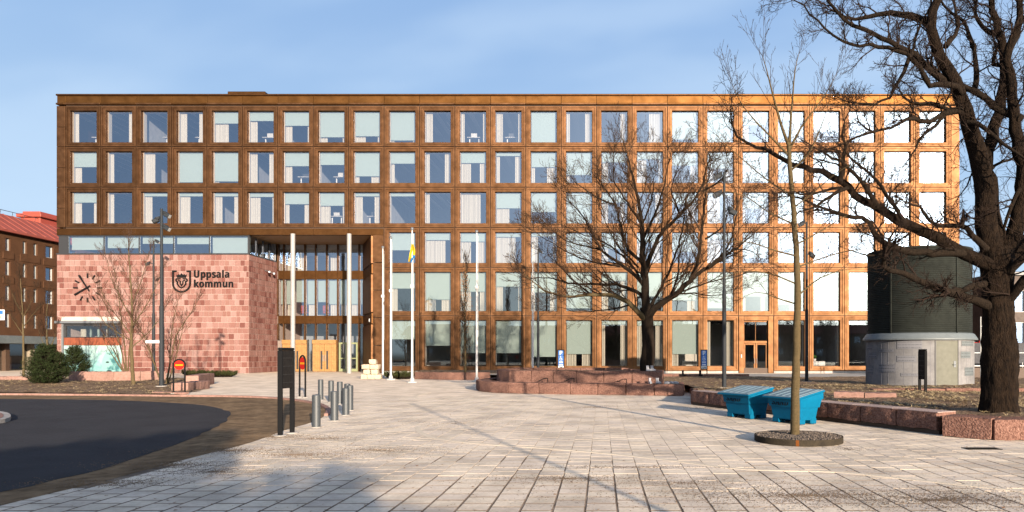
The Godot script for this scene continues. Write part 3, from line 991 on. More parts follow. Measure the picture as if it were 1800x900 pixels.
	for i in 40:
		var d := Vector3(rx.randf_range(-1, 1), rx.randf_range(0.3, 1.2), rx.randf_range(-1, 1)).normalized()
		var p := Vector3(0, 0.2, 0)
		var q := p + d * rx.randf_range(0.25, 0.5)
		var s := d.cross(Vector3.UP).normalized() * 0.05
		lv.tri(p, q * 0.6 + s, q); lv.tri(p, q, q * 0.6 - s)
	part(pt, "leaves", lv.mesh(), mats.plant_green)
	var sill := MB.new()
	sill.box(Vector3(-0.9, -0.4, -0.3), Vector3(0.9, -0.002, 0.3), 0.01)
	part(pt, "stand", sill.mesh(), mats.off_white)

func white_desk(c: int, r: int, dx: float, label: String) -> void:
	var fl := fy(ROWS[r + 1]) + 0.27
	var d := thing("office_desk", label, "desk", Vector3(fx(BAY0 + BAY * (c + 0.5)) + dx, fl, -FZ - 1.9), 0.0, "white desks behind the office windows")
	var t := MB.new()
	t.box(Vector3(-0.6, 1.02, -0.35), Vector3(0.6, 1.06, 0.35), 0.01)
	part(d, "tabletop", t.mesh(), mats.desk_white)
	for s in [-1, 1]:
		var l := MB.new()
		l.box(Vector3(-0.04, 0.03, -0.04), Vector3(0.04, 1.02, 0.04))
		l.box(Vector3(-0.04, 0.0, -0.33), Vector3(0.04, 0.03, 0.33))
		part(d, "leg", l.mesh(), mats.desk_white, Vector3(s * 0.42, 0, 0))
	var sc := MB.new()
	sc.box(Vector3(-0.3, 1.16, -0.02), Vector3(0.24, 1.5, 0.0), 0.006)
	sc.box(Vector3(-0.06, 1.06, -0.03), Vector3(-0.02, 1.2, -0.021))
	part(d, "screen", sc.mesh(), mats.off_white if c % 2 else mats.dark_metal)

# ---------------------------------------------------------------- the sandstone block on the left
func build_pavilion() -> void:
	var pv := thing("sandstone_block", "windowless block clad in pink and red sandstone tiles under the hall's left end", "building", Vector3(0, 0, -FZ))
	var x0 := fx(100)
	var x1 := fx(437)
	var top := fy(447.5)
	var zb := -5.3
	var rec := Rect2(fx(107), 0.0, fx(213.5) - fx(107), fy(564))
	# core behind the tiles, with the recess left open
	var core := MB.new()
	core.box(Vector3(x0, fy(564), zb - 6), Vector3(x1, top, -0.03))
	core.box(Vector3(x0, 0, zb - 6), Vector3(rec.position.x, fy(564), -0.03))
	core.box(Vector3(rec.end.x, 0, zb - 6), Vector3(x1, fy(564), -0.03))
	core.box(Vector3(rec.position.x, 0, zb - 6), Vector3(rec.end.x, fy(564), -4.0))
	part(pv, "wall", core.mesh(), mats.mortar)
	var unit := MB.new()
	unit.box(Vector3(-0.5, -0.5, -1), Vector3(0.5, 0.5, 0), 0.02)
	var um := unit.mesh()
	var r := RandomNumberGenerator.new()
	r.seed = 17
	var tiles := []                                                      # [transform, width, tone]
	var rows := 21
	var rh := top / rows
	for j in rows:
		var y := rh * j
		for face in 2:
			var a := x0 if face == 0 else 0.0
			var e := x1 if face == 0 else -zb
			var x := a - (r.randf() * 0.3 if face == 0 else r.randf() * 0.2)
			while x < e - 0.02:
				var w := [0.38, 0.44, 0.34, 0.48, 0.40, 0.52][r.randi() % 6] as float
				var xa := maxf(x, a)
				var xb := minf(x + w, e)
				x += w
				if e - xb < 0.12:
					xb = e; x = e
				if xb - xa < 0.06: continue
				if face == 0 and y < rec.end.y - 0.05:
					if xa < rec.end.x and xb > rec.position.x:
						if xb > rec.end.x + 0.1: xa = rec.end.x
						elif xa < rec.position.x - 0.1: xb = rec.position.x
						else: continue
				var h := rh
				if face == 0 and y < rec.end.y and y + rh > rec.end.y and xa >= rec.position.x and xb <= rec.end.x: continue
				var g := 0.015
				var proud := r.randf_range(0.0, 0.016)
				var sc := Vector3(xb - xa - 2 * g, h - 2 * g, 0.03 + proud)
				var t := Transform3D(Basis.from_scale(sc), Vector3((xa + xb) / 2, y + h / 2, proud))
				if face == 1: t = Transform3D(Basis(Vector3.UP, PI / 2), Vector3(x1 + 0.03, 0, 0)) * t
				var k: int = [0, 1, 3, 5, 2, 0, 1, 3, 5, 0, 3, 2, 1, 0, 4][r.randi() % 15]
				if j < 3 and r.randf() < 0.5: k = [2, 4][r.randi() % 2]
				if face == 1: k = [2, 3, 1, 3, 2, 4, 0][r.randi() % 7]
				tiles.append([t, (xb - xa) * (1.0 if face == 0 else 0.4), k])
	tiles.sort_custom(func(p, q): return p[1] > q[1])
	var field := []
	for k in 6: field.append(MB.new())
	for i in tiles.size():
		var t: Transform3D = tiles[i][0]
		if i < 300:
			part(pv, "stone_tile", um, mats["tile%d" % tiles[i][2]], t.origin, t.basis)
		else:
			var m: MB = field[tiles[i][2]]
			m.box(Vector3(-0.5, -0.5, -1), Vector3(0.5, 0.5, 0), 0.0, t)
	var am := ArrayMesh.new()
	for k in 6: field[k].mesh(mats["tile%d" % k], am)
	var fo := part(pv, "stone_tile_field", am)
	fo.set_meta("kind", "stuff")
	var cap := MB.new()
	cap.box(Vector3(x0 - 0.04, top, zb - 6), Vector3(x1 + 0.07, top + 0.12, 0.04), 0.01)
	part(pv, "capping", cap.mesh(), mats.dark_metal)
	# strip of glass between the block and the overhang
	var gy0 := top + 0.12
	var gy1 := fy(413)
	var edges := [117.0, 180.5, 242.5, 303.5, 366.5, 437.0]
	var lintel := MB.new()
	lintel.box(Vector3(fx(99), gy1 - 0.09, -0.5), Vector3(x1, gy1, -0.12))
	part(pv, "window_head", lintel.mesh(), mats.dark_metal)
	var ends := MB.new()
	ends.box(Vector3(fx(101), gy0, -0.5), Vector3(fx(116), gy1 - 0.09, -0.14))
	part(pv, "end_panel", ends.mesh(), mats.dark_metal)
	for i in 5:
		var a := fx(edges[i])
		var b := fx(edges[i + 1])
		var fr := MB.new()
		fr.box(Vector3(a - 0.04, gy0, -0.30), Vector3(a + 0.04, gy1 - 0.09, -0.13))
		var wn := part(pv, "band_window", fr.mesh(), mats.dark_metal)
		var gl := MB.new()
		gl.quad(Vector3(a + 0.04, gy0, -0.2), Vector3(b - 0.04, gy0, -0.2), Vector3(b - 0.04, gy1 - 0.09, -0.2), Vector3(a + 0.04, gy1 - 0.09, -0.2))
		part(wn, "pane", gl.mesh(), mats.glass)
		var dz := [0.72, 0.62, 0.38, 0.40, 1.0][i] as float
		var bl := MB.new()
		bl.box(Vector3(a + 0.1, gy1 - 0.09 - dz * (gy1 - gy0), -0.50), Vector3(b - 0.1, gy1 - 0.1, -0.48))
		part(wn, "blind", bl.mesh(), mats.blind)
	for i in 4:                                                          # round the corner
		var z0 := -0.2 - i * 1.25
		var fr := MB.new()
		fr.box(Vector3(x1 - 0.17, gy0, z0 - 0.04), Vector3(x1, gy1 - 0.09, z0 + 0.04))
		var wn := part(pv, "side_window", fr.mesh(), mats.dark_metal)
		var gl := MB.new()
		gl.quad(Vector3(x1 - 0.06, gy0, z0 - 0.04), Vector3(x1 - 0.06, gy0, z0 - 1.21), Vector3(x1 - 0.06, gy1 - 0.09, z0 - 1.21), Vector3(x1 - 0.06, gy1 - 0.09, z0 - 0.04))
		part(wn, "pane", gl.mesh(), mats.glass)
	var rm := MB.new()
	rm.quad(Vector3(fx(101), gy0, -5.0), Vector3(x1, gy0, -5.0), Vector3(x1, gy1, -5.0), Vector3(fx(101), gy1, -5.0))
	part(pv, "room_wall", rm.mesh(), mats.room_wall)
	var under := MB.new()
	under.box(Vector3(fx(99) + 0.02, gy1 + 0.003, -17.9), Vector3(x1 + 0.0, fy(401), -0.41))
	part(pv, "soffit", under.mesh(), mats.soffit_wood)
	# the recess: canopy, glazing, wooden band, printed panel
	var cn := MB.new()
	cn.box(Vector3(fx(98.5), fy(568.5), -0.3), Vector3(fx(210.5), fy(564.2), 0.22), 0.02)
	part(pv, "canopy", cn.mesh(), mats.grey_metal)
	var jm := MB.new()
	jm.box(Vector3(rec.position.x + 0.001, 0, -0.45), Vector3(rec.position.x + 0.16, fy(568.6), -0.04), 0.01)
	part(pv, "jamb", jm.mesh(), mats.grey_metal)
	var wd := MB.new()
	wd.box(Vector3(rec.position.x + 0.18, fy(607), -0.4), Vector3(rec.end.x - 0.02, fy(593.5), -0.10), 0.01)
	part(pv, "wooden_band", wd.mesh(), mats.red_wood)
	var wf := MB.new()
	wf.box(Vector3(rec.position.x + 0.18, fy(593.4), -0.4), Vector3(rec.end.x - 0.02, fy(592), -0.12))
	wf.box(Vector3(rec.position.x + 0.18, fy(573), -0.4), Vector3(rec.end.x - 0.02, fy(568.6), -0.12))
	for x in [113.0, 187.0, 212.5]: wf.box(Vector3(fx(x) - 0.04, fy(592), -0.35), Vector3(fx(x) + 0.04, fy(573), -0.15))
	var rw := part(pv, "recess_window", wf.mesh(), mats.dark_metal)
	var rp := MB.new()
	rp.quad(Vector3(fx(113), fy(592), -0.22), Vector3(fx(212.5), fy(592), -0.22), Vector3(fx(212.5), fy(573), -0.22), Vector3(fx(113), fy(573), -0.22))
	part(rw, "pane", rp.mesh(), mats.glass_dark)
	for e in [[122, 131, "curtain"], [138, 141, "blind"], [152, 155, "blind"], [168, 171, "curtain"]]:
		var m := MB.new()
		m.box(Vector3(fx(e[0]), fy(592), -1.4), Vector3(fx(e[1]), fy(575), -1.3))
		part(rw, "curtain", m.mesh(), mats[e[2]])
	var mu := MB.new()
	mu.quad(Vector3(rec.position.x + 0.18, 0.0, -0.12), Vector3(rec.end.x - 0.02, 0.0, -0.12), Vector3(rec.end.x - 0.02, fy(607.2), -0.12), Vector3(rec.position.x + 0.18, fy(607.2), -0.12))
	var mm := StandardMaterial3D.new()
	mm.resource_name = "printed_panel"
	mm.albedo_texture = mural()
	mm.roughness = 0.5
	part(pv, "printed_panel", mu.mesh(), mm)
	# clock and lettering on the stone
	var ck := thing("wall_clock", "large black clock of bare bars and two hands on the pink stone wall", "clock", Vector3(fx(155), fy(506), -FZ + 0.02))
	for i in 12:
		if i == 8 or i == 11: continue
		var f := TAU * i / 12.0
		var m := MB.new()
		m.box(Vector3(-0.055, 0.86, 0.02), Vector3(0.055, 1.27, 0.10), 0.008)
		part(ck, "hour_mark", m.mesh(), mats.black_paint, Vector3.ZERO, Basis(Vector3(0, 0, 1), -f))
	for hnd in [[-33.5, 1.32, 0.36, 0.07], [-120.0, 1.25, 0.36, 0.06]]:
		var m := MB.new()
		m.extrude(PackedVector2Array([Vector2(-0.05, -hnd[2]), Vector2(0.05, -hnd[2]), Vector2(hnd[3], hnd[1]), Vector2(-hnd[3], hnd[1])]), 0.11 + 0.05 * (0 if hnd[0] > -90 else 1), 0.15 + 0.05 * (0 if hnd[0] > -90 else 1))
		part(ck, "clock_hand", m.mesh(), mats.black_paint, Vector3.ZERO, Basis(Vector3(0, 0, 1), deg_to_rad(-hnd[0])))
	for f in [-33.5, -120.0]:
		var m := MB.new()
		m.box(Vector3(-0.06, 0.9, 0.02), Vector3(0.06, 1.29, 0.10), 0.008)
		part(ck, "hour_mark", m.mesh(), mats.black_paint, Vector3.ZERO, Basis(Vector3(0, 0, 1), deg_to_rad(-f)))
	var pin := MB.new()
	pin.lathe([Vector2(0.07, 0), Vector2(0.07, 0.24), Vector2(0, 0.24)], 12)
	part(ck, "hub", pin.mesh(), mats.black_paint, Vector3.ZERO, Basis(Vector3.RIGHT, PI / 2))
	var lt := thing("wall_lettering", "black municipal lettering in two lines beside a shield on the pink stone wall", "lettering", Vector3(0, 0, -FZ + 0.03))
	for l in [["Uppsala", 488.0, 3.08], ["kommun", 504.9, 3.43]]:
		var tm := wall_text("k")
		var base := tm.get_aabb().position.y
		tm = wall_text(l[0])
		var ab := tm.get_aabb()
		var k: float = l[2] / maxf(ab.size.x, 0.1)
		part(lt, "lettering", tm, mats.black_paint, Vector3(fx(342.0) - ab.position.x * k, fy(l[1]) - base, 0.05), Basis.from_scale(Vector3(k, 1.0, 1.0)))
	var em := thing("shield_emblem", "black outlined shield with a crowned lion's head left of the wall lettering", "emblem", Vector3(fx(320), fy(495), -FZ + 0.03))
	var u := 0.05                                                        # one photograph pixel on the wall
	var sh := MB.new()
	var out := PackedVector2Array([Vector2(-9, 18.2), Vector2(-15, 18.2), Vector2(-15, -4)])
	for i in range(1, 12):
		var f := PI + PI * i / 12.0
		out.append(Vector2(15 * cos(f), -4 + 14 * sin(f)))
	out.append_array([Vector2(15, -4), Vector2(15, 18.2), Vector2(9, 18.2)])
	sh.stroke(sc2(out, u), 2.5 * u, 0.0, 0.09)
	part(em, "shield", sh.mesh(), mats.black_paint)
	var cr := MB.new()
	cr.extrude(sc2(PackedVector2Array([Vector2(-7.5, 7), Vector2(-9, 12.2), Vector2(-6.2, 10.6), Vector2(-5, 13), Vector2(-2.6, 10.8), Vector2(0, 14.4), Vector2(2.6, 10.8), Vector2(5, 13), Vector2(6.2, 10.6), Vector2(9, 12.2), Vector2(7.5, 7)]), u), 0.0, 0.09)
	part(em, "crown", cr.mesh(), mats.black_paint)
	var hd := MB.new()
	hd.stroke(sc2(PackedVector2Array([Vector2(-2, 5), Vector2(-8, 5), Vector2(-10, 3), Vector2(-9, 0.5), Vector2(-7, 0), Vector2(-7.6, -4), Vector2(-4, -9), Vector2(0, -11), Vector2(4, -9), Vector2(7.6, -4), Vector2(7, 0), Vector2(9, 0.5), Vector2(10, 3), Vector2(8, 5), Vector2(2, 5)]), u), 1.7 * u, 0.0, 0.09)
	hd.stroke(sc2(PackedVector2Array([Vector2(-6, 2.5), Vector2(-2.4, 1), Vector2(-2.2, -4), Vector2(0, -6.4), Vector2(2.2, -4), Vector2(2.4, 1), Vector2(6, 2.5)]), u), 1.4 * u, 0.0, 0.09)
	hd.extrude(sc2(PackedVector2Array([Vector2(-2.6, -4.6), Vector2(2.6, -4.6), Vector2(0, -8.4)]), u), 0.0, 0.085)
	part(em, "lion_head", hd.mesh(), mats.black_paint)
	# two small cameras on the block's right face
	for i in 2:
		var cm := thing("security_camera", ["small grey security camera on the stone block's right face, nearer its front corner", "small grey security camera on the stone block's right face, nearer the entrance"][i], "camera", Vector3(x1 + 0.05, 9.35 - i * 0.05, -FZ - 2.8 - i * 0.9))
		var a := MB.new()
		a.rod(Vector3.ZERO, Vector3(0.35, -0.05, 0), 0.03, 8)
		part(cm, "arm", a.mesh(), mats.grey_metal)
		a = MB.new()
		a.box(Vector3(-0.09, -0.1, -0.25), Vector3(0.09, 0.08, 0.25), 0.03, Transform3D(Basis(Vector3.UP, 0.5), Vector3(0.4, -0.12, 0)))
		part(cm, "housing", a.mesh(), mats.grey_metal)

func wall_text(s: String) -> TextMesh:
	var tm := TextMesh.new()
	var fnt := SystemFont.new()
	fnt.font_names = PackedStringArray(["Droid Sans"])
	fnt.font_weight = 700
	tm.font = fnt
	tm.text = s
	tm.font_size = 64
	tm.pixel_size = 0.87 / 64.0
	tm.depth = 0.08
	tm.horizontal_alignment = HORIZONTAL_ALIGNMENT_LEFT
	tm.vertical_alignment = VERTICAL_ALIGNMENT_BOTTOM
	return tm

func sc2(p: PackedVector2Array, k: float) -> PackedVector2Array:
	var o := PackedVector2Array()
	for q in p: o.append(q * k)
	return o

func mural() -> ImageTexture:                                           # a turquoise print of folds and a pale profile
	var w := 256
	var h := 128
	var im := Image.create(w, h, false, Image.FORMAT_RGB8)
	var fn := FastNoiseLite.new()
	fn.frequency = 0.03
	fn.fractal_octaves = 4
	for j in h:
		for i in w:
			var x := float(i) / w
			var y := float(j) / h
			var v := fn.get_noise_2d(i, j) * 0.5 + 0.5
			var c := Color(0.50, 0.78, 0.77).lerp(Color(0.78, 0.92, 0.90), clampf(1.2 - y * 1.1 + (v - 0.5), 0, 1))
			var fold := sin((x * 0.9 + y * -0.75) * 46.0 + v * 5.0) * smoothstep(0.62, 0.3, x + y * 0.1)
			c = c.lerp(Color(0.14, 0.36, 0.38), clampf(fold * 1.1 - 0.1, 0, 0.9) * smoothstep(0.05, 0.5, y))
			var face := Vector2((x - 0.80) / 0.16, (y - 0.70) / 0.55).length()
			c = c.lerp(Color(0.62, 0.84, 0.82).lerp(Color(0.24, 0.50, 0.52), smoothstep(-0.3, 0.6, (x - 0.83) * 5.0 + (v - 0.5) * 2.5)), smoothstep(1.05, 0.85, face))
			var brow := Vector2((x - 0.745) / 0.03, (y - 0.60) / 0.03).length()
			c = c.lerp(Color(0.05, 0.12, 0.13), smoothstep(1.2, 0.6, brow))
			var lip := Vector2((x - 0.775) / 0.045, (y - 0.93) / 0.05).length()
			c = c.lerp(Color(0.06, 0.20, 0.22), smoothstep(1.3, 0.6, lip))
			im.set_pixel(i, j, c.darkened(0.38))
	return ImageTexture.create_from_image(im)

# ---------------------------------------------------------------- the entrance recess
func build_entrance() -> void:
	var en := thing("entrance_front", "recessed entrance front of brass mullions, glass and wooden doors between stone and hall", "entrance", Vector3(0, 0, -65.3))
	var k := 65.3 / FL
	var X := func(x: float) -> float: return (x - CX) * k
	var Y := func(y: float) -> float: return EYE + (HY - y) * k
	var xs := [489.5, 499.6, 517.0, 536.6, 555.5, 575.0, 594.5, 613.0, 631.7, 641.0]
	var bands := [[428.0, 476.0], [491.0, 555.0], [569.0, 597.0]]
	for b in bands.size():
		for i in 9:
			var x0: float = X.call(xs[i])
			var x1: float = X.call(xs[i + 1])
			var y0: float = Y.call(bands[b][1])
			var y1: float = Y.call(bands[b][0])
			if b == 2 and i >= 6: y0 = Y.call(654.0)
			var m := MB.new()
			m.box(Vector3(x0 - 0.06, y0, -0.12), Vector3(x0 + 0.06, y1, 0.16), 0.01)
			var w := part(en, "mullion_window", m.mesh(), mats.brass)
			var g := MB.new()
			g.quad(Vector3(x0 + 0.06, y0, -0.02), Vector3(x1 - 0.06, y0, -0.02), Vector3(x1 - 0.06, y1, -0.02), Vector3(x0 + 0.06, y1, -0.02))
			part(w, "pane", g.mesh(), mats.glass if b < 2 else mats.glass_dark)
			var bl := [0.0, 0.68, 0.0][b] as float
			if b == 1 and i in [2, 4]: bl = 0.62
			if bl > 0:
				var q := MB.new()
				q.box(Vector3(x0 + 0.08, y1 - (y1 - y0) * bl, -0.35), Vector3(x1 - 0.08, y1, -0.33))
				part(w, "blind", q.mesh(), mats.blind)
			if (b == 1 and not i in [2, 4]) or (b == 0 and i in [0, 1, 2, 5]):
				var q := cloth(x1 - x0 - 0.2, (y1 - y0) * (0.34 if b == 1 else 0.95), 4, 0.04, i)
				part(w, "curtain", q, mats.curtain, Vector3((x0 + x1) / 2, y0, -0.55))
	for e in [[476.0, 491.0], [555.0, 569.0]]:
		for i in 9:
			var m := MB.new()
			m.box(Vector3(X.call(xs[i]) + 0.008, Y.call(e[1]), -0.2), Vector3(X.call(xs[i + 1]) - 0.008, Y.call(e[0]), 0.12), 0.01)
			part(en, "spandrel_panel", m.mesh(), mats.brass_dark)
	var inner := MB.new()
	inner.quad(Vector3(X.call(485), 0, -5), Vector3(X.call(646), 0, -5), Vector3(X.call(646), 13, -5), Vector3(X.call(485), 13, -5))
	part(en, "inner_wall", inner.mesh(), mats.room_wall)
	for y in [476.0, 555.0, 428.0]:
		var m := MB.new()
		m.box(Vector3(X.call(486), Y.call(y) - 0.5, -4.9), Vector3(X.call(645), Y.call(y) - 0.1, -0.21))
		part(en, "storey_slab", m.mesh(), mats.ceiling)
	var head := MB.new()
	head.box(Vector3(X.call(486), Y.call(428), -0.3), Vector3(X.call(643), 12.9, 0.05))
	part(en, "window_head", head.mesh(), mats.dark_metal)
	# soffit boards of the overhang
	for i in 14:
		var m := MB.new()
		m.box(Vector3(fx(438) + i * 0.786, 12.16, -0.5), Vector3(fx(438) + (i + 1) * 0.786 - 0.012, 12.20, 4.9), 0.005)
		part(en, "soffit_board", m.mesh(), mats.soffit_wood)
	# two pairs of wooden doors
	for d in [[498.5, 541.5], [551.5, 593.0]]:
		var x0: float = X.call(d[0])
		var x1: float = X.call(d[1])
		var y1: float = Y.call(597.5)
		var m := MB.new()
		m.box(Vector3(x0, Y.call(604.5), 0.0), Vector3(x1, y1, 0.42), 0.02)
		var portal := part(en, "wooden_portal", m.mesh(), mats.oak_wood)
		for s in 2:
			var a := lerpf(x0, x1, s * 0.5) + 0.012
			var b := lerpf(x0, x1, s * 0.5 + 0.5) - 0.012
			for p in 5:
				var q := MB.new()
				var xa := lerpf(a, b, p / 5.0)
				q.box(Vector3(xa + 0.003, 0.02, 0.05), Vector3(lerpf(a, b, (p + 1) / 5.0) - 0.003, Y.call(604.7), 0.30 - 0.01 * (p % 2)), 0.008)
				part(portal, "plank", q.mesh(), mats.oak_wood)
			var gx := b - 0.34 if s == 0 else a + 0.18
			var q := MB.new()
			q.box(Vector3(gx, Y.call(649), 0.29), Vector3(gx + 0.17, Y.call(617), 0.306), 0.003)
			part(portal, "vision_slot", q.mesh(), mats.dark_metal)
			q = MB.new()
			var hx := b - 0.09 if s == 0 else a + 0.09
			q.rod(Vector3(hx, 1.0, 0.36), Vector3(hx, 1.6, 0.36), 0.03, 8)
			part(portal, "handle", q.mesh(), mats.grey_metal)
	var mid := MB.new()
	mid.box(Vector3(X.call(541.6), 0, 0.0), Vector3(X.call(543.5), Y.call(597), 0.2))
	mid.box(Vector3(X.call(549.4), 0, 0.0), Vector3(X.call(551.4), Y.call(597), 0.2))
	var mw := part(en, "slot_window", mid.mesh(), mats.dark_metal)
	var mg := MB.new()
	mg.quad(Vector3(X.call(543.5), 0, 0.1), Vector3(X.call(549.4), 0, 0.1), Vector3(X.call(549.4), Y.call(597), 0.1), Vector3(X.call(543.5), Y.call(597), 0.1))
	part(mw, "pane", mg.mesh(), mats.glass_dark)
	# glazed doors right of them
	for i in 2:
		var x0: float = X.call(596.5 + i * 18.5)
		var x1: float = X.call(611.0 + i * 18.5)
		var m := MB.new()
		var y1: float = Y.call(602.0)
		m.box(Vector3(x0, 0.02, 0.02), Vector3(x0 + 0.16, y1, 0.14), 0.01)
		m.box(Vector3(x1 - 0.16, 0.02, 0.02), Vector3(x1, y1, 0.14), 0.01)
		for yy in [[0.02, 0.28], [1.22, 1.32], [y1 - 0.16, y1]]:
			m.box(Vector3(x0 + 0.16, yy[0], 0.025), Vector3(x1 - 0.16, yy[1], 0.135), 0.01)
		part(en, "glazed_door", m.mesh(), mats.olive_frame)
	# splayed right flank of the recess
	var A := Vector3(fx(655), 0, 5.28)
	var B := Vector3(X.call(641.0), 0, 0.1)
	var d := (B - A)
	var bs := Basis(Vector3.UP, atan2(d.x, d.z) - PI / 2)
	for i in 6:
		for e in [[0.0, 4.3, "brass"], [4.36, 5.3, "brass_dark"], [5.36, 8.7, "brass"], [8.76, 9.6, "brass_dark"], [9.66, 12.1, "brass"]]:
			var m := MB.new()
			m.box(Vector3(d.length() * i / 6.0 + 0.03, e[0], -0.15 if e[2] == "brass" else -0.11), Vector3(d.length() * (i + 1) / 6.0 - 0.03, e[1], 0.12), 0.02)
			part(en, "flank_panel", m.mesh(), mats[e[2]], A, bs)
	var bk := MB.new()
	bk.box(Vector3(0, 0, 0.13), Vector3(d.length(), 12.1, 0.4))
	part(en, "flank_wall", bk.mesh(), mats.groove, A, bs)
	var cb := thing("wall_camera", "white boxy wall lamp sticking out of the brass flank right of the doors", "wall lamp", Vector3(fx(647.5), fy(562), -FZ - 1.2), 0.3)
	var q := MB.new()
	q.box(Vector3(-0.35, -0.17, -0.2), Vector3(0.35, 0.17, 0.2), 0.06)
	part(cb, "housing", q.mesh(), mats.white_paint)
	q = MB.new()
	q.rod(Vector3(0, 0, -0.2), Vector3(0.1, 0, -0.6), 0.05, 8)
	part(cb, "bracket", q.mesh(), mats.dark_metal)
	# red chairs behind the middle band of glass
	for e in [[527.0, "left"], [566.0, "right"]]:
		var ch := thing("red_chair", "red armchair behind the first-floor glass over the doors, the %s one" % e[0 + 1], "chair", Vector3(X.call(e[0]), Y.call(555.0) - 0.1, -66.4), 0.0, "red chairs over the entrance")
		q = MB.new()
		q.box(Vector3(-0.3, 0.35, -0.3), Vector3(0.3, 0.55, 0.3), 0.08)
		part(ch, "seat", q.mesh(), mats.red_chair)
		q = MB.new()
		q.box(Vector3(-0.3, 0.53, 0.15), Vector3(0.3, 1.15, 0.30), 0.07)
		part(ch, "backrest", q.mesh(), mats.red_chair)
		for s in 4:
			q = MB.new()
			q.rod(Vector3(0.32 * (1 if s & 1 else -1), 0, 0.28 * (1 if s & 2 else -1)), Vector3(0.32 * (1 if s & 1 else -1), 0.36, 0.28 * (1 if s & 2 else -1)), 0.025, 6)
			part(ch, "leg", q.mesh(), mats.dark_metal)
	# the two white columns that carry the overhang
	for e in [[506.5, "left one, its foot behind the black sign"], [607.0, "right one, before the glazed doors"]]:
		var c := thing("white_column", "tall round white column under the overhang, the %s" % e[1], "column", Vector3((e[0] - CX) * 58.6 / FL, 0, -58.6 - 0.9), 0.0, "white columns of the entrance")
		q = MB.new()
		q.lathe([Vector2(0.19, 0.10), Vector2(0.19, 12.16)], 24)
		part(c, "shaft", q.mesh(), mats.column_white)
		q = MB.new()
		q.lathe([Vector2(0.215, 0.0), Vector2(0.215, 0.10), Vector2(0.19, 0.12)], 24)
		part(c, "base", q.mesh(), mats.column_white)

# ---------------------------------------------------------------- neighbours
func wall_with_holes(mb: MB, x0: float, x1: float, y0: float, y1: float, zb: float, zf: float, rows: Array) -> void:   # rows: [y0, y1, [[x0, x1], ...]] upwards
	var y := y0
	for r in rows:
		if r[0] > y: mb.box(Vector3(x0, y, zb), Vector3(x1, r[0], zf))
		var x := x0
		for h in r[2]:
			if h[0] > x: mb.box(Vector3(x, r[0], zb), Vector3(h[0], r[1], zf))
			x = h[1]
		if x1 > x: mb.box(Vector3(x, r[0], zb), Vector3(x1, r[1], zf))
		y = r[1]
	if y1 > y: mb.box(Vector3(x0, y, zb), Vector3(x1, y1, zf))

func house_window(o: Node3D, x0: float, x1: float, y0: float, y1: float, frame: Material, low := false) -> void:
	var m := MB.new()
	var t := 0.07
	m.box(Vector3(x0, y0, -0.28), Vector3(x1, y0 + t, -0.16)); m.box(Vector3(x0, y1 - t, -0.28), Vector3(x1, y1, -0.16))
	m.box(Vector3(x0, y0 + t, -0.279), Vector3(x0 + t, y1 - t, -0.161)); m.box(Vector3(x1 - t, y0 + t, -0.279), Vector3(x1, y1 - t, -0.161))
	var w := part(o, "window", m.mesh(), frame)
	var g := MB.new()
	g.quad(Vector3(x0 + t, y0 + t, -0.23), Vector3(x1 - t, y0 + t, -0.23), Vector3(x1 - t, y1 - t, -0.23), Vector3(x0 + t, y1 - t, -0.23))
	part(w, "pane", g.mesh(), mats.glass)
	g = MB.new()
	g.quad(Vector3(x0, y0, -1.2), Vector3(x1, y0, -1.2), Vector3(x1, y1, -1.2), Vector3(x0, y1, -1.2))
	part(w, "curtain", g.mesh(), mats.room_floor)
	if low:
		g = MB.new()
		g.box(Vector3(x0, y0, -0.12), Vector3(x1, lerpf(y0, y1, 0.4), -0.08))
		part(w, "railing_panel", g.mesh(), mats.dark_metal)

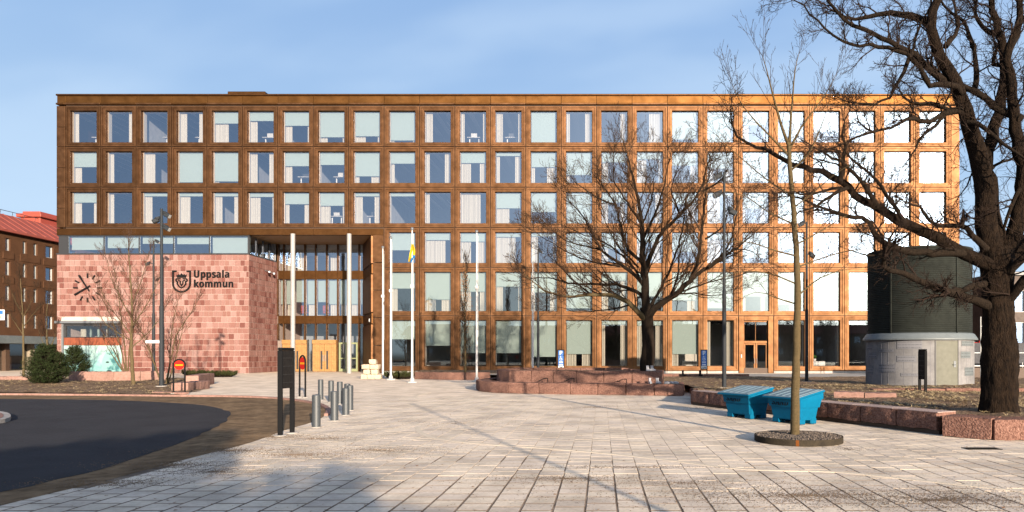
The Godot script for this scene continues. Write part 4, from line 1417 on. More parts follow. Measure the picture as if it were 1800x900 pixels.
func build_brick_house() -> void:
	var o := thing("brick_house", "brown brick office house with a red sheet-metal roof behind the hall's left end", "building", Vector3(-59.3, 0, -64), PI / 2)
	# local x runs away from the camera, local z towards the street
	var cols := [[-4.6, -4.1, 0], [-2.9, -2.2, 0], [-1.2, -0.7, 0], [0.55, 1.0, 0], [2.2, 2.75, 0], [3.95, 4.5, 0], [5.95, 6.45, 0], [7.3, 7.8, 0], [8.85, 9.9, 0], [12.15, 13.1, 1], [15.0, 15.9, 1], [18.0, 19.0, 0], [20.6, 21.6, 0], [23.2, 24.2, 1]]
	var rows := [[5.45, 7.0], [8.45, 9.95], [10.85, 12.1], [12.45, 13.72]]
	rows = [[4.35, 5.75], [7.05, 8.5], [9.55, 10.95], [12.0, 13.25]]
	var holes := []
	for r in rows:
		var h := []
		for c in cols: h.append([c[0], c[1]])
		holes.append([r[0] - 0.0, r[1], h])
	var m := MB.new()
	wall_with_holes(m, -8, 34, 3.2, 14.0, -0.4, 0.0, holes)
	part(o, "wall", m.mesh(), mats.brick)
	for r in rows:
		for c in cols: house_window(o, c[0], c[1], r[0], r[1], mats.off_white if not c[2] else mats.dark_metal, c[2] == 1)
	# recessed brick spandrels
	for r in 3:
		for c in [[3.6, 4.9], [5.6, 8.1], [8.5, 10.3]]:
			var q := MB.new()
			q.box(Vector3(c[0], rows[r][1] + 0.22, 0.0), Vector3(c[1], rows[r + 1][0] - 0.15, 0.07), 0.02)
			part(o, "brick_panel", q.mesh(), mats.brick)
	var inner := MB.new()
	inner.box(Vector3(-8, 0, -12), Vector3(34, 13.9, -1.6))
	part(o, "core", inner.mesh(), mats.groove)
	# ground floor: canopy, dark glazing, piers
	var cn := MB.new()
	cn.box(Vector3(-8.1, 2.72, -0.5), Vector3(34, 3.5, 1.3), 0.03)
	part(o, "canopy", cn.mesh(), mats.drum_ledge)
	for i in 14:
		var q := MB.new()
		q.box(Vector3(-8 + i * 3.0, 0, -0.5), Vector3(-7.5 + i * 3.0, 2.7, -0.05), 0.01)
		part(o, "pier", q.mesh(), mats.tan_wall if i == 5 else mats.groove)
		q = MB.new()
		q.quad(Vector3(-7.5 + i * 3.0, 0, -0.4), Vector3(-5 + i * 3.0, 0, -0.4), Vector3(-5 + i * 3.0, 2.7, -0.4), Vector3(-7.5 + i * 3.0, 2.7, -0.4))
		part(o, "shop_pane", q.mesh(), mats.glass_dark)
	# roof with standing eave and its chimney
	var rf := MB.new()
	rf.extrude(PackedVector2Array([Vector2(0.55, 13.8), Vector2(0.55, 14.0), Vector2(-3.0, 16.25), Vector2(-12.5, 15.2), Vector2(-12.5, 13.9)]), -8.2, 34.2, Transform3D(Basis(Vector3(0, 0, 1), Vector3(0, 1, 0), Vector3(1, 0, 0)), Vector3.ZERO))
	var roof := part(o, "roof", rf.mesh(), mats.red_roof)
	for i in 34:
		var q := MB.new()
		var sl := Vector2(-3.0 - 0.55, 16.25 - 14.0)
		q.box(Vector3(-0.025, 0, 0), Vector3(0.025, 0.05, sl.length()), 0.0)
		part(roof, "roof_seam", q.mesh(), mats.red_roof, Vector3(-7.6 + i * 1.22, 14.005, 0.55), Basis(Vector3.RIGHT, atan2(-sl.y, sl.x) + 0.0) * Basis.IDENTITY if false else Basis(Vector3(1, 0, 0), Vector3(0, sl.x / sl.length() * -1.0, sl.y / sl.length()), Vector3(0, sl.y / sl.length(), sl.x / sl.length())))
	var ch := MB.new()
	ch.box(Vector3(13.0, 14.5, -6.2), Vector3(16.2, 17.1, -4.0), 0.04)
	ch.box(Vector3(12.7, 17.101, -6.5), Vector3(16.5, 17.5, -3.7), 0.05)
	ch.box(Vector3(13.1, 17.501, -6.1), Vector3(16.1, 17.8, -4.1), 0.05)
	part(o, "chimney", ch.mesh(), mats.red_paint)
	var rl := MB.new()
	rl.rod(Vector3(-8, 16.65, -2.9), Vector3(11.4, 16.65, -2.9), 0.03, 6)
	for i in 14: rl.rod(Vector3(-7.8 + i * 1.45, 16.15, -3.0), Vector3(-7.8 + i * 1.45, 16.65, -2.9), 0.025, 5)
	part(o, "roof_rail", rl.mesh(), mats.dark_metal)

func build_right_side() -> void:
	var t := thing("tan_house", "tan rendered house with small dark windows, seen between the drum and the oak", "building", Vector3((1690 - CX) * 82.0 / FL, 0, -82))
	var m := MB.new()
	var hs := []
	for r in 4: hs.append([1.6 + r * 2.2, 2.9 + r * 2.2, [[0.9, 1.6], [2.0, 2.7], [4.2, 4.9]]])
	wall_with_holes(m, 0.3, 5.6, 0, 10.0, -0.4, 0, hs)
	m.box(Vector3(0.3, 0, -9), Vector3(5.6, 9.9, -1.0))
	part(t, "wall", m.mesh(), mats.tan_wall)
	for r in hs:
		for c in r[2]: house_window(t, c[0], c[1], r[0], r[1], mats.dark_metal)
	m = MB.new()
	m.box(Vector3(0.1, 10.0, -9.2), Vector3(5.8, 10.3, 0.25), 0.04)
	part(t, "roof", m.mesh(), mats.dark_metal)
	var b := thing("brown_house", "grey-brown flat-roofed house with white framed windows right of the oak trunk", "building", Vector3((1764 - CX) * 62.0 / FL, 0, -62))
	m = MB.new()
	hs = []
	for r in 2: hs.append([2.6 + r * 2.9, 4.6 + r * 2.9, [[0.8, 2.0], [3.2, 4.4], [6.0, 7.2], [8.8, 10.0]]])
	wall_with_holes(m, 0, 14, 0, 8.8, -0.4, 0, hs)
	m.box(Vector3(0, 0, -12), Vector3(14, 8.7, -1.0))
	part(b, "wall", m.mesh(), mats.brown_wall)
	for r in hs:
		for c in r[2]: house_window(b, c[0], c[1], r[0], r[1], mats.white_paint)
	m = MB.new()
	m.box(Vector3(-0.2, 8.8, -12.2), Vector3(14.2, 9.15, 0.25), 0.04)
	part(b, "roof", m.mesh(), mats.dark_metal)
	m = MB.new()
	m.box(Vector3(0.2, 0, 0.005), Vector3(13.8, 2.2, 0.06), 0.01)
	part(b, "shop_front", m.mesh(), mats.grey_wall)
	# dark ramp wall with a white capped rail
	var w := thing("ramp_wall", "dark grey ramp wall with a pale handrail, right of the drum", "wall", Vector3((1700 - CX) * 47.0 / FL, 0, -47))
	for i in 6:
		m = MB.new()
		m.box(Vector3(i * 1.5 + 0.01, 0, -0.3), Vector3(i * 1.5 + 1.49, 0.75, 0), 0.01)
		part(w, "lower_panel", m.mesh(), mats.groove)
		m = MB.new()
		m.box(Vector3(i * 1.5 + 0.01, 1.0, -2.3), Vector3(i * 1.5 + 1.49, 2.5, -2.1), 0.01)
		part(w, "upper_panel", m.mesh(), mats.grey_wall)
	m = MB.new()
	m.box(Vector3(0, 0.82, -0.22), Vector3(9, 0.92, -0.08), 0.02)
	for i in 12: m.rod(Vector3(0.4 + i * 0.7, 0.76, -0.15), Vector3(0.4 + i * 0.7, 1.1, -0.15), 0.03, 6)
	part(w, "handrail", m.mesh(), mats.off_white)
	m = MB.new()
	m.box(Vector3(0, 1.74, -2.08), Vector3(9, 1.80, -2.0), 0.01)
	part(w, "rail", m.mesh(), mats.grey_metal)
	# lattice mast with its yellow box
	var y := thing("lattice_mast", "pale lattice mast carrying a yellow box, just left of the oak trunk", "mast", Vector3((1727.5 - CX) * 46.0 / FL, 0, -46))
	m = MB.new()
	for s in [-0.14, 0.14]: m.rod(Vector3(s, 0, 0), Vector3(s, 4.2, 0), 0.035, 6)
	for i in 7: m.rod(Vector3(-0.14, 0.5 + i * 0.5, 0), Vector3(0.14, 0.8 + i * 0.5, 0), 0.02, 5)
	part(y, "frame", m.mesh(), mats.off_white)
	m = MB.new()
	m.box(Vector3(0.1, 2.0, 0.04), Vector3(0.4, 2.75, 0.3), 0.03)
	part(y, "box", m.mesh(), mats.sign_yellow)
	for e in [[1703.0, 54.0, 1.75, "red bicycle on the ramp beside the drum's right edge", "sign_red"], [1716.0, 54.5, 1.75, "second red bicycle on the ramp, nearer the mast", "sign_red"], [1792.0, 52.0, 0.0, "white bicycle parked before the grey-brown house, right of the oak", "off_white"]]:
		bicycle(Vector3((e[0] - CX) * e[1] / FL, e[2], -e[1]), 0.4, e[3], mats[e[4]])
	var rp := thing("ramp", "raised grey ramp deck behind the ramp wall carrying two red bicycles", "ramp", Vector3((1695 - CX) * 54.0 / FL, 0, -54.2))
	m = MB.new()
	m.box(Vector3(-0.5, 0, -1.6), Vector3(9, 1.74, 3.6), 0.02)
	part(rp, "deck", m.mesh(), mats.grey_wall)

func bicycle(at: Vector3, turn: float, label: String, mt: Material) -> void:
	var o := thing("bicycle", label, "bicycle", at, turn)
	for s in [-0.52, 0.52]:
		var m := MB.new()
		var p := PackedVector3Array()
		var r := PackedFloat32Array()
		for i in 17:
			p.append(Vector3(s + 0.34 * cos(TAU * i / 16.0), 0.35 + 0.34 * sin(TAU * i / 16.0), 0)); r.append(0.022)
		m.tube(p, r, 5)
		for i in 8: m.rod(Vector3(s, 0.35, 0), Vector3(s + 0.33 * cos(TAU * i / 8.0), 0.35 + 0.33 * sin(TAU * i / 8.0), 0), 0.005, 3)
		part(o, "wheel", m.mesh(), mats.dark_metal)
	var f := MB.new()
	var A := Vector3(-0.52, 0.35, 0)
	var B := Vector3(-0.08, 0.32, 0)
	var C := Vector3(-0.2, 0.85, 0)
	var D := Vector3(0.36, 0.82, 0)
	for e in [[A, B], [A, C], [B, C], [B, D], [C, D], [D, Vector3(0.52, 0.35, 0)], [D, Vector3(0.33, 1.05, 0)]]: f.rod(e[0], e[1], 0.024, 6)
	part(o, "frame", f.mesh(), mt)
	f = MB.new()
	f.rod(Vector3(0.33, 1.05, -0.28), Vector3(0.33, 1.05, 0.28), 0.018, 6)
	part(o, "handlebar", f.mesh(), mats.dark_metal)
	f = MB.new()
	f.box(Vector3(-0.34, 0.92, -0.07), Vector3(-0.08, 0.98, 0.07), 0.025)
	f.rod(C, C + Vector3(-0.02, 0.08, 0), 0.02, 6)
	part(o, "saddle", f.mesh(), mats.dark_metal)

# ---------------------------------------------------------------- granite beds
func rough_block(w: float, h: float, d: float, seed_: int, amp := 0.022, cut := 0.032) -> ArrayMesh:   # base at y = 0, centred
	var mb := MB.new()
	var fn := FastNoiseLite.new()
	fn.seed = seed_
	fn.frequency = 3.2
	fn.fractal_octaves = 4
	var hf := Vector3(w, h, d) / 2.0
	var core := hf - Vector3.ONE * cut
	for ax in 3:
		for s in [-1.0, 1.0]:
			if ax == 1 and s < 0: continue
			var u := (ax + 1) % 3
			var q := (ax + 2) % 3
			var nu := clampi(int(hf[u] * 2.0 / 0.11), 2, 12)
			var nq := clampi(int(hf[q] * 2.0 / 0.11), 2, 12)
			var g := []
			for i in nu + 1:
				for j in nq + 1:
					var p := Vector3.ZERO
					p[ax] = s * hf[ax]
					p[u] = lerpf(-hf[u], hf[u], float(i) / nu)
					p[q] = lerpf(-hf[q], hf[q], float(j) / nq)
					var c := p.clamp(-core, core)
					var m := (p - c).normalized()
					p = c + m * cut
					var a := amp * (0.25 if ax == 1 else 1.0)
					g.append(p + m * (fn.get_noise_3dv(p + Vector3(seed_, 0, 0)) * a * 1.8) + Vector3(0, hf.y, 0))
			for i in nu:
				for j in nq:
					var k := i * (nq + 1) + j
					mb.away([g[k], g[k + nq + 1], g[k + nq + 2]], Vector3(0, hf.y, 0))
					mb.away([g[k], g[k + nq + 2], g[k + 1]], Vector3(0, hf.y, 0))
	mb.soften(0.45)
	return mb.mesh()

func wall_run(o: Node3D, pts: Array, h: float, d: float, len_: float, y: float, seed_: int, mt: Material) -> void:   # blocks along points (x, z); their outer face on the line, the wall to the line's left
	var r := RandomNumberGenerator.new()
	r.seed = seed_
	for i in pts.size() - 1:
		var a: Vector2 = pts[i]
		var b: Vector2 = pts[i + 1]
		var n := maxi(1, roundi((b - a).length() / len_))
		for k in n:
			var p := a.lerp(b, float(k) / n)
			var q := a.lerp(b, float(k + 1) / n)
			var dv := (q - p)
			var nrm := Vector2(dv.y, -dv.x).normalized()
			var mid := (p + q) / 2.0 + nrm * (d / 2.0)
			var bl := rough_block(dv.length() - 0.012, h, d, r.randi() % 500)
			var s := part(o, "stone_block", bl, mt, Vector3(mid.x, y + r.randf_range(-0.006, 0.006), mid.y), Basis(Vector3.UP, -atan2(dv.y, dv.x)))
			s.rotation.y += r.randf_range(-0.008, 0.008)

func v2(p: Vector3) -> Vector2: return Vector2(p.x, p.z)

func mound(pts: PackedVector2Array, hfun: Callable, step: float) -> ArrayMesh:
	var lo := pts[0]
	var hi := pts[0]
	for p in pts:
		lo = lo.min(p); hi = hi.max(p)
	var mb := MB.new()
	var fn := FastNoiseLite.new()
	fn.frequency = 0.45
	fn.fractal_octaves = 4
	var nx := int((hi.x - lo.x) / step) + 1
	var nz := int((hi.y - lo.y) / step) + 1
	var ht := func(x: float, z: float) -> Vector3: return Vector3(x, hfun.call(x, z) + fn.get_noise_2d(x * 2.0, z * 2.0) * 0.07, z)
	for i in nx:
		for j in nz:
			var a := lo + Vector2(i, j) * step
			if not Geometry2D.is_point_in_polygon(a + Vector2(step, step) / 2.0, pts): continue
			mb.quad(ht.call(a.x, a.y + step), ht.call(a.x + step, a.y + step), ht.call(a.x + step, a.y), ht.call(a.x, a.y))
	mb.soften(0.2)
	return mb.mesh()

func tufts(parent: Node3D, pts: PackedVector2Array, hfun: Callable, n: int, seed_: int) -> void:
	var mb := MB.new()
	var r := RandomNumberGenerator.new()
	r.seed = seed_
	for i in 7:
		var f := r.randf() * TAU
		var l := r.randf_range(0.06, 0.16)
		var d := Vector3(cos(f), r.randf_range(0.08, 0.35), sin(f)) * l
		var s := Vector3(-sin(f), 0, cos(f)) * 0.006
		var b := Vector3(r.randf_range(-0.06, 0.06), 0.01, r.randf_range(-0.06, 0.06))
		mb.quad(b - s, b + s, b + d + s * 0.4, b + d - s * 0.4)
	var m := mb.mesh()
	var lo := pts[0]
	var hi := pts[0]
	for p in pts:
		lo = lo.min(p); hi = hi.max(p)
	var fn := FastNoiseLite.new()
	fn.seed = seed_
	fn.frequency = 0.35
	var xs := [[], []]
	for i in n * 4:
		var p := Vector2(r.randf_range(lo.x, hi.x), r.randf_range(lo.y, hi.y))
		if not Geometry2D.is_point_in_polygon(p, pts) or fn.get_noise_2d(p.x, p.y * 1.6) < r.randf_range(-0.35, 0.35): continue
		xs[0 if r.randf() < 0.6 else 1].append(Transform3D(Basis(Vector3.UP, r.randf() * TAU).scaled(Vector3.ONE * r.randf_range(0.7, 1.5)), Vector3(p.x, hfun.call(p.x, p.y) + 0.01, p.y)))
	for k in 2: stuff(parent, "dry_grass", m, xs[k], mats.straw if k == 0 else mats.straw_dark)

func build_beds() -> void:
	# the two-tiered granite bed in the middle
	var o := thing("tiered_planter", "two-tiered planter of rough red granite blocks round the middle bare tree", "planter")
	var lower := [Vector2(-5.6, -35.0), Vector2(-6.05, -32.9), Vector2(-5.55, -30.9), Vector2(-4.85, -29.9), Vector2(-4.0, -29.2), Vector2(-1.3, -28.5), Vector2(1.0, -27.95), Vector2(3.28, -27.4)]
	wall_run(o, lower, 0.48, 0.62, 1.14, 0.0, 3, mats.granite)
	wall_run(o, [Vector2(3.28, -27.4), Vector2(3.6, -29.8)], 0.48, 0.6, 1.2, 0.0, 8, mats.granite)
	var upper := [Vector2(-4.6, -35.5), Vector2(-5.15, -33.6), Vector2(-4.75, -31.6), Vector2(-4.1, -30.5), Vector2(-1.1, -29.6), Vector2(2.5, -28.75)]
	wall_run(o, upper, 0.96, 0.5, 1.2, 0.0, 5, mats.granite)
	wall_run(o, [Vector2(2.5, -28.75), Vector2(2.9, -31.6), Vector2(1.4, -34.6)], 0.95, 0.5, 1.2, 0.0, 6, mats.granite)
	wall_run(o, [Vector2(1.4, -34.6), Vector2(-4.6, -35.5)], 1.0, 0.5, 1.2, 0.0, 9, mats.granite)
	var sp := PackedVector2Array([Vector2(-4.4, -35.2), Vector2(-4.7, -33.4), Vector2(-4.3, -31.6), Vector2(-3.8, -30.8), Vector2(-1.0, -29.95), Vector2(2.2, -29.2), Vector2(2.55, -31.4), Vector2(1.2, -34.3)])
	var sm := mound(sp, func(_x, _z): return 0.87, 0.25)
	part(o, "soil_bed", sm, mats.soil)
	# little iron stops on its lower step
	for e in [[957, 666.5], [1003, 666.5], [1095, 667.5]]:
		var p := P(e[0], 672.5, 29.2 + (1000 - e[0]) * 0.006)
		var n: String = {957: "leftmost", 1003: "middle", 1095: "rightmost"}[e[0]]
		var b := thing("iron_bracket", "small black iron bracket on the planter's lower step, %s of the three" % n, "bracket", Vector3(p.x, 0.475, p.z), 0.2, "iron brackets on the planter step")
		var m := MB.new()
		m.rod(Vector3(0.13, 0, 0.1), Vector3(0.13, 0.17, 0.1), 0.018, 6)
		m.rod(Vector3(0.13, 0.17, 0.1), Vector3(-0.02, 0.17, 0.1), 0.018, 6)
		part(b, "post", m.mesh(), mats.black_paint)
		m = MB.new()
		m.rod(Vector3(-0.02, 0.17, 0.1), Vector3(-0.26, 0.05, 0.0), 0.018, 6)
		part(b, "arm", m.mesh(), mats.black_paint)
	# cast boots and shoes
	var y0 := 0.48
	for e in [[1139.5, 29.0, 0.97, 0.6, 1, "silver cast boot on the planter's top tier by the trunk, left of the pair"], [1147, 29.0, 0.97, 0.7, 1, "silver cast boot on the planter's top tier by the trunk, right of the pair"],
			[1142.5, 28.0, y0, 1.3, 1, "silver cast boot on the planter's lower step, left one"], [1156.5, 28.0, y0, 0.6, 1, "silver cast boot on the planter's lower step, right one"],
			[1171.5, 27.8, y0, 0.6, 0, "silver cast shoe on the lower step, left of three low shoes"], [1179.5, 27.8, y0, 0.9, 0, "silver cast shoe on the lower step, middle of three low shoes"], [1187, 27.8, y0, 0.4, 0, "silver cast shoe on the lower step, right of three low shoes"],
			[1201, 48.5, 0.12, 0.5, 2, "black cast boot on the low kerb behind the planter, left one"], [1231, 48.5, 0.12, 0.3, 2, "black cast boot on the low kerb behind the planter, right one"]]:
		boot(Vector3((e[0] - CX) * e[1] / FL, e[2], -e[1]), -e[3], e[4], e[5])
	# the long bed on the right: diagonal wall, end blocks, rising ground
	var w := thing("granite_bed", "long planting bed on the right edged with rough dark red granite blocks", "planting bed")
	wall_run(w, [Vector2(2.97, -22.7), Vector2(7.0, -14.25)], 0.37, 0.62, 1.1, 0.10, 31, mats.granite)
	var base := MB.new()
	base.box(Vector3(0, 0, -0.55), Vector3(9.36, 0.10, -0.07), 0.0)
	part(w, "footing", base.mesh(), mats.groove, Vector3(2.97, 0.0, -22.7), Basis(Vector3.UP, -atan2(8.45, 4.03)))
	for e in [[6.98, -14.0, 7.63, -13.35, 0.43], [7.67, -13.33, 8.75, -13.25, 0.42], [8.78, -13.25, 10.0, -13.2, 0.42], [10.03, -13.2, 11.3, -13.15, 0.41]]:
		wall_run(w, [Vector2(e[0], e[1]), Vector2(e[2], e[3])], e[4], 0.72, 1.3, 0.0, int(e[0] * 10), mats.granite)
	wall_run(w, [Vector2(3.6, -26.4), Vector2(2.97, -22.72)], 0.40, 0.55, 1.2, 0.0, 77, mats.granite)
	wall_run(w, [Vector2(3.75, -29.0), Vector2(3.62, -26.5)], 0.26, 0.5, 1.2, 0.0, 78, mats.granite)
	var hf := func(x: float, z: float) -> float: return 0.40 - 0.30 * smoothstep(-22.0, -44.0, z) + 0.03 * sin(x * 0.8)
	var bp := PackedVector2Array([Vector2(3.3, -22.4), Vector2(7.2, -14.3), Vector2(7.6, -13.8), Vector2(20, -13.6), Vector2(30, -30), Vector2(30, -44), Vector2(18, -47.5), Vector2(3.0, -49.0), Vector2(3.0, -36.0), Vector2(3.7, -29.0), Vector2(3.7, -26.4)])
	part(w, "soil_bed", mound(bp, hf, 0.4), mats.soil)
	tufts(w, PackedVector2Array([Vector2(3.6, -22.6), Vector2(7.4, -15.0), Vector2(14, -14.6), Vector2(18, -28), Vector2(10, -30), Vector2(3.6, -27)]), hf, 2600, 3)
	tufts(w, bp, hf, 1500, 4)
	# granite-topped ledge along the wall and a low edging inside the bed
	for i in 8:
		var a := Vector2(2.97, -22.7).lerp(Vector2(7.0, -14.25), i / 8.0)
		var b := Vector2(2.97, -22.7).lerp(Vector2(7.0, -14.25), (i + 1) / 8.0)
		var dv := b - a
		var nrm := Vector2(dv.y, -dv.x).normalized()
		var mid := (a + b) / 2.0 + nrm * 0.33
		var m := MB.new()
		m.box(Vector3(-dv.length() / 2 + 0.01, 0, -0.28), Vector3(dv.length() / 2 - 0.01, 0.02, 0.28), 0.008)
		part(w, "top_slab", m.mesh(), mats.granite_top, Vector3(mid.x, 0.462, mid.y), Basis(Vector3.UP, -atan2(dv.y, dv.x)))
	var k := thing("low_granite_edging", "low worn row of pinkish granite stones crossing the bed before the drum", "edging")
	wall_run(k, [Vector2(7.0, -20.6), Vector2(8.6, -19.9)], 0.56, 0.5, 0.9, 0.0, 41, mats.pink_stone)
	wall_run(k, [Vector2(9.4, -23.6), Vector2(20.0, -24.6)], 0.50, 0.35, 1.3, 0.0, 42, mats.granite)
	var e2 := thing("back_edging", "low red granite edging at the back of the bed along the hall's pavement", "edging")
	wall_run(e2, [Vector2(3.0, -49.1), Vector2(10.5, -48.4)], 0.26, 0.3, 1.1, 0.0, 44, mats.granite)
	var bench := thing("stone_slab_bench", "low white slab on a small foot beside the black cast boots", "bench", P(1216, 664.5, 49.5))
	var m2 := MB.new()
	m2.box(Vector3(-0.5, 0.0, -0.2), Vector3(0.5, 0.12, 0.2), 0.03)
	part(bench, "seat", m2.mesh(), mats.white_paint)
	m2 = MB.new()
	m2.box(Vector3(0.1, -0.3, -0.1), Vector3(0.25, 0.0, 0.1), 0.02)
	part(bench, "foot", m2.mesh(), mats.white_paint)
	# pale path slabs behind the drum's foot
	# left: planting strip between road and block
	var ls := thing("left_planting_bed", "flat planting bed of bark and dry grass between the road and the stone block", "planting bed")
	var lp := PackedVector2Array([v2(G(-300, 692)), v2(G(0, 691.5)), v2(G(150, 692.5)), v2(G(300, 694.5)), v2(G(345, 688)), v2(G(360, 676)), v2(G(350, 668)), v2(G(110, 667)), v2(G(-300, 664))])
	var lh := func(_x: float, z: float) -> float: return 0.04 + 0.10 * smoothstep(-29.5, -38.0, z)
	part(ls, "soil_bed", mound(lp, lh, 0.4), mats.soil)
	tufts(ls, lp, lh, 2600, 9)
	wall_run(ls, [v2(G(120, 673.5)), v2(G(200, 674)), v2(G(292, 671.5))], 0.68, 0.4, 1.3, 0.0, 51, mats.pink_stone)
	wall_run(ls, [v2(G(-200, 671)), v2(G(-20, 672)), v2(G(60, 672.5))], 0.36, 0.5, 1.6, 0.0, 55, mats.pink_stone)
	wall_run(ls, [v2(G(266, 692.5)), v2(G(318, 694))], 0.10, 0.4, 1.1, 0.0, 56, mats.pink_stone)
	var sb := thing("stepped_stones", "two stepped pinkish stone blocks at the right end of the left planting bed", "stone blocks")
	wall_run(sb, [v2(G(331, 688.5)), v2(G(370, 683))], 0.40, 0.7, 1.7, 0.0, 52, mats.pink_stone)
	wall_run(sb, [v2(G(349, 681.5)), v2(G(377, 675))], 0.62, 0.6, 2.4, 0.0, 53, mats.pink_stone)
	# granite edging left of the tiers, at the foot of the facade
	var fe := thing("facade_edging", "low red granite edging before the brass facade beside the flagpoles", "edging")
	wall_run(fe, [v2(G(728, 666.5)), v2(G(780, 668)), v2(G(835, 668.2)), v2(G(862, 667))], 0.5, 0.4, 1.5, 0.0, 61, mats.granite)
	var fp := PackedVector2Array([v2(G(728, 665.5)), v2(G(835, 666.5)), v2(G(1000, 665)), v2(G(1000, 659)), v2(G(735, 658.5))])
	part(fe, "soil_bed", mound(fp, func(_x, _z): return 0.38, 0.5), mats.soil)
	var pv := MB.new()
	pv.poly(px_poly([[1165, 664.5], [1900, 666], [1900, 657.5], [1165, 657.3]]), 0.012)
	struct("pavement", pv.mesh(), mats.concrete)

func boot(at: Vector3, turn: float, kind: int, label: String) -> void:
	var o := thing("cast_boot" if kind != 0 else "cast_shoe", label, "sculpture", at, turn)
	var m := MB.new()
	o.scale = Vector3.ONE * (0.78 if kind < 2 else 1.0)
	var h := 0.30 if kind == 1 else (0.12 if kind == 0 else 0.42)
	var out := PackedVector2Array([Vector2(-0.10, 0.025), Vector2(0.16, 0.025), Vector2(0.19, 0.055), Vector2(0.14, 0.095), Vector2(0.05, 0.125), Vector2(0.015, maxf(h * 0.6, 0.13)), Vector2(0.03, h), Vector2(-0.10, h), Vector2(-0.085, h * 0.5)])
	m.extrude(out, -0.055, 0.055)
	part(o, "upper", m.mesh(), mats.boot_silver if kind < 2 else mats.black_paint)
	m = MB.new()
	m.extrude(PackedVector2Array([Vector2(-0.11, 0.0), Vector2(-0.03, 0.0), Vector2(-0.02, 0.012), Vector2(0.03, 0.0), Vector2(0.20, 0.0), Vector2(0.20, 0.025), Vector2(-0.11, 0.025)]), -0.06, 0.06)
	part(o, "sole", m.mesh(), mats.grey_metal if kind < 2 else mats.black_paint)

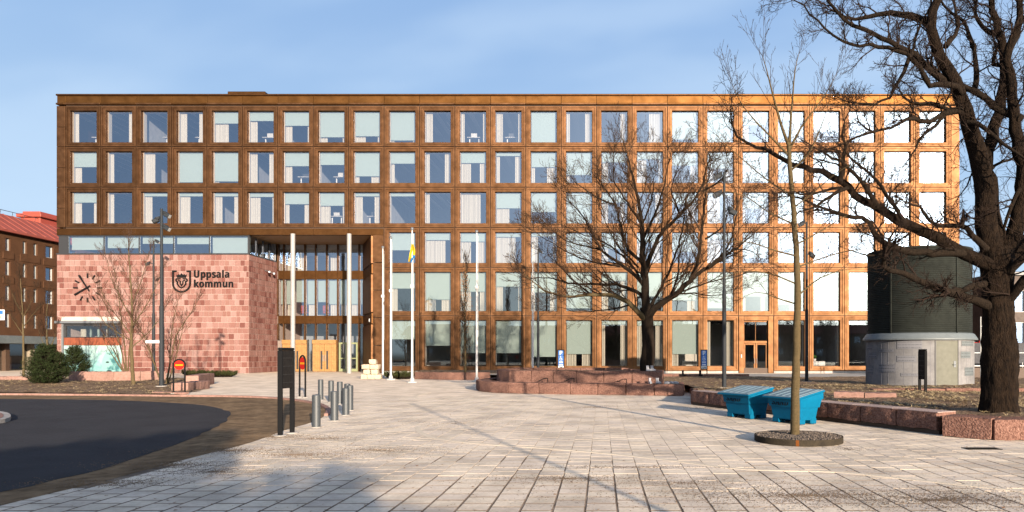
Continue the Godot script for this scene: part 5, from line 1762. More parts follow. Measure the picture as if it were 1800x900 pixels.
# ---------------------------------------------------------------- the ventilation drum
func build_drum() -> void:
	var cx := (1614.5 - CX) * 32.9 / FL
	var o := thing("ventilation_drum", "round ventilation tower, dark ribbed steel over a pale grey concrete base with a door", "ventilation tower", Vector3(cx, 0.12, -32.9))
	var m := MB.new()
	var prof := []
	var y := 2.54
	while y < 6.36:
		prof.append(Vector2(2.285, y)); prof.append(Vector2(2.300, y + 0.022)); prof.append(Vector2(2.300, y + 0.05)); prof.append(Vector2(2.285, y + 0.072))
		y += 0.085
	prof.append(Vector2(2.285, 6.38))
	m.lathe(prof, 72)
	part(o, "ribbed_shell", m.mesh(), mats.drum_steel)
	m = MB.new()
	m.lathe([Vector2(2.31, 6.36), Vector2(2.33, 6.38), Vector2(2.33, 6.46), Vector2(2.2, 6.47), Vector2(2.2, 6.3), Vector2(0, 6.3)], 72)
	part(o, "rim", m.mesh(), mats.drum_steel)
	for a in [-0.52, 0.75]:
		m = MB.new()
		m.box(Vector3(-0.03, 2.5, 2.27), Vector3(0.03, 6.4, 2.335))
		part(o, "seam_strip", m.mesh(), mats.drum_steel, Vector3.ZERO, Basis(Vector3.UP, a - 0.44))
	m = MB.new()
	m.lathe([Vector2(2.36, 2.20), Vector2(2.52, 2.22), Vector2(2.52, 2.28), Vector2(2.38, 2.50), Vector2(2.26, 2.56)], 72)
	part(o, "ledge", m.mesh(), mats.drum_ledge)
	m = MB.new()
	m.lathe([Vector2(2.37, -0.2), Vector2(2.37, 2.2)], 72)
	part(o, "base_wall", m.mesh(), mats.drum_grey)
	# towards the camera is at angle a0 round the drum
	var a0 := atan2(-cx, 32.9)
	var on := func(px: float) -> float: return a0 + asin(clampf((px - 1614.5) / 87.0, -0.99, 0.99))
	m = MB.new()
	m.lathe([Vector2(2.375, 0.12), Vector2(2.395, 0.125), Vector2(2.395, 2.16), Vector2(2.375, 2.17)], 8, Vector3.ZERO, on.call(1640.5), on.call(1672.5))
	var dr := part(o, "door", m.mesh(), mats.door_green)
	for e in [1640.0, 1673.0]:
		m = MB.new()
		m.box(Vector3(-0.018, 0.1, 2.36), Vector3(0.018, 2.18, 2.402), 0.0)
		part(dr, "door_frame", m.mesh(), mats.dark_metal, Vector3.ZERO, Basis(Vector3.UP, on.call(e)))
	m = MB.new()
	m.box(Vector3(-0.06, 0.98, 2.39), Vector3(0.06, 1.26, 2.41), 0.005)
	m.rod(Vector3(0.03, 1.1, 2.45), Vector3(-0.12, 1.1, 2.45), 0.016, 8)
	m.rod(Vector3(0.03, 1.1, 2.40), Vector3(0.03, 1.1, 2.45), 0.014, 8)
	part(dr, "handle", m.mesh(), mats.grey_metal, Vector3.ZERO, Basis(Vector3.UP, on.call(1668.0)))
	# etched text panels, each with faint lines
	var r := RandomNumberGenerator.new()
	r.seed = 9
	for e in [[1582, 1620, 598.5, 613], [1582, 1611, 625.5, 636.5], [1553, 1577, 613.5, 618.5], [1553, 1579, 641, 656], [1588, 1614, 656.5, 662], [1679, 1698, 599, 608], [1678, 1693, 618, 629.5], [1684, 1698, 646, 661], [1535, 1549, 620, 630], [1533, 1543, 644, 660], [1532, 1542, 605, 614]]:
		var t0: float = on.call(e[0])
		var t1: float = on.call(e[1])
		var k := 30.6 / FL
		var ya: float = EYE + (HY - e[3]) * k - 0.12
		var yb: float = EYE + (HY - e[2]) * k - 0.12
		m = MB.new()
		m.lathe([Vector2(2.372, ya), Vector2(2.382, ya), Vector2(2.382, yb), Vector2(2.372, yb)], 8, Vector3.ZERO, t0, t1)
		var pl := part(o, "text_panel", m.mesh(), mats.drum_ledge if e[0] > 1675 else mats.drum_panel)
		var n := maxi(1, int((yb - ya) / 0.11))
		m = MB.new()
		for i in n:
			var y1: float = yb - (yb - ya) * (i + 0.5) / n
			var t := t0 + 0.012
			while t < t1 - 0.03:
				var dt := minf(r.randf_range(0.015, 0.06), t1 - 0.01 - t)
				m.lathe([Vector2(2.384, y1 - 0.010), Vector2(2.384, y1 + 0.010)], 2, Vector3.ZERO, t, t + dt)
				t += dt + 0.014
		part(pl, "text_lines", m.mesh(), mats.grey_wall)
		m = MB.new()
		m.lathe([Vector2(2.385, yb - 0.006), Vector2(2.385, yb)], 6, Vector3.ZERO, t0, t1)
		m.lathe([Vector2(2.385, ya), Vector2(2.385, ya + 0.006)], 6, Vector3.ZERO, t0, t1)
		part(pl, "outline", m.mesh(), mats.grey_wall)
	for i in 20:
		m = MB.new()
		m.box(Vector3(-0.006, -0.1, 2.36), Vector3(0.006, 2.18, 2.374))
		part(o, "board_mark", m.mesh(), mats.drum_panel, Vector3.ZERO, Basis(Vector3.UP, a0 - 1.5 + i * 0.155))

# ---------------------------------------------------------------- poles and signs
func spot_head(o: Node3D, at: Vector3, yaw: float, pitch := -0.55) -> void:
	var m := MB.new()
	var b := Basis.from_euler(Vector3(pitch, yaw, 0)).scaled(Vector3.ONE * 0.8)
	m.box(Vector3(-0.13, -0.13, -0.02), Vector3(0.13, 0.13, 0.36), 0.05)
	m.lathe([Vector2(0.15, 0), Vector2(0.19, 0.10), Vector2(0.19, 0.14), Vector2(0.0, 0.13)], 14, Vector3.ZERO)
	var h := part(o, "lamp_head", m.mesh(), mats.lamp_metal, at, b)
	m = MB.new()
	m.box(Vector3(-0.11, -0.11, 0.361), Vector3(0.11, 0.11, 0.366))
	part(h, "lens", m.mesh(), mats.off_white)

func lamp_post(px: float, z: float, base_h: float, top_y: float, heads: Array, label: String, r := 0.085) -> Node3D:
	var x := (px - CX) * z / FL
	var o := thing("lamp_post", label, "lamp post", Vector3(x, base_h, -z))
	var h := EYE + (HY - top_y) * z / FL - base_h
	var m := MB.new()
	m.tube(PackedVector3Array([Vector3.ZERO, Vector3(0, h * 0.45, 0), Vector3(0, h * 0.46, 0), Vector3(0, h, 0)]), PackedFloat32Array([r * 1.25, r * 1.15, r * 0.85, r * 0.7]), 14, true)
	part(o, "pole", m.mesh(), mats.lamp_metal)
	m = MB.new()
	m.lathe([Vector2(0.26, 0), Vector2(0.26, 0.05), Vector2(r * 1.3, 0.06)], 16)
	part(o, "foot_plate", m.mesh(), mats.concrete)
	for e in heads:
		var y: float = EYE + (HY - e[1]) * z / FL - base_h
		var dx: float = (e[0] - px) * z / FL
		m = MB.new()
		m.rod(Vector3(0, y - 0.06, 0), Vector3(dx * 0.7, y + 0.02, 0), 0.03, 8)
		part(o, "bracket", m.mesh(), mats.lamp_metal)
		spot_head(o, Vector3(dx, y, 0), (PI / 2 if dx > 0 else -PI / 2) * 0.9 + 0.15, 0.5)
	return o

func build_poles() -> void:
	var a := lamp_post(284, 34.0, 0.06, 367, [[289.5, 376], [278.5, 386], [289, 399]], "tall dark lamp post with three spotlights in the left planting bed")
	var m := MB.new()
	m.box(Vector3(-0.75, 2.17, 0.05), Vector3(-0.06, 2.31, 0.08), 0.005)
	part(a, "street_name_plate", m.mesh(), mats.sign_white)
	lamp_post(270, 56.0, 0.0, 423, [[275, 424], [262, 463]], "dark lamp post standing close to the stone block behind the other one", 0.10)
	lamp_post(1273, 27.5, 0.3, 303, [[1265.5, 308], [1265, 340], [1282.5, 370]], "tall dark lamp post with three spotlights behind the blue bins", 0.07)
	lamp_post(1418, 37.0, 0.15, 390, [[1412, 392], [1424, 447]], "dark lamp post right of the thin tree's trunk in the right bed", 0.075)
	lamp_post(946, 56.0, 0.0, 437, [[948, 441]], "slim dark lamp post close behind the right flagpole", 0.09)
	for e in [[673, 47.4, 437, "shortest, first white flagpole from the left, next to the stacked stones"], [687, 44.5, 420, "second white flagpole from the left, before the low juniper"], [724.5, 40.2, 405, "third white flagpole from the left, flying the yellow flag"], [838, 41.3, 409.5, "bare white flagpole at the left end of the tiered planter"], [936.5, 45.6, 430, "bare white flagpole behind the tiered planter"]]:
		var z: float = e[1]
		var o := thing("flagpole", e[3], "flagpole", Vector3((e[0] - CX) * z / FL, 0, -z), 0.0, "white flagpoles before the hall")
		var h: float = EYE + (HY - e[2]) * z / FL
		m = MB.new()
		m.tube(PackedVector3Array([Vector3(0, 0.05, 0), Vector3(0, h * 0.5, 0), Vector3(0, h, 0)]), PackedFloat32Array([0.07, 0.058, 0.038]), 14, true)
		part(o, "pole", m.mesh(), mats.white_paint)
		m = MB.new()
		m.lathe([Vector2(0.03, 0), Vector2(0.09, 0.04), Vector2(0.1, 0.1), Vector2(0.06, 0.17), Vector2(0, 0.19)], 12, Vector3(0, h, 0))
		part(o, "finial", m.mesh(), mats.grey_metal)
		m = MB.new()
		m.lathe([Vector2(0.30, 0), Vector2(0.30, 0.07), Vector2(0.14, 0.10), Vector2(0.11, 0.28)], 14)
		part(o, "base", m.mesh(), mats.off_white)
		m = MB.new()
		m.box(Vector3(0.09, h * 0.3, 0.05), Vector3(0.11, h * 0.98, 0.055))
		part(o, "halyard", m.mesh(), mats.off_white)
		m = MB.new()
		m.box(Vector3(-0.11, h * 0.62, -0.11), Vector3(0.11, h * 0.62 + 0.22, 0.11), 0.04)
		part(o, "collar", m.mesh(), mats.white_paint)
	var f := thing("flag", "limp yellow flag with a blue patch hanging from the third flagpole", "flag", Vector3((724.5 - CX) * 40.2 / FL, 0, -40.2))
	for k in 2:
		m = MB.new()
		var n := 12
		var rows := 10
		var pts := []
		for j in rows + 1:
			var t := float(j) / rows
			var y := EYE + (HY - lerpf(430.5, 462.0, t)) * 40.2 / FL
			for i in n + 1:
				var u := float(i) / n
				var wd := (0.10 + 0.42 * sin(PI * minf(t * 0.75 + 0.1, 1.0))) if t < 0.75 else 0.42 * (1.1 - t) + 0.12
				pts.append(Vector3((-0.18 * t * (1 if k == 0 else 0.4)) + u * wd * (0.55 if k == 0 else 0.45), y + 0.25 * (1.0 - u) * 0.2 - (0.75 if k == 1 else 0.0) * t * 0.0, 0.10 + 0.10 * sin(u * 9.0 + t * 2.0)))
		for j in rows:
			for i in n:
				var blue := j >= 6 and i >= n / 2
				if (k == 1) != blue: continue
				var q := j * (n + 1) + i
				m.quad(pts[q + n + 1], pts[q + n + 2], pts[q + 1], pts[q])
		m.soften(0.1)
		part(f, "flag_cloth", m.mesh(), mats.flag_yellow if k == 0 else mats.flag_blue)

func sign_panel(label: String, a: Vector3, b: Vector3, h: float, y0: float, category := "sign") -> void:   # a black information panel between two posts
	var mid := (a + b) / 2.0
	var d := b - a
	var o := thing("information_panel", label, category, Vector3(mid.x, mid.y, mid.z), -atan2(d.z, d.x))
	var w := Vector2(d.x, d.z).length()
	for s in [-1, 1]:
		var m := MB.new()
		m.box(Vector3(s * w / 2 - 0.035, 0.0, -0.045), Vector3(s * w / 2 + 0.035, h - 0.06, 0.045), 0.012)
		part(o, "post", m.mesh(), mats.black_paint)
		m = MB.new()
		m.lathe([Vector2(0.13, 0), Vector2(0.13, 0.025), Vector2(0.06, 0.03)], 12)
		part(o, "foot", m.mesh(), mats.concrete, Vector3(s * w / 2, 0, 0))
	var p := MB.new()
	p.box(Vector3(-w / 2 - 0.034, h - 0.06, -0.044), Vector3(w / 2 + 0.034, h, 0.044), 0.02)
	part(o, "top_rail", p.mesh(), mats.black_paint)
	p = MB.new()
	p.box(Vector3(-w / 2 + 0.036, y0, -0.03), Vector3(w / 2 - 0.036, h - 0.061, 0.03), 0.004)
	part(o, "panel", p.mesh(), mats.black_panel)
	for i in 5:
		p = MB.new()
		p.box(Vector3(-w / 2 + 0.04, y0 + 0.12 + i * 0.17, 0.0301), Vector3(w / 2 - 0.04, y0 + 0.125 + i * 0.17, 0.0312))
		part(o, "panel_joint", p.mesh(), mats.dark_metal)

func round_sign(label: String, at: Vector3, turn: float, w: float, h: float, yc: float, r: float) -> void:
	var o := thing("no_entry_sign", label, "road sign", at, turn)
	var p := PackedVector3Array()
	var rr := PackedFloat32Array()
	p.append(Vector3(-w / 2, 0, 0)); rr.append(0.034)
	for i in 13:
		var f := PI - PI * i / 12.0
		p.append(Vector3(w / 2 * cos(f), h - w / 2 + w / 2 * sin(f), 0)); rr.append(0.034)
	p.append(Vector3(w / 2, 0, 0)); rr.append(0.034)
	var m := MB.new()
	m.tube(p, rr, 10, true)
	part(o, "hoop_frame", m.mesh(), mats.black_paint)
	m = MB.new()
	m.lathe([Vector2(0, -0.012), Vector2(r, -0.012), Vector2(r, 0.012), Vector2(0, 0.012)], 28)
	part(o, "red_disc", m.mesh(), mats.sign_red, Vector3(0, yc, 0), Basis(Vector3.RIGHT, PI / 2))
	m = MB.new()
	m.box(Vector3(-r * 0.74, -r * 0.16, 0.012), Vector3(r * 0.74, r * 0.16, 0.016))
	part(o, "yellow_bar", m.mesh(), mats.sign_yellow, Vector3(0, yc, 0))
	for s in [-1, 1]:
		m = MB.new()
		m.lathe([Vector2(0.11, 0), Vector2(0.11, 0.03), Vector2(0.045, 0.035)], 12)
		part(o, "foot", m.mesh(), mats.concrete, Vector3(s * w / 2, 0, 0))

func flat_text(o: Node3D, txt: String, h: float, at: Vector3, mt: Material, bold := true, serif := false, squeeze := 1.0) -> void:
	var tm := TextMesh.new()
	var f := SystemFont.new()
	f.font_names = PackedStringArray(["Droid Serif" if serif else "Droid Sans"])
	f.font_weight = 700 if bold else 400
	tm.font = f
	tm.text = txt
	tm.font_size = 48
	tm.pixel_size = h / 34.0
	tm.depth = 0.006
	part(o, "lettering", tm, mt, at, Basis.from_scale(Vector3(squeeze, 1, 1)))

func build_signs() -> void:
	sign_panel("tall black information panel on two posts at the road's edge, nearest the camera", G(492.5, 767), G(513.5, 762), 1.83, 0.98)
	sign_panel("black information panel on two posts before the drum's pale base", Vector3((1616.5 - CX) * 23.6 / FL, 0.28, -23.6), Vector3((1627 - CX) * 23.0 / FL, 0.28, -23.0), 1.58, 0.55)
	sign_panel("thin black information panel right of the oak trunk at the frame's edge", Vector3((1780 - CX) * 24.5 / FL, 0.25, -24.5), Vector3((1784 - CX) * 23.6 / FL, 0.25, -23.6), 1.5, 0.5)
	round_sign("round red and yellow no-entry sign in a black hoop beside the left planting bed", Vector3((315 - CX) * 28.6 / FL, 0.03, -28.6), 0.35, 0.42, 1.43, 1.20, 0.19)
	round_sign("round red and yellow no-entry sign in a black hoop behind the tall black panel", Vector3((531.7 - CX) * 26.5 / FL, 0, -26.5), -0.74, 0.50, 1.63, 1.33, 0.24)
	for e in [[986.0, 36.5, 0.55, "first"], [1237.5, 52.0, 0.1, "second"]]:
		var z: float = e[1]
		var o := thing("parking_sign", ["blue disabled-parking sign on a black board just behind the tiered planter", "blue disabled-parking sign on a black board before the facade, left of the brass door"][0 if e[3] == "first" else 1], "parking sign", Vector3((e[0] - CX) * z / FL, 0, -z))
		var k := z / FL
		var y0: float = EYE + (HY - (652.0 if e[3] == "first" else 650.0)) * k
		var y1 := EYE + (HY - 614.5) * k
		var w := 12.5 * k
		var m := MB.new()
		m.box(Vector3(-w / 2, y0, -0.06), Vector3(w / 2, y1, 0), 0.02)
		part(o, "board", m.mesh(), mats.black_paint)
		for s in [-1, 1]:
			m = MB.new()
			m.box(Vector3(s * (w / 2 - 0.04) - 0.035, 0, -0.055), Vector3(s * (w / 2 - 0.04) + 0.035, y0, -0.005), 0.01)
			part(o, "post", m.mesh(), mats.black_paint)
		var pw := 9.2 * k
		var top := EYE + (HY - 616.0) * k
		for q in [[0, 8.8], [9.2, 18.2], [18.6, 22.4], [22.8, 26.6]]:
			m = MB.new()
			m.box(Vector3(-pw / 2, top - q[1] * k, 0.001), Vector3(pw / 2, top - q[0] * k, 0.012), 0.003)
			part(o, "blue_plate", m.mesh(), mats.sign_blue)
		m = MB.new()
		m.box(Vector3(-pw / 2, top - 32.0 * k, 0.001), Vector3(pw / 2, top - 27.0 * k, 0.012), 0.003)
		part(o, "white_plate", m.mesh(), mats.sign_white)
		flat_text(o, "P", 7.0 * k, Vector3(0, top - 4.5 * k, 0.016), mats.sign_white)
		# wheelchair symbol
		m = MB.new()
		m.extrude(circle2(Vector2(-0.4 * k, -10.6 * k), 0.75 * k), 0.012, 0.018)
		m.stroke(sc2(PackedVector2Array([Vector2(-0.3, -11.4), Vector2(-0.1, -14.0), Vector2(1.4, -14.0), Vector2(2.2, -16.6)]), k), 0.7 * k, 0.012, 0.018)
		var arc := PackedVector2Array()
		for i in 11: arc.append(Vector2(-0.1, -15.2) + Vector2(cos(2.3 + i * 0.38), sin(2.3 + i * 0.38)) * 2.1)
		m.stroke(sc2(arc, k), 0.6 * k, 0.0121, 0.0179)
		part(o, "wheelchair_symbol", m.mesh(), mats.sign_white, Vector3(0, top, 0))
		for q in [-20.5, -24.7]:
			m = MB.new()
			m.box(Vector3(-pw * 0.36, top + (q - 0.8) * k, 0.012), Vector3(pw * 0.36, top + (q + 0.8) * k, 0.016))
			part(o, "text_bar", m.mesh(), mats.sign_white)
		m = MB.new()
		m.extrude(sc2(PackedVector2Array([Vector2(-3, -29.9), Vector2(1.2, -29.9), Vector2(1.2, -31.0), Vector2(3.2, -29.5), Vector2(1.2, -28.0), Vector2(1.2, -29.1), Vector2(-3, -29.1)]), k), 0.012, 0.018)
		part(o, "arrow", m.mesh(), mats.black_paint, Vector3(0, top, 0))
	var bs := thing("street_sign", "small white and blue street sign cut by the left frame edge", "street sign", P(1.0, 553.5, 40.0))
	var m := MB.new()
	m.box(Vector3(-0.9, -0.31, -0.03), Vector3(0.22, 0.31, 0.0), 0.02)
	part(bs, "plate", m.mesh(), mats.sign_white)
	m = MB.new()
	m.box(Vector3(-0.82, 0.04, 0.0), Vector3(0.14, 0.25, 0.008), 0.003)
	part(bs, "blue_field", m.mesh(), mats.sign_blue)
	m = MB.new()
	for i in 3: m.box(Vector3(-0.45 + i * 0.18, -0.22, 0.0), Vector3(-0.35 + i * 0.18, -0.06, 0.006), 0.002)
	part(bs, "orange_marks", m.mesh(), mats.sign_yellow)
	m = MB.new()
	m.rod(Vector3(-0.6, -P(1, 553.5, 40).y, -0.07), Vector3(-0.6, 0.4, -0.07), 0.04, 8)
	part(bs, "post", m.mesh(), mats.grey_metal)

func circle2(c: Vector2, r: float) -> PackedVector2Array:
	var o := PackedVector2Array()
	for i in 14: o.append(c + Vector2(cos(TAU * i / 14.0), sin(TAU * i / 14.0)) * r)
	return o

# ---------------------------------------------------------------- things on the plaza
func build_plaza_things() -> void:
	# bollards: one with its parts, then copies
	var spots := [[556, 751.5, "nearest of the grey steel bollards, right of the tall black panel"], [588, 740.2, "second nearest grey bollard, in the front row of the group"], [608, 730.3, "third nearest grey bollard, before the rightmost one"], [615.3, 721.8, "rightmost grey bollard of the group"], [563.7, 703.4, "leftmost far grey bollard, at the kerb's tip"], [582, 707.0, "far grey bollard, second from the left in the back row"], [597.3, 710.4, "far grey bollard, third from the left in the back row"], [610.5, 716.5, "grey bollard half hidden behind the two rightmost ones"]]
	var first: Node3D
	for i in spots.size():
		var at := G(spots[i][0], spots[i][1])
		if i == 0:
			first = thing("bollard", spots[0][2], "bollard", at, 0.0, "grey bollards at the road's end")
			var m := MB.new()
			m.lathe([Vector2(0.094, 0.0), Vector2(0.094, 0.735), Vector2(0.088, 0.752), Vector2(0.078, 0.758), Vector2(0, 0.76)], 28)
			part(first, "shaft", m.mesh(), mats.bollard_grey)
			m = MB.new()
			m.lathe([Vector2(0.12, 0.0), Vector2(0.12, 0.02), Vector2(0.096, 0.022)], 24)
			part(first, "foot_ring", m.mesh(), mats.concrete)
		else: copy_of(first, at, i * 0.7, spots[i][2])
	# stack of pale stones by the entrance
	var k := 0
	var zs := 46.0
	var lab := {0: "bottom row, left", 1: "bottom row, middle", 2: "bottom row, right", 3: "second row, left", 4: "second row, right", 5: "third row, left", 6: "third row, right", 7: "single one on top"}
	for row in [[0, [642, 653.5, 664.5]], [1, [647, 660]], [2, [644.5, 659.5]], [3, [656.5]]]:
		for px in row[1]:
			var o := thing("pale_stone", "rough pale building stone in the stack by the entrance, %s" % lab[k], "stone", Vector3((px - CX) * zs / FL, row[0] * 0.335, -zs + (0.04 if row[0] % 2 else -0.03)), 0.05 * ((k * 7) % 5 - 2), "pale stones stacked by the entrance")
			part(o, "stone", rough_block(0.46 if row[0] != 2 else 0.58, 0.33, 0.5, 70 + k, 0.03, 0.05), mats.pale_stone)
			k += 1
	# sand bins
	var u := Vector2(-0.487, -0.873)
	var bin := thing("sand_bin", "blue plastic sand bin with a grey-blue lid, right one behind the thin trunk", "sand bin", Vector3(4.73, 0.012, -16.75), 0.0, "blue sand bins")
	# local x along the front (towards the camera-right corner), local z out of the front
	var body := MB.new()
	var L := 1.16
	var D := 0.80
	var lev := [[0.12, 0.80, 0.72], [0.40, 0.86, 0.84], [0.401, 0.91, 0.90], [0.60, 0.97, 1.0]]
	var pr := []
	for e in lev:
		var hx: float = L / 2 * e[1]
		var hz: float = D / 2 * e[2]
		var c := 0.05
		var q := []
		for s in [[-1, 1], [1, 1], [1, -1], [-1, -1]]:
			var p := Vector3(s[0] * hx, e[0], s[1] * hz)
			var n1 := Vector3(-s[0] * c, 0, 0)
			var n2 := Vector3(0, 0, -s[1] * c)
			if s[0] * s[1] > 0: q.append(p + n1); q.append(p + n2)
			else: q.append(p + n2); q.append(p + n1)
		pr.append(q)
	for i in pr.size() - 1:
		for j in 8: body.away([pr[i][j], pr[i][(j + 1) % 8], pr[i + 1][(j + 1) % 8], pr[i + 1][j]], Vector3(0, (lev[i][0] + lev[i + 1][0]) / 2 - (0.0 if i != 1 else -0.3), 0))
	# raised back of the body under the sloping lid
	body.extrude(PackedVector2Array([Vector2(D / 2, 0.60), Vector2(-D / 2, 0.60), Vector2(-D / 2, 0.77), Vector2(D / 2, 0.62)]), -L / 2 * 0.97, L / 2 * 0.97, Transform3D(Basis(Vector3(0, 0, 1), Vector3(0, 1, 0), Vector3(-1, 0, 0)), Vector3.ZERO))
	body.box(Vector3(-L * 0.39, 0.10, -D * 0.35), Vector3(L * 0.39, 0.13, D * 0.35))
	part(bin, "body", body.mesh(), mats.bin_blue)
	for s in 4:
		var m := MB.new()
		var sx := 1 if s & 1 else -1
		var sz := 1 if s & 2 else -1
		m.box(Vector3(sx * L * 0.385 - (0.22 if sx > 0 else 0.02), 0, sz * D * 0.33 - (0.18 if sz > 0 else 0.02)), Vector3(sx * L * 0.385 + (0.02 if sx > 0 else 0.22), 0.135, sz * D * 0.33 + (0.02 if sz > 0 else 0.18)), 0.02)
		part(bin, "foot", m.mesh(), mats.bin_blue)
	var lid := MB.new()
	var lx := Transform3D(Basis(Vector3.RIGHT, atan2(0.16, D)), Vector3(0, 0.705, 0))
	lid.box(Vector3(-L / 2 - 0.04, -0.015, -D / 2 - 0.02), Vector3(L / 2 + 0.04, 0.035, D / 2 + 0.10), 0.018, lx)
	var lidp := part(bin, "lid", lid.mesh(), mats.bin_blue)
	lid = MB.new()
	lid.box(Vector3(-L / 2 - 0.02, 0.036, -D / 2), Vector3(L / 2 + 0.02, 0.048, D / 2 + 0.08), 0.01, lx)
	part(lidp, "lid_top", lid.mesh(), mats.bin_lid)
	for i in 5:
		var m := MB.new()
		m.box(Vector3(-0.045, 0.04, -D / 2 + 0.06), Vector3(0.045, 0.056, D / 2 + 0.02), 0.008, lx)
		part(lidp, "lid_rib", m.mesh(), mats.bin_lid, Vector3(-0.46 + i * 0.23, 0, 0))
	var fn := SystemFont.new()
	fn.font_names = PackedStringArray(["Droid Serif"])
	fn.font_weight = 700
	var tm := TextMesh.new()
	tm.font = fn
	tm.text = "SAND"
	tm.font_size = 48
	tm.pixel_size = 0.145 / 36.0
	tm.depth = 0.006
	part(bin, "lettering", tm, mats.black_paint, Vector3(-0.08, 0.51, D / 2 * 0.958), Basis(Vector3.RIGHT, -0.10))
	var turn := atan2(u.x, -u.y) - PI / 2 + 0.0
	var front := Vector2(-0.873, 0.487)                                 # (x, z) outwards from the front: left and towards the camera
	turn = atan2(front.x, front.y)
	bin.rotation.y = turn
	copy_of(bin, Vector3(3.86, 0.012, -18.15), turn + 0.02, "blue plastic sand bin with a grey-blue lid, left one against the granite wall")
	# steel ring round the young tree
	var rg := thing("tree_ring", "low rusty steel ring filled with dark gravel round the thin tree", "tree ring", Vector3(3.82, 0.012, -13.25))
	var m := MB.new()
	m.lathe([Vector2(0.83, 0), Vector2(0.83, 0.115), Vector2(0.818, 0.115), Vector2(0.818, 0.0)], 56)
	part(rg, "ring", m.mesh(), mats.rust_ring)
	m = MB.new()
	m.lathe([Vector2(0.8305, 0.0), Vector2(0.832, 0.05), Vector2(0.8305, 0.11)], 3, Vector3.ZERO, -0.33, -0.26)
	part(rg, "rust_streak", m.mesh(), mats.rust)
	m = MB.new()
	m.lathe([Vector2(0.818, 0.095), Vector2(0.6, 0.10), Vector2(0.35, 0.115), Vector2(0.0, 0.13)], 40)
	part(rg, "gravel_bed", m.mesh(), mats.gravel_dark)
	var pb := MB.new()
	pb.lathe([Vector2(0.0, -0.5), Vector2(0.8, -0.3), Vector2(1.0, 0.1), Vector2(0.6, 0.55), Vector2(0.0, 0.7)], 6)
	var xs := []
	var r := RandomNumberGenerator.new()
	r.seed = 31
	for i in 1500:
		var q := sqrt(r.randf()) * 0.80
		var f := r.randf() * TAU
		xs.append(Transform3D(Basis.from_euler(Vector3(r.randf(), r.randf() * TAU, r.randf())).scaled(Vector3.ONE * r.randf_range(0.006, 0.017)), Vector3(sin(f) * q, 0.108 + 0.02 * (1.0 - q), cos(f) * q)))
	stuff(rg, "gravel", pb.mesh(), xs, mats.gravel_dark)

# ---------------------------------------------------------------- trees
var tr := RandomNumberGenerator.new()

func rvec() -> Vector3:
	return Vector3(tr.randf_range(-1, 1), tr.randf_range(-1, 1), tr.randf_range(-1, 1))

# o: gnarl, up, levels, kids (per level), ratio, angle, rmin
func twig(mb: MB, p: Vector3, d: Vector3, l: float, r: float, lvl: int, o: Dictionary) -> void:
	var n := 5 if lvl == 1 else (4 if lvl == 2 else 3)
	var pts := PackedVector3Array([p])
	var rs := PackedFloat32Array([r])
	for i in n:
		d = (d + rvec() * o.gnarl + Vector3(0, o.up, 0)).normalized()
		p += d * (l / n)
		pts.append(p)
		rs.append(maxf(o.rmin, r * (1.0 - 0.72 * (i + 1) / n)))
	mb.tube(pts, rs, 4 if r > 0.03 else 3)
	if lvl >= o.levels: return
	var k: int = o.kids[lvl - 1]
	for i in k:
		var t := (i + tr.randf()) / k
		t = 0.2 + 0.8 * t
		var s := minf(t * n, n - 0.001)
		var a := int(s)
		var q := pts[a].lerp(pts[a + 1], s - a)
		var dd := (pts[a + 1] - pts[a]).normalized()
		var side := dd.cross(rvec()).normalized()
		var an: float = o.angle * tr.randf_range(0.6, 1.25)
		twig(mb, q, (dd * cos(an) + side * sin(an)).normalized(), l * o.ratio * tr.randf_range(0.55, 1.15) * (1.15 - 0.5 * t), maxf(o.rmin, rs[a] * 0.6), lvl + 1, o)

func curve(pts: PackedVector3Array, step: float, wob: float) -> PackedVector3Array:
	var cv := Curve3D.new()
	for i in pts.size():
		var t := (pts[mini(i + 1, pts.size() - 1)] - pts[maxi(i - 1, 0)]) / 6.0
		cv.add_point(pts[i], -t, t)
	var l := cv.get_baked_length()
	var k := maxi(3, int(l / step))
	var o := PackedVector3Array()
	for i in k + 1:
		var q := cv.sample_baked(l * i / k, true)
		if i > 0 and i < k: q += rvec() * wob
		o.append(q)
	return o

# a limb along points seen in the photograph, going from distance z0 to z1; its side shoots go into tw
func limb(tree: Node3D, tw: MB, px: Array, z0: float, z1: float, r0: float, r1: float, bark: Material, o: Dictionary, every: float, len0: float, called := "limb", from := 0.12) -> MB:
	var pts := PackedVector3Array()
	for i in px.size():
		pts.append(P(px[i][0], px[i][1], lerpf(z0, z1, float(i) / (px.size() - 1))) - tree.position)
	var cp := curve(pts, maxf(0.22, r0 * 1.2), o.wob)
	var rs := PackedFloat32Array()
	for i in cp.size(): rs.append(lerpf(r0, r1, pow(float(i) / (cp.size() - 1), 0.85)) * tr.randf_range(0.95, 1.06))
	var mb := MB.new()
	mb.tube(cp, rs, 12 if r0 > 0.2 else (9 if r0 > 0.08 else 6), true)
	part(tree, called, mb.mesh(), bark)
	shoots(tw, cp, rs, o, every, len0, from)
	return mb

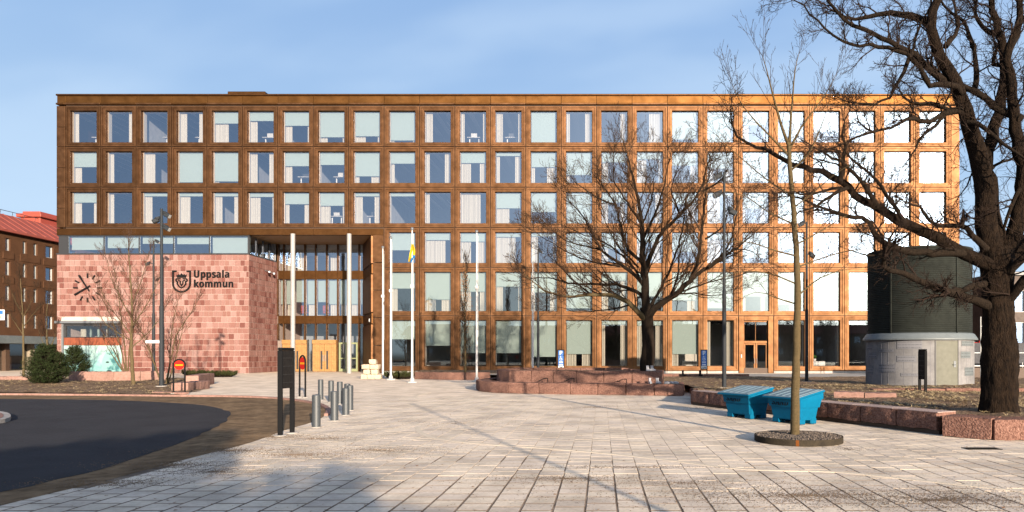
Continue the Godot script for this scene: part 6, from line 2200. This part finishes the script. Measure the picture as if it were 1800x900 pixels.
func shoots(tw: MB, cp: PackedVector3Array, rs: PackedFloat32Array, o: Dictionary, every: float, len0: float, from: float) -> void:
	var total := 0.0
	for i in cp.size() - 1: total += (cp[i + 1] - cp[i]).length()
	var n := int(total / every)
	for i in n:
		var t := from + (1.0 - from) * (i + tr.randf()) / n
		var s := minf(t * (cp.size() - 1), cp.size() - 1.001)
		var a := int(s)
		var q := cp[a].lerp(cp[a + 1], s - a)
		var d := (cp[a + 1] - cp[a]).normalized()
		var side := d.cross(rvec()).normalized()
		if o.up > 0 and side.y < 0 and tr.randf() < 0.5: side.y = -side.y
		var an: float = o.angle * tr.randf_range(0.7, 1.3)
		twig(tw, q, (d * cos(an) + side * sin(an)).normalized(), len0 * tr.randf_range(0.5, 1.2) * (1.2 - 0.55 * t), maxf(o.rmin * 1.3, minf(rs[a] * 0.5, o.rtwig)), 1, o)
	# the limb's own end runs out into fine wood
	var e := cp.size() - 1
	for i in 4:
		twig(tw, cp[e], ((cp[e] - cp[e - 1]).normalized() + rvec() * 0.55).normalized(), len0 * tr.randf_range(0.6, 1.0), maxf(o.rmin * 1.3, rs[e] * 0.7), 1, o)

func build_trees() -> void:
	tr.seed = 12
	build_oak()
	build_middle_tree()
	build_young_tree()
	build_left_plants()

func build_oak() -> void:
	var z := 15.1
	var base := P(1756, 729, z)
	var t := thing("oak_tree", "huge bare oak with a thick furrowed trunk at the right edge", "tree", Vector3(base.x, 0.30, base.z))
	var o := {"gnarl": 0.36, "up": 0.03, "levels": 3, "kids": [7, 5, 0], "ratio": 0.6, "angle": 0.85, "rmin": 0.0032, "rtwig": 0.022, "wob": 0.03}
	var tw := MB.new()
	var trunk := PackedVector3Array()
	var tr_r := PackedFloat32Array()
	for e in [[1756, 738, 0.47], [1756, 722, 0.395], [1756, 700, 0.365], [1757, 650, 0.355], [1757, 620, 0.365], [1756, 600, 0.345], [1755, 560, 0.315], [1754, 520, 0.305], [1754, 490, 0.32], [1752, 455, 0.34], [1748, 430, 0.30]]:
		trunk.append(P(e[0], e[1], z) - t.position)
		tr_r.append(e[2])
	var tc := PackedVector3Array()
	var tcr := PackedFloat32Array()
	for i in trunk.size() - 1:
		for k in 4:
			tc.append(trunk[i].lerp(trunk[i + 1], k / 4.0)); tcr.append(lerpf(tr_r[i], tr_r[i + 1], k / 4.0))
	var mb := MB.new()
	mb.tube(tc, tcr, 40)
	# ridged bark: push the skin in and out along long furrows
	var fn := FastNoiseLite.new()
	fn.frequency = 1.0
	fn.fractal_octaves = 3
	for i in mb.v.size():
		var p := mb.v[i]
		var c := tc[i / 40]
		var a := atan2(p.x - c.x, p.z - c.z)
		var rr := tcr[i / 40]
		var f := absf(fn.get_noise_3d(sin(a) * 5.5, p.y * 1.1, cos(a) * 5.5)) * 2.0
		var big := fn.get_noise_3d(sin(a) * 0.9, p.y * 0.6 + 7.0, cos(a) * 0.9)
		mb.v[i] = p + mb.n[i] * ((f - 0.4) * 0.035 + big * 0.03 * rr)
	# new normals from the pushed skin
	var acc := PackedVector3Array()
	acc.resize(mb.v.size())
	for i in range(0, mb.ix.size(), 3):
		var a := mb.ix[i]
		var b := mb.ix[i + 1]
		var c := mb.ix[i + 2]
		var m := (mb.v[c] - mb.v[a]).cross(mb.v[b] - mb.v[a])
		acc[a] += m; acc[b] += m; acc[c] += m
	for i in acc.size():
		var m := acc[i].normalized()
		mb.n[i] = m if m.dot(mb.n[i]) > 0 else -m
	part(t, "trunk", mb.mesh(), mats.bark_oak)
	var B: Material = mats.bark_oak
	var D: Material = mats.bark_dark
	# leaders
	limb(t, tw, [[1750, 470], [1738, 400], [1730, 330], [1722, 275], [1702, 217], [1690, 177], [1677, 147], [1657, 103], [1640, 67], [1637, 33], [1650, -10], [1640, -70], [1610, -130]], z, 14.6, 0.26, 0.05, B, o, 0.35, 1.31, "limb", 0.3)
	limb(t, tw, [[1752, 450], [1738, 330], [1733, 283], [1750, 217], [1760, 173], [1768, 123], [1757, 60], [1742, 0], [1735, -70]], z, 15.6, 0.20, 0.05, B, o, 0.35, 1.31, "limb", 0.3)
	limb(t, tw, [[1760, 460], [1785, 400], [1797, 330], [1797, 290], [1782, 217], [1777, 133], [1770, 100], [1790, 33], [1800, -40]], z, 14.2, 0.20, 0.05, B, o, 0.35, 1.31, "limb", 0.25)
	limb(t, tw, [[1757, 470], [1800, 430], [1860, 350], [1900, 260], [1930, 150], [1940, 30]], z, 16.0, 0.19, 0.04, B, o, 0.52, 1.45)
	# low limbs to the left
	limb(t, tw, [[1748, 474], [1738, 468], [1676, 436], [1634, 412], [1593, 395], [1552, 371], [1514, 350], [1479, 322], [1445, 302], [1400, 290], [1350, 265], [1300, 243], [1288, 222]], z, 13.6, 0.165, 0.02, B, o, 0.28, 0.99)
	limb(t, tw, [[1742, 442], [1731, 436], [1712, 415], [1690, 398], [1648, 398], [1628, 378], [1616, 366], [1603, 360]], z, 14.2, 0.085, 0.02, D, o, 0.28, 0.79)
	limb(t, tw, [[1690, 398], [1692, 372], [1696, 368], [1700, 378]], 14.6, 14.5, 0.05, 0.025, D, o, 0.42, 0.53)
	limb(t, tw, [[1700, 448], [1676, 445], [1614, 443], [1565, 433], [1538, 412], [1520, 384], [1493, 381], [1445, 364], [1417, 353], [1390, 345]], 14.9, 13.4, 0.105, 0.015, D, o, 0.28, 0.91)
	limb(t, tw, [[1752, 545], [1727, 533], [1700, 522], [1669, 515], [1640, 503], [1620, 497], [1593, 481], [1562, 477], [1553, 465], [1555, 452]], z, 13.8, 0.12, 0.045, D, o, 0.28, 1.05)
	limb(t, tw, [[1745, 498], [1715, 500], [1690, 510], [1668, 514]], z, 14.6, 0.09, 0.06, D, o, 0.32, 0.79)
	limb(t, tw, [[1765, 535], [1785, 515], [1810, 485], [1850, 460], [1900, 440]], z, 14.0, 0.13, 0.05, D, o, 0.32, 1.19)
	limb(t, tw, [[1762, 500], [1775, 480], [1800, 452], [1850, 420]], z, 14.3, 0.13, 0.05, D, o, 0.32, 1.19)
	# shoots off the long low limb
	limb(t, tw, [[1545, 367], [1520, 330], [1500, 302], [1478, 285], [1450, 270], [1437, 262]], 14.2, 13.4, 0.06, 0.015, D, o, 0.23, 0.72)
	limb(t, tw, [[1590, 393], [1560, 345], [1545, 322], [1520, 300], [1500, 280], [1486, 268]], 14.3, 13.8, 0.055, 0.015, D, o, 0.23, 0.72)
	limb(t, tw, [[1476, 318], [1482, 292], [1480, 270], [1486, 250], [1478, 235], [1484, 215]], 13.9, 13.6, 0.06, 0.015, D, o, 0.20, 0.72)
	limb(t, tw, [[1490, 330], [1455, 345], [1430, 362], [1408, 372], [1395, 383]], 13.9, 13.3, 0.045, 0.012, D, o, 0.23, 0.66)
	limb(t, tw, [[1478, 330], [1440, 338], [1410, 340], [1380, 338]], 13.9, 13.0, 0.035, 0.012, D, o, 0.23, 0.66)
	limb(t, tw, [[1565, 433], [1540, 450], [1520, 448], [1495, 440]], 14.1, 13.7, 0.03, 0.01, D, o, 0.26, 0.79)
	# upper left sweeps
	limb(t, tw, [[1688, 160], [1673, 147], [1640, 130], [1613, 100], [1573, 80], [1540, 63], [1500, 43], [1470, 20], [1450, -10], [1440, -50]], 15.0, 14.2, 0.085, 0.02, D, o, 0.23, 0.79)
	limb(t, tw, [[1640, 62], [1630, 42], [1607, 30], [1580, 22], [1540, 27], [1500, 33], [1470, 22]], 14.9, 15.6, 0.10, 0.025, D, o, 0.23, 0.79)
	limb(t, tw, [[1692, 165], [1673, 152], [1630, 147], [1620, 123], [1600, 100], [1560, 82], [1520, 79], [1487, 78], [1453, 53], [1420, 18], [1395, 0]], 14.8, 13.6, 0.07, 0.012, D, o, 0.20, 0.72)
	limb(t, tw, [[1602, 95], [1587, 130], [1567, 167], [1545, 182], [1520, 184], [1483, 177]], 14.6, 14.0, 0.05, 0.012, D, o, 0.19, 0.66)
	limb(t, tw, [[1697, 196], [1677, 193], [1640, 183], [1607, 178], [1587, 167], [1580, 155]], 14.9, 14.2, 0.055, 0.015, D, o, 0.20, 0.66)
	limb(t, tw, [[1700, 199], [1673, 195], [1645, 208], [1620, 213], [1600, 207], [1570, 222], [1540, 230], [1512, 222], [1505, 195]], 14.9, 13.8, 0.075, 0.012, D, o, 0.20, 0.66)
	limb(t, tw, [[1540, 230], [1515, 238], [1483, 250], [1455, 262]], 14.0, 13.6, 0.035, 0.01, D, o, 0.20, 0.66)
	limb(t, tw, [[1665, 197], [1645, 218], [1627, 235], [1613, 253], [1603, 270], [1590, 290]], 14.7, 14.3, 0.045, 0.01, D, o, 0.20, 0.59)
	limb(t, tw, [[1795, 208], [1783, 203], [1750, 187], [1710, 160], [1673, 143], [1640, 120]], 14.5, 15.2, 0.085, 0.05, D, o, 0.26, 0.66)
	limb(t, tw, [[1700, 215], [1720, 215], [1735, 228], [1750, 240], [1775, 260], [1800, 278]], 14.8, 14.0, 0.06, 0.03, D, o, 0.26, 0.66)
	limb(t, tw, [[1712, 160], [1718, 110], [1705, 65], [1690, 35], [1660, 10], [1645, -15]], 15.3, 15.8, 0.065, 0.02, D, o, 0.23, 0.79)
	limb(t, tw, [[1662, 82], [1678, 60], [1680, 30], [1672, -20]], 14.9, 15.4, 0.06, 0.02, D, o, 0.23, 0.79)
	limb(t, tw, [[1758, 60], [1730, 52], [1714, 30], [1712, 0], [1700, -30]], 15.5, 16.2, 0.065, 0.02, D, o, 0.23, 0.79)
	limb(t, tw, [[1762, 115], [1748, 118], [1750, 100], [1758, 70]], 15.5, 15.9, 0.06, 0.03, D, o, 0.26, 0.66)
	limb(t, tw, [[1768, 105], [1785, 70], [1800, 30], [1830, -20]], 14.6, 15.0, 0.06, 0.02, D, o, 0.26, 0.79)
	limb(t, tw, [[1740, 300], [1755, 285], [1775, 282], [1800, 270]], 15.1, 15.6, 0.04, 0.02, D, o, 0.26, 0.79)
	limb(t, tw, [[1735, 320], [1715, 300], [1700, 320], [1690, 340]], 15.1, 15.6, 0.03, 0.01, D, o, 0.20, 0.72)
	limb(t, tw, [[1600, 98], [1612, 60], [1628, 25], [1638, -5]], 14.6, 15.0, 0.035, 0.015, D, o, 0.26, 0.66)
	limb(t, tw, [[1793, 330], [1770, 380], [1765, 400]], 14.6, 14.9, 0.05, 0.03, D, o, 0.20, 0.79)
	part(t, "twigs", tw.mesh(), mats.twig_dark)
	print("oak twigs ", tw.ix.size() / 3)

func build_middle_tree() -> void:
	var z := 30.9
	var base := P(1138, 652, z)
	var t := thing("broad_tree", "broad bare tree with a wide crown of fine twigs, growing from the tiered planter", "tree", Vector3(base.x, 0.86, base.z))
	var o := {"gnarl": 0.17, "up": 0.06, "levels": 3, "kids": [7, 5, 0], "ratio": 0.56, "angle": 0.66, "rmin": 0.0056, "rtwig": 0.035, "wob": 0.03}
	var tw := MB.new()
	var D: Material = mats.bark_dark
	limb(t, tw, [[1138, 656], [1138, 640], [1139, 610], [1139, 580], [1138, 555], [1135, 540]], z, z, 0.33, 0.26, D, o, 100.0, 0.1, "trunk", 0.9)
	limb(t, tw, [[1138, 562], [1136, 545], [1134, 497], [1129, 445], [1129, 397], [1120, 344], [1110, 301], [1104, 278]], z, 30.5, 0.22, 0.03, D, o, 0.34, 2.11, "limb", 0.2)
	limb(t, tw, [[1135, 475], [1158, 416], [1196, 378], [1215, 356], [1234, 328], [1240, 301]], 30.9, 30.0, 0.12, 0.03, D, o, 0.34, 1.99)
	limb(t, tw, [[1139, 562], [1148, 545], [1187, 517], [1225, 483], [1263, 459], [1301, 431], [1325, 410]], z, 29.6, 0.18, 0.02, D, o, 0.34, 1.86)
	limb(t, tw, [[1213, 496], [1228, 450], [1234, 400], [1240, 344], [1247, 305]], 30.4, 31.5, 0.10, 0.025, D, o, 0.34, 1.86)
	limb(t, tw, [[1138, 566], [1129, 556], [1110, 536], [1081, 521], [1043, 519], [995, 521], [960, 512], [938, 498], [918, 478]], z, 29.4, 0.14, 0.012, mats.bark_young, o, 0.33, 1.37)
	limb(t, tw, [[1134, 530], [1124, 517], [1091, 502], [1043, 500], [995, 497], [962, 488], [930, 490]], z, 31.6, 0.10, 0.015, D, o, 0.33, 1.49)
	limb(t, tw, [[1133, 505], [1124, 490], [1091, 464], [1058, 440], [1038, 402], [1019, 373], [1000, 352]], z, 30.0, 0.10, 0.02, D, o, 0.33, 1.74)
	limb(t, tw, [[1130, 462], [1105, 440], [1092, 400], [1081, 360], [1062, 330], [1050, 313]], 30.8, 31.8, 0.085, 0.02, D, o, 0.33, 1.86)
	limb(t, tw, [[1130, 420], [1150, 380], [1165, 336], [1172, 297], [1176, 283]], 30.8, 30.0, 0.075, 0.02, D, o, 0.33, 1.86)
	limb(t, tw, [[1128, 395], [1100, 352], [1080, 321], [1078, 301]], 30.7, 29.6, 0.06, 0.02, D, o, 0.33, 1.86)
	limb(t, tw, [[1175, 527], [1190, 490], [1196, 440], [1208, 410]], 30.7, 30.2, 0.07, 0.02, D, o, 0.33, 1.74)
	limb(t, tw, [[1245, 470], [1275, 440], [1292, 395], [1296, 352], [1290, 328]], 29.9, 30.8, 0.06, 0.015, D, o, 0.31, 1.74)
	limb(t, tw, [[1200, 512], [1250, 495], [1290, 488], [1330, 470]], 30.5, 31.6, 0.05, 0.012, D, o, 0.31, 1.49)
	limb(t, tw, [[1090, 468], [1050, 462], [1010, 450], [975, 430], [950, 415]], 30.5, 29.4, 0.055, 0.012, D, o, 0.31, 1.61)
	limb(t, tw, [[1136, 520], [1120, 480], [1100, 455], [1060, 425], [1020, 410], [985, 395]], 31.0, 32.2, 0.07, 0.012, D, o, 0.31, 1.61)
	limb(t, tw, [[1142, 540], [1165, 500], [1185, 455], [1200, 400], [1205, 352]], 31.0, 32.4, 0.08, 0.02, D, o, 0.33, 1.86)
	for e in [[1122, 470, 1085, 430, 1062, 385, 1052, 348], [1110, 536, 1060, 545, 1015, 548, 985, 540], [1043, 519, 1010, 495, 985, 470, 965, 450], [1058, 440, 1025, 432, 990, 420, 968, 400], [1187, 517, 1220, 515, 1255, 520, 1285, 515], [1263, 459, 1290, 440, 1318, 440, 1335, 452], [1196, 378, 1180, 336, 1188, 305, 1195, 283], [1234, 336, 1262, 321, 1276, 305, 1282, 289], [1129, 397, 1145, 352, 1148, 313, 1140, 283], [1081, 360, 1050, 348, 1028, 332, 1012, 321], [1240, 420, 1268, 400, 1282, 370, 1305, 348]]:
		limb(t, tw, [[e[0], e[1]], [e[2], e[3]], [e[4], e[5]], [e[6], e[7]]], 30.7, 30.7 + tr.randf_range(-1.6, 1.6), 0.05, 0.012, D, o, 0.34, 1.62)
	part(t, "twigs", tw.mesh(), mats.twig_mid)
	print("broad twigs ", tw.ix.size() / 3)

func build_young_tree() -> void:
	var z := 13.25
	var base := P(1396.5, 770, z)
	var t := thing("young_tree", "slender young tree with a straight greenish trunk standing in the steel ring", "tree", Vector3(base.x, 0.10, base.z))
	var o := {"gnarl": 0.11, "up": 0.10, "levels": 3, "kids": [4, 2, 0], "ratio": 0.5, "angle": 0.6, "rmin": 0.0028, "rtwig": 0.008, "wob": 0.006}
	var tw := MB.new()
	var Y: Material = mats.bark_young
	limb(t, tw, [[1396.5, 774], [1397, 762], [1398, 700], [1400, 620], [1402, 540], [1401, 470], [1397, 400], [1391, 320], [1386, 252]], z, z, 0.094, 0.04, Y, o, 50.0, 0.1, "trunk", 0.9)
	limb(t, tw, [[1386, 255], [1373, 220], [1362, 180], [1352, 140], [1341, 100]], z, 13.0, 0.034, 0.006, Y, o, 0.26, 0.85)
	limb(t, tw, [[1387, 255], [1390, 210], [1394, 160], [1399, 115], [1404, 95]], z, 13.6, 0.032, 0.006, Y, o, 0.26, 0.85)
	limb(t, tw, [[1388, 262], [1408, 225], [1430, 195], [1452, 165], [1470, 130]], z, 13.4, 0.025, 0.005, Y, o, 0.26, 0.85)
	limb(t, tw, [[1388, 275], [1360, 245], [1330, 215], [1305, 185], [1288, 150]], z, 13.2, 0.024, 0.005, Y, o, 0.26, 0.85)
	limb(t, tw, [[1390, 300], [1420, 272], [1440, 230], [1455, 190]], z, 12.7, 0.022, 0.005, Y, o, 0.26, 0.85)
	for e in [[1394, 345, 1340, 310, 1292, 268, 1256, 235], [1395, 365, 1440, 330, 1475, 300, 1510, 285], [1397, 395, 1350, 372, 1310, 345, 1270, 335], [1399, 430, 1445, 405, 1485, 380, 1520, 372], [1400, 450, 1355, 438, 1310, 425, 1265, 428], [1401, 470, 1450, 452, 1500, 440, 1545, 436], [1402, 500, 1350, 480, 1300, 478, 1262, 492], [1402, 520, 1440, 490, 1480, 475, 1520, 470], [1402, 535, 1360, 522, 1335, 512, 1310, 520]]:
		limb(t, tw, [[e[0], e[1]], [e[2], e[3]], [e[4], e[5]], [e[6], e[7]]], z, z + tr.randf_range(-1.1, 1.1), 0.018, 0.004, Y, o, 0.25, 0.75)
	part(t, "twigs", tw.mesh(), mats.twig_brown)

func bush(label: String, called: String, at: Vector3, rx: float, h: float, n: int, seed_: int, mt: Material, flat := false) -> void:   # needle shoots that stand out from a core of stems
	var t := thing(called, label, "shrub", at)
	tr.seed = seed_
	var st := MB.new()
	var nd := MB.new()
	for i in n:
		var f := tr.randf() * TAU
		var v := tr.randf()
		var tip: Vector3
		if flat: tip = Vector3(cos(f) * rx * sqrt(tr.randf()), h * (0.45 + 0.55 * tr.randf()), sin(f) * rx * 0.55 * sqrt(tr.randf()))
		else:
			var rad := rx * (0.30 + 0.75 * sin(PI * pow(v, 0.75) * 0.93 + 0.25)) * tr.randf_range(0.55, 1.05)
			tip = Vector3(cos(f) * rad, h * (0.06 + 0.94 * v), sin(f) * rad)
		var root := Vector3(tip.x * 0.25, maxf(0.0, tip.y - h * tr.randf_range(0.12, 0.3)), tip.z * 0.25) if not flat else Vector3(tip.x * 0.6, 0.02, tip.z * 0.6)
		st.tube(PackedVector3Array([root, root.lerp(tip, 0.6) - Vector3(0, 0.03, 0), tip]), PackedFloat32Array([0.02, 0.012, 0.006]), 4)
		var d := (tip - root).normalized()
		for k in 34:
			var q := root.lerp(tip, 0.35 + 0.65 * tr.randf())
			var s := d.cross(rvec()).normalized()
			var e := (d * tr.randf_range(0.3, 1.0) + s).normalized() * tr.randf_range(0.09, 0.2) * (0.7 if flat else 1.0)
			var w := e.cross(rvec()).normalized() * 0.012
			nd.tri(q - w, q + w, q + e)
	part(t, "stems", st.mesh(), mats.bark_dark)
	part(t, "needles", nd.mesh(), mt)

func fan_shrub(label: String, at: Vector3, stems: Array, z: float, seed_: int, twig_mat: Material, o: Dictionary, every := 0.22, len0 := 0.8) -> void:
	var t := thing("multi_stem_shrub", label, "shrub", at)
	tr.seed = seed_
	var tw := MB.new()
	for s in stems: limb(t, tw, s, z, z + tr.randf_range(-1.0, 1.0), 0.045, 0.010, mats.bark_pale, o, every, len0, "stem", 0.25)
	part(t, "twigs", tw.mesh(), twig_mat)

func build_left_plants() -> void:
	bush("large round dark pine bush in the left planting bed", "pine_bush", Vector3((82 - CX) * 36.5 / FL, 0.1, -36.5), 1.12, 2.15, 420, 3, mats.needles)
	bush("smaller pine bush before the turquoise printed panel", "pine_bush", Vector3((131 - CX) * 47.0 / FL, 0.1, -47.0), 1.0, 2.2, 300, 4, mats.needles)
	bush("flat dark juniper mat left of the stone block's corner", "juniper_mat", Vector3((343 - CX) * 52.0 / FL, 0.0, -52), 1.1, 0.5, 160, 5, mats.juniper, true)
	bush("flat green juniper mat before the stone block's right corner", "juniper_mat", Vector3((388 - CX) * 50.0 / FL, 0.0, -50), 1.35, 0.5, 200, 6, mats.juniper, true)
	bush("low juniper mat at the feet of the left flagpoles", "juniper_mat", Vector3((703 - CX) * 46.0 / FL, 0.0, -46.0), 1.15, 0.55, 260, 7, mats.juniper, true)
	var o := {"gnarl": 0.16, "up": 0.12, "levels": 3, "kids": [5, 3, 0], "ratio": 0.55, "angle": 0.55, "rmin": 0.0042, "rtwig": 0.011, "wob": 0.015}
	var t := thing("pale_birch", "young bare tree with a straight pale yellowish trunk before the stone block", "tree", Vector3((235 - CX) * 35.5 / FL, 0.08, -35.5))
	tr.seed = 41
	var tw := MB.new()
	limb(t, tw, [[235, 682], [233, 650], [231, 600], [232, 560], [231, 520], [229, 480], [226, 440]], 35.5, 35.5, 0.10, 0.02, mats.bark_pale, o, 0.20, 1.5, "trunk", 0.25)
	for e in [[231, 590, 205, 555, 185, 525, 175, 500], [232, 575, 255, 540, 272, 510, 282, 480], [231, 560, 210, 520, 195, 485, 188, 455], [231, 540, 246, 500, 255, 470, 262, 445], [231, 600, 200, 580, 182, 565, 172, 545], [232, 610, 260, 585, 280, 560, 290, 540]]:
		limb(t, tw, [[e[0], e[1]], [e[2], e[3]], [e[4], e[5]], [e[6], e[7]]], 35.5, 35.5 + tr.randf_range(-1.2, 1.2), 0.03, 0.008, mats.bark_pale, o, 0.2, 0.9)
	part(t, "twigs", tw.mesh(), mats.twig_red)
	fan_shrub("bare multi-stem shrub just left of the pale trunk before the block", Vector3((222 - CX) * 42.0 / FL, 0.1, -42), [[[222, 662], [214, 620], [203, 580], [190, 545], [176, 520]], [[223, 662], [219, 610], [213, 560], [207, 510], [200, 470]], [[225, 662], [228, 610], [238, 560], [246, 520]], [[221, 662], [205, 625], [190, 600], [180, 585]]], 42.0, 44, mats.twig_red, o)
	fan_shrub("leaning multi-stem shrub right of the tall left lamp post", Vector3((300 - CX) * 36.0 / FL, 0.08, -36), [[[282, 672], [272, 640], [256, 605], [244, 585]], [[283, 672], [268, 630], [258, 600], [240, 565]], [[292, 674], [299, 640], [307, 600], [318, 575], [336, 550], [347, 530]], [[293, 674], [298, 640], [300, 600], [305, 560], [312, 530]], [[295, 674], [306, 640], [316, 600], [322, 570]]], 36.0, 46, mats.twig_red, o, 0.24, 0.75)
	var s := thing("thin_street_tree", "thin bare street tree before the brick house at the far left", "tree", Vector3((41 - CX) * 46.0 / FL, 0.05, -46))
	tr.seed = 48
	tw = MB.new()
	limb(s, tw, [[42, 667], [41, 640], [41, 600], [40, 560], [38, 520], [36, 490]], 46, 46, 0.085, 0.02, mats.bark_pale, o, 0.30, 1.3, "trunk", 0.45)
	for e in [[41, 590, 22, 560, 10, 540], [41, 575, 60, 550, 75, 535], [40, 560, 55, 530, 62, 510], [40, 555, 25, 525, 18, 505]]:
		limb(s, tw, [[e[0], e[1]], [e[2], e[3]], [e[4], e[5]]], 46, 46 + tr.randf_range(-1.0, 1.0), 0.03, 0.008, mats.bark_young, o, 0.3, 0.9)
	part(s, "twigs", tw.mesh(), mats.twig_brown)
	var s2 := thing("thin_street_tree", "small bare tree rising behind the large pine bush", "tree", Vector3((85 - CX) * 50.0 / FL, 0.05, -50))
	tr.seed = 49
	tw = MB.new()
	limb(s2, tw, [[84, 668], [84, 640], [83, 600], [82, 560], [84, 525]], 50, 50, 0.10, 0.02, mats.bark_pale, o, 0.30, 1.2, "trunk", 0.4)
	for e in [[84, 625, 74, 598, 68, 580], [84, 622, 95, 595, 100, 575]]:
		limb(s2, tw, [[e[0], e[1]], [e[2], e[3]], [e[4], e[5]]], 50, 50.5, 0.04, 0.01, mats.bark_pale, o, 0.3, 0.9)
	part(s2, "twigs", tw.mesh(), mats.twig_brown)
	# narrow tree that keeps its dead leaves
	var c := thing("columnar_tree", "narrow upright tree with brown dead leaves before the brass facade", "tree", Vector3((817 - CX) * 49.0 / FL, 0.3, -49))
	tr.seed = 52
	tw = MB.new()
	var oc := {"gnarl": 0.14, "up": 0.22, "levels": 3, "kids": [5, 4, 0], "ratio": 0.5, "angle": 0.4, "rmin": 0.006, "rtwig": 0.014, "wob": 0.02}
	limb(c, tw, [[818, 662], [818, 630], [817, 590], [817, 540], [818, 500], [819, 465]], 49, 49, 0.09, 0.015, mats.bark_young, oc, 0.11, 1.3, "trunk", 0.08)
	part(c, "twigs", tw.mesh(), mats.twig_brown)
	var lf := MB.new()
	for i in 1500:
		var v := pow(tr.randf(), 0.8)
		var y := EYE + (HY - lerpf(640, 470, v)) * 49.0 / FL - 0.3
		var rad := (0.58 * sin(PI * clampf(v * 0.85 + 0.12, 0, 1)) + 0.05) * sqrt(tr.randf())
		var f := tr.randf() * TAU
		var p := Vector3(sin(f) * rad, y, cos(f) * rad)
		var a := rvec().normalized() * 0.05
		var b := a.cross(rvec()).normalized() * 0.032
		if v < 0.45 and tr.randf() < 0.55: continue
		lf.tri(p - b, p + b, p + a)
	part(c, "dead_leaves", lf.mesh(), mats.dead_leaf)
	fan_shrub("thin bare shrub twigs left of the block's printed panel edge", Vector3((200 - CX) * 44.0 / FL, 0.1, -44), [[[214, 650], [200, 628], [190, 612], [183, 600]], [[215, 650], [206, 620], [200, 600]]], 44.0, 55, mats.twig_brown, o, 0.4, 0.5)

# ---------------------------------------------------------------- what stands behind the camera: it shades the foreground and shows in the glass
func leafy(label: String, at: Vector3, h: float, rad: float, n: int, seed_: int) -> void:
	var t := thing("evergreen_tree", label, "tree", at)
	tr.seed = seed_
	var mb := MB.new()
	mb.tube(PackedVector3Array([Vector3.ZERO, Vector3(0.05, h * 0.5, 0), Vector3(0, h * 0.95, 0)]), PackedFloat32Array([0.22, 0.14, 0.03]), 10)
	part(t, "trunk", mb.mesh(), mats.bark_dark)
	var lf := MB.new()
	for i in n:
		var v := pow(tr.randf(), 0.9)
		var rr := rad * (1.0 - v * 0.75) * sqrt(tr.randf()) * (0.75 + 0.25 * sin(v * 40.0))
		var f := tr.randf() * TAU
		var p := Vector3(sin(f) * rr, h * (0.22 + 0.78 * v), cos(f) * rr)
		var a := (Vector3(sin(f), -0.3, cos(f)) + rvec() * 0.6).normalized() * 0.32
		var b := a.cross(rvec()).normalized() * 0.10
		lf.tri(p - b, p + b, p + a)
	part(t, "crown", lf.mesh(), mats.needles)

func build_behind() -> void:
	leafy("dark evergreen behind the viewer that shades the road's near edge", Vector3(3.9, 0, 13.5), 5.8, 3.0, 3000, 61)
	leafy("second dark evergreen behind the viewer that shades the lowest paving", Vector3(7.0, 0, 15.5), 5.2, 3.4, 1500, 62)
	leafy("third dark evergreen behind the viewer, left of the first", Vector3(2.2, 0, 12.5), 5.3, 2.8, 4600, 63)
	leafy("fourth and leftmost dark evergreen behind the viewer", Vector3(0.3, 0, 11.0), 4.7, 2.5, 5200, 64)
	var broad: Node3D = get_node("broad_tree")
	var sp := [[-22, 30, 1.3, "bare tree far behind the viewer on the left"], [20, 58, 2.2, "bare tree far behind the viewer on the right"], [-4, 46, 3.3, "bare tree far behind the viewer in the middle"], [36, 50, 4.1, "bare tree before the long house behind the viewer, first from the middle"], [46, 46, 0.9, "bare tree before the long house behind the viewer, second from the middle"], [57, 52, 5.0, "bare tree before the long house behind the viewer, third from the middle"], [68, 48, 1.9, "bare tree before the long house behind the viewer, at its right end"]]
	for e in sp: copy_of(broad, Vector3(e[0], 0, e[1]), e[2], e[3])
	var a := lamp_post(1057, -6.0, 0.0, 622, [], "slim lamp post behind the viewer whose shadow crosses the plaza", 0.05)
	a.position = Vector3(6.45, 0, 5.6)
	a.get_node("pole").scale.y = 6.0 / 1.7
	var h := thing("long_house", "long low pale house with a hipped roof behind the viewer, mirrored in the windows", "building", Vector3(28, 0, 62), PI)
	var m := MB.new()
	var hs := []
	for r in 2:
		var l := []
		for i in 30: l.append([-78.0 + i * 5.2, -76.2 + i * 5.2])
		hs.append([1.2 + r * 3.3, 3.0 + r * 3.3, l])
	wall_with_holes(m, -80, 80, 0, 7.0, -0.4, 0, hs)
	m.box(Vector3(-80, 0, -10), Vector3(80, 6.9, -1.0))
	part(h, "wall", m.mesh(), mats.tan_wall)
	for r in hs:
		for c in r[2]: house_window(h, c[0], c[1], r[0], r[1], mats.off_white)
	m = MB.new()
	m.extrude(PackedVector2Array([Vector2(0.9, 6.9), Vector2(0.9, 7.15), Vector2(-5, 9.6), Vector2(-10.5, 7.0)]), -81, 81, Transform3D(Basis(Vector3(0, 0, 1), Vector3(0, 1, 0), Vector3(1, 0, 0)), Vector3.ZERO))
	part(h, "roof", m.mesh(), mats.red_roof)
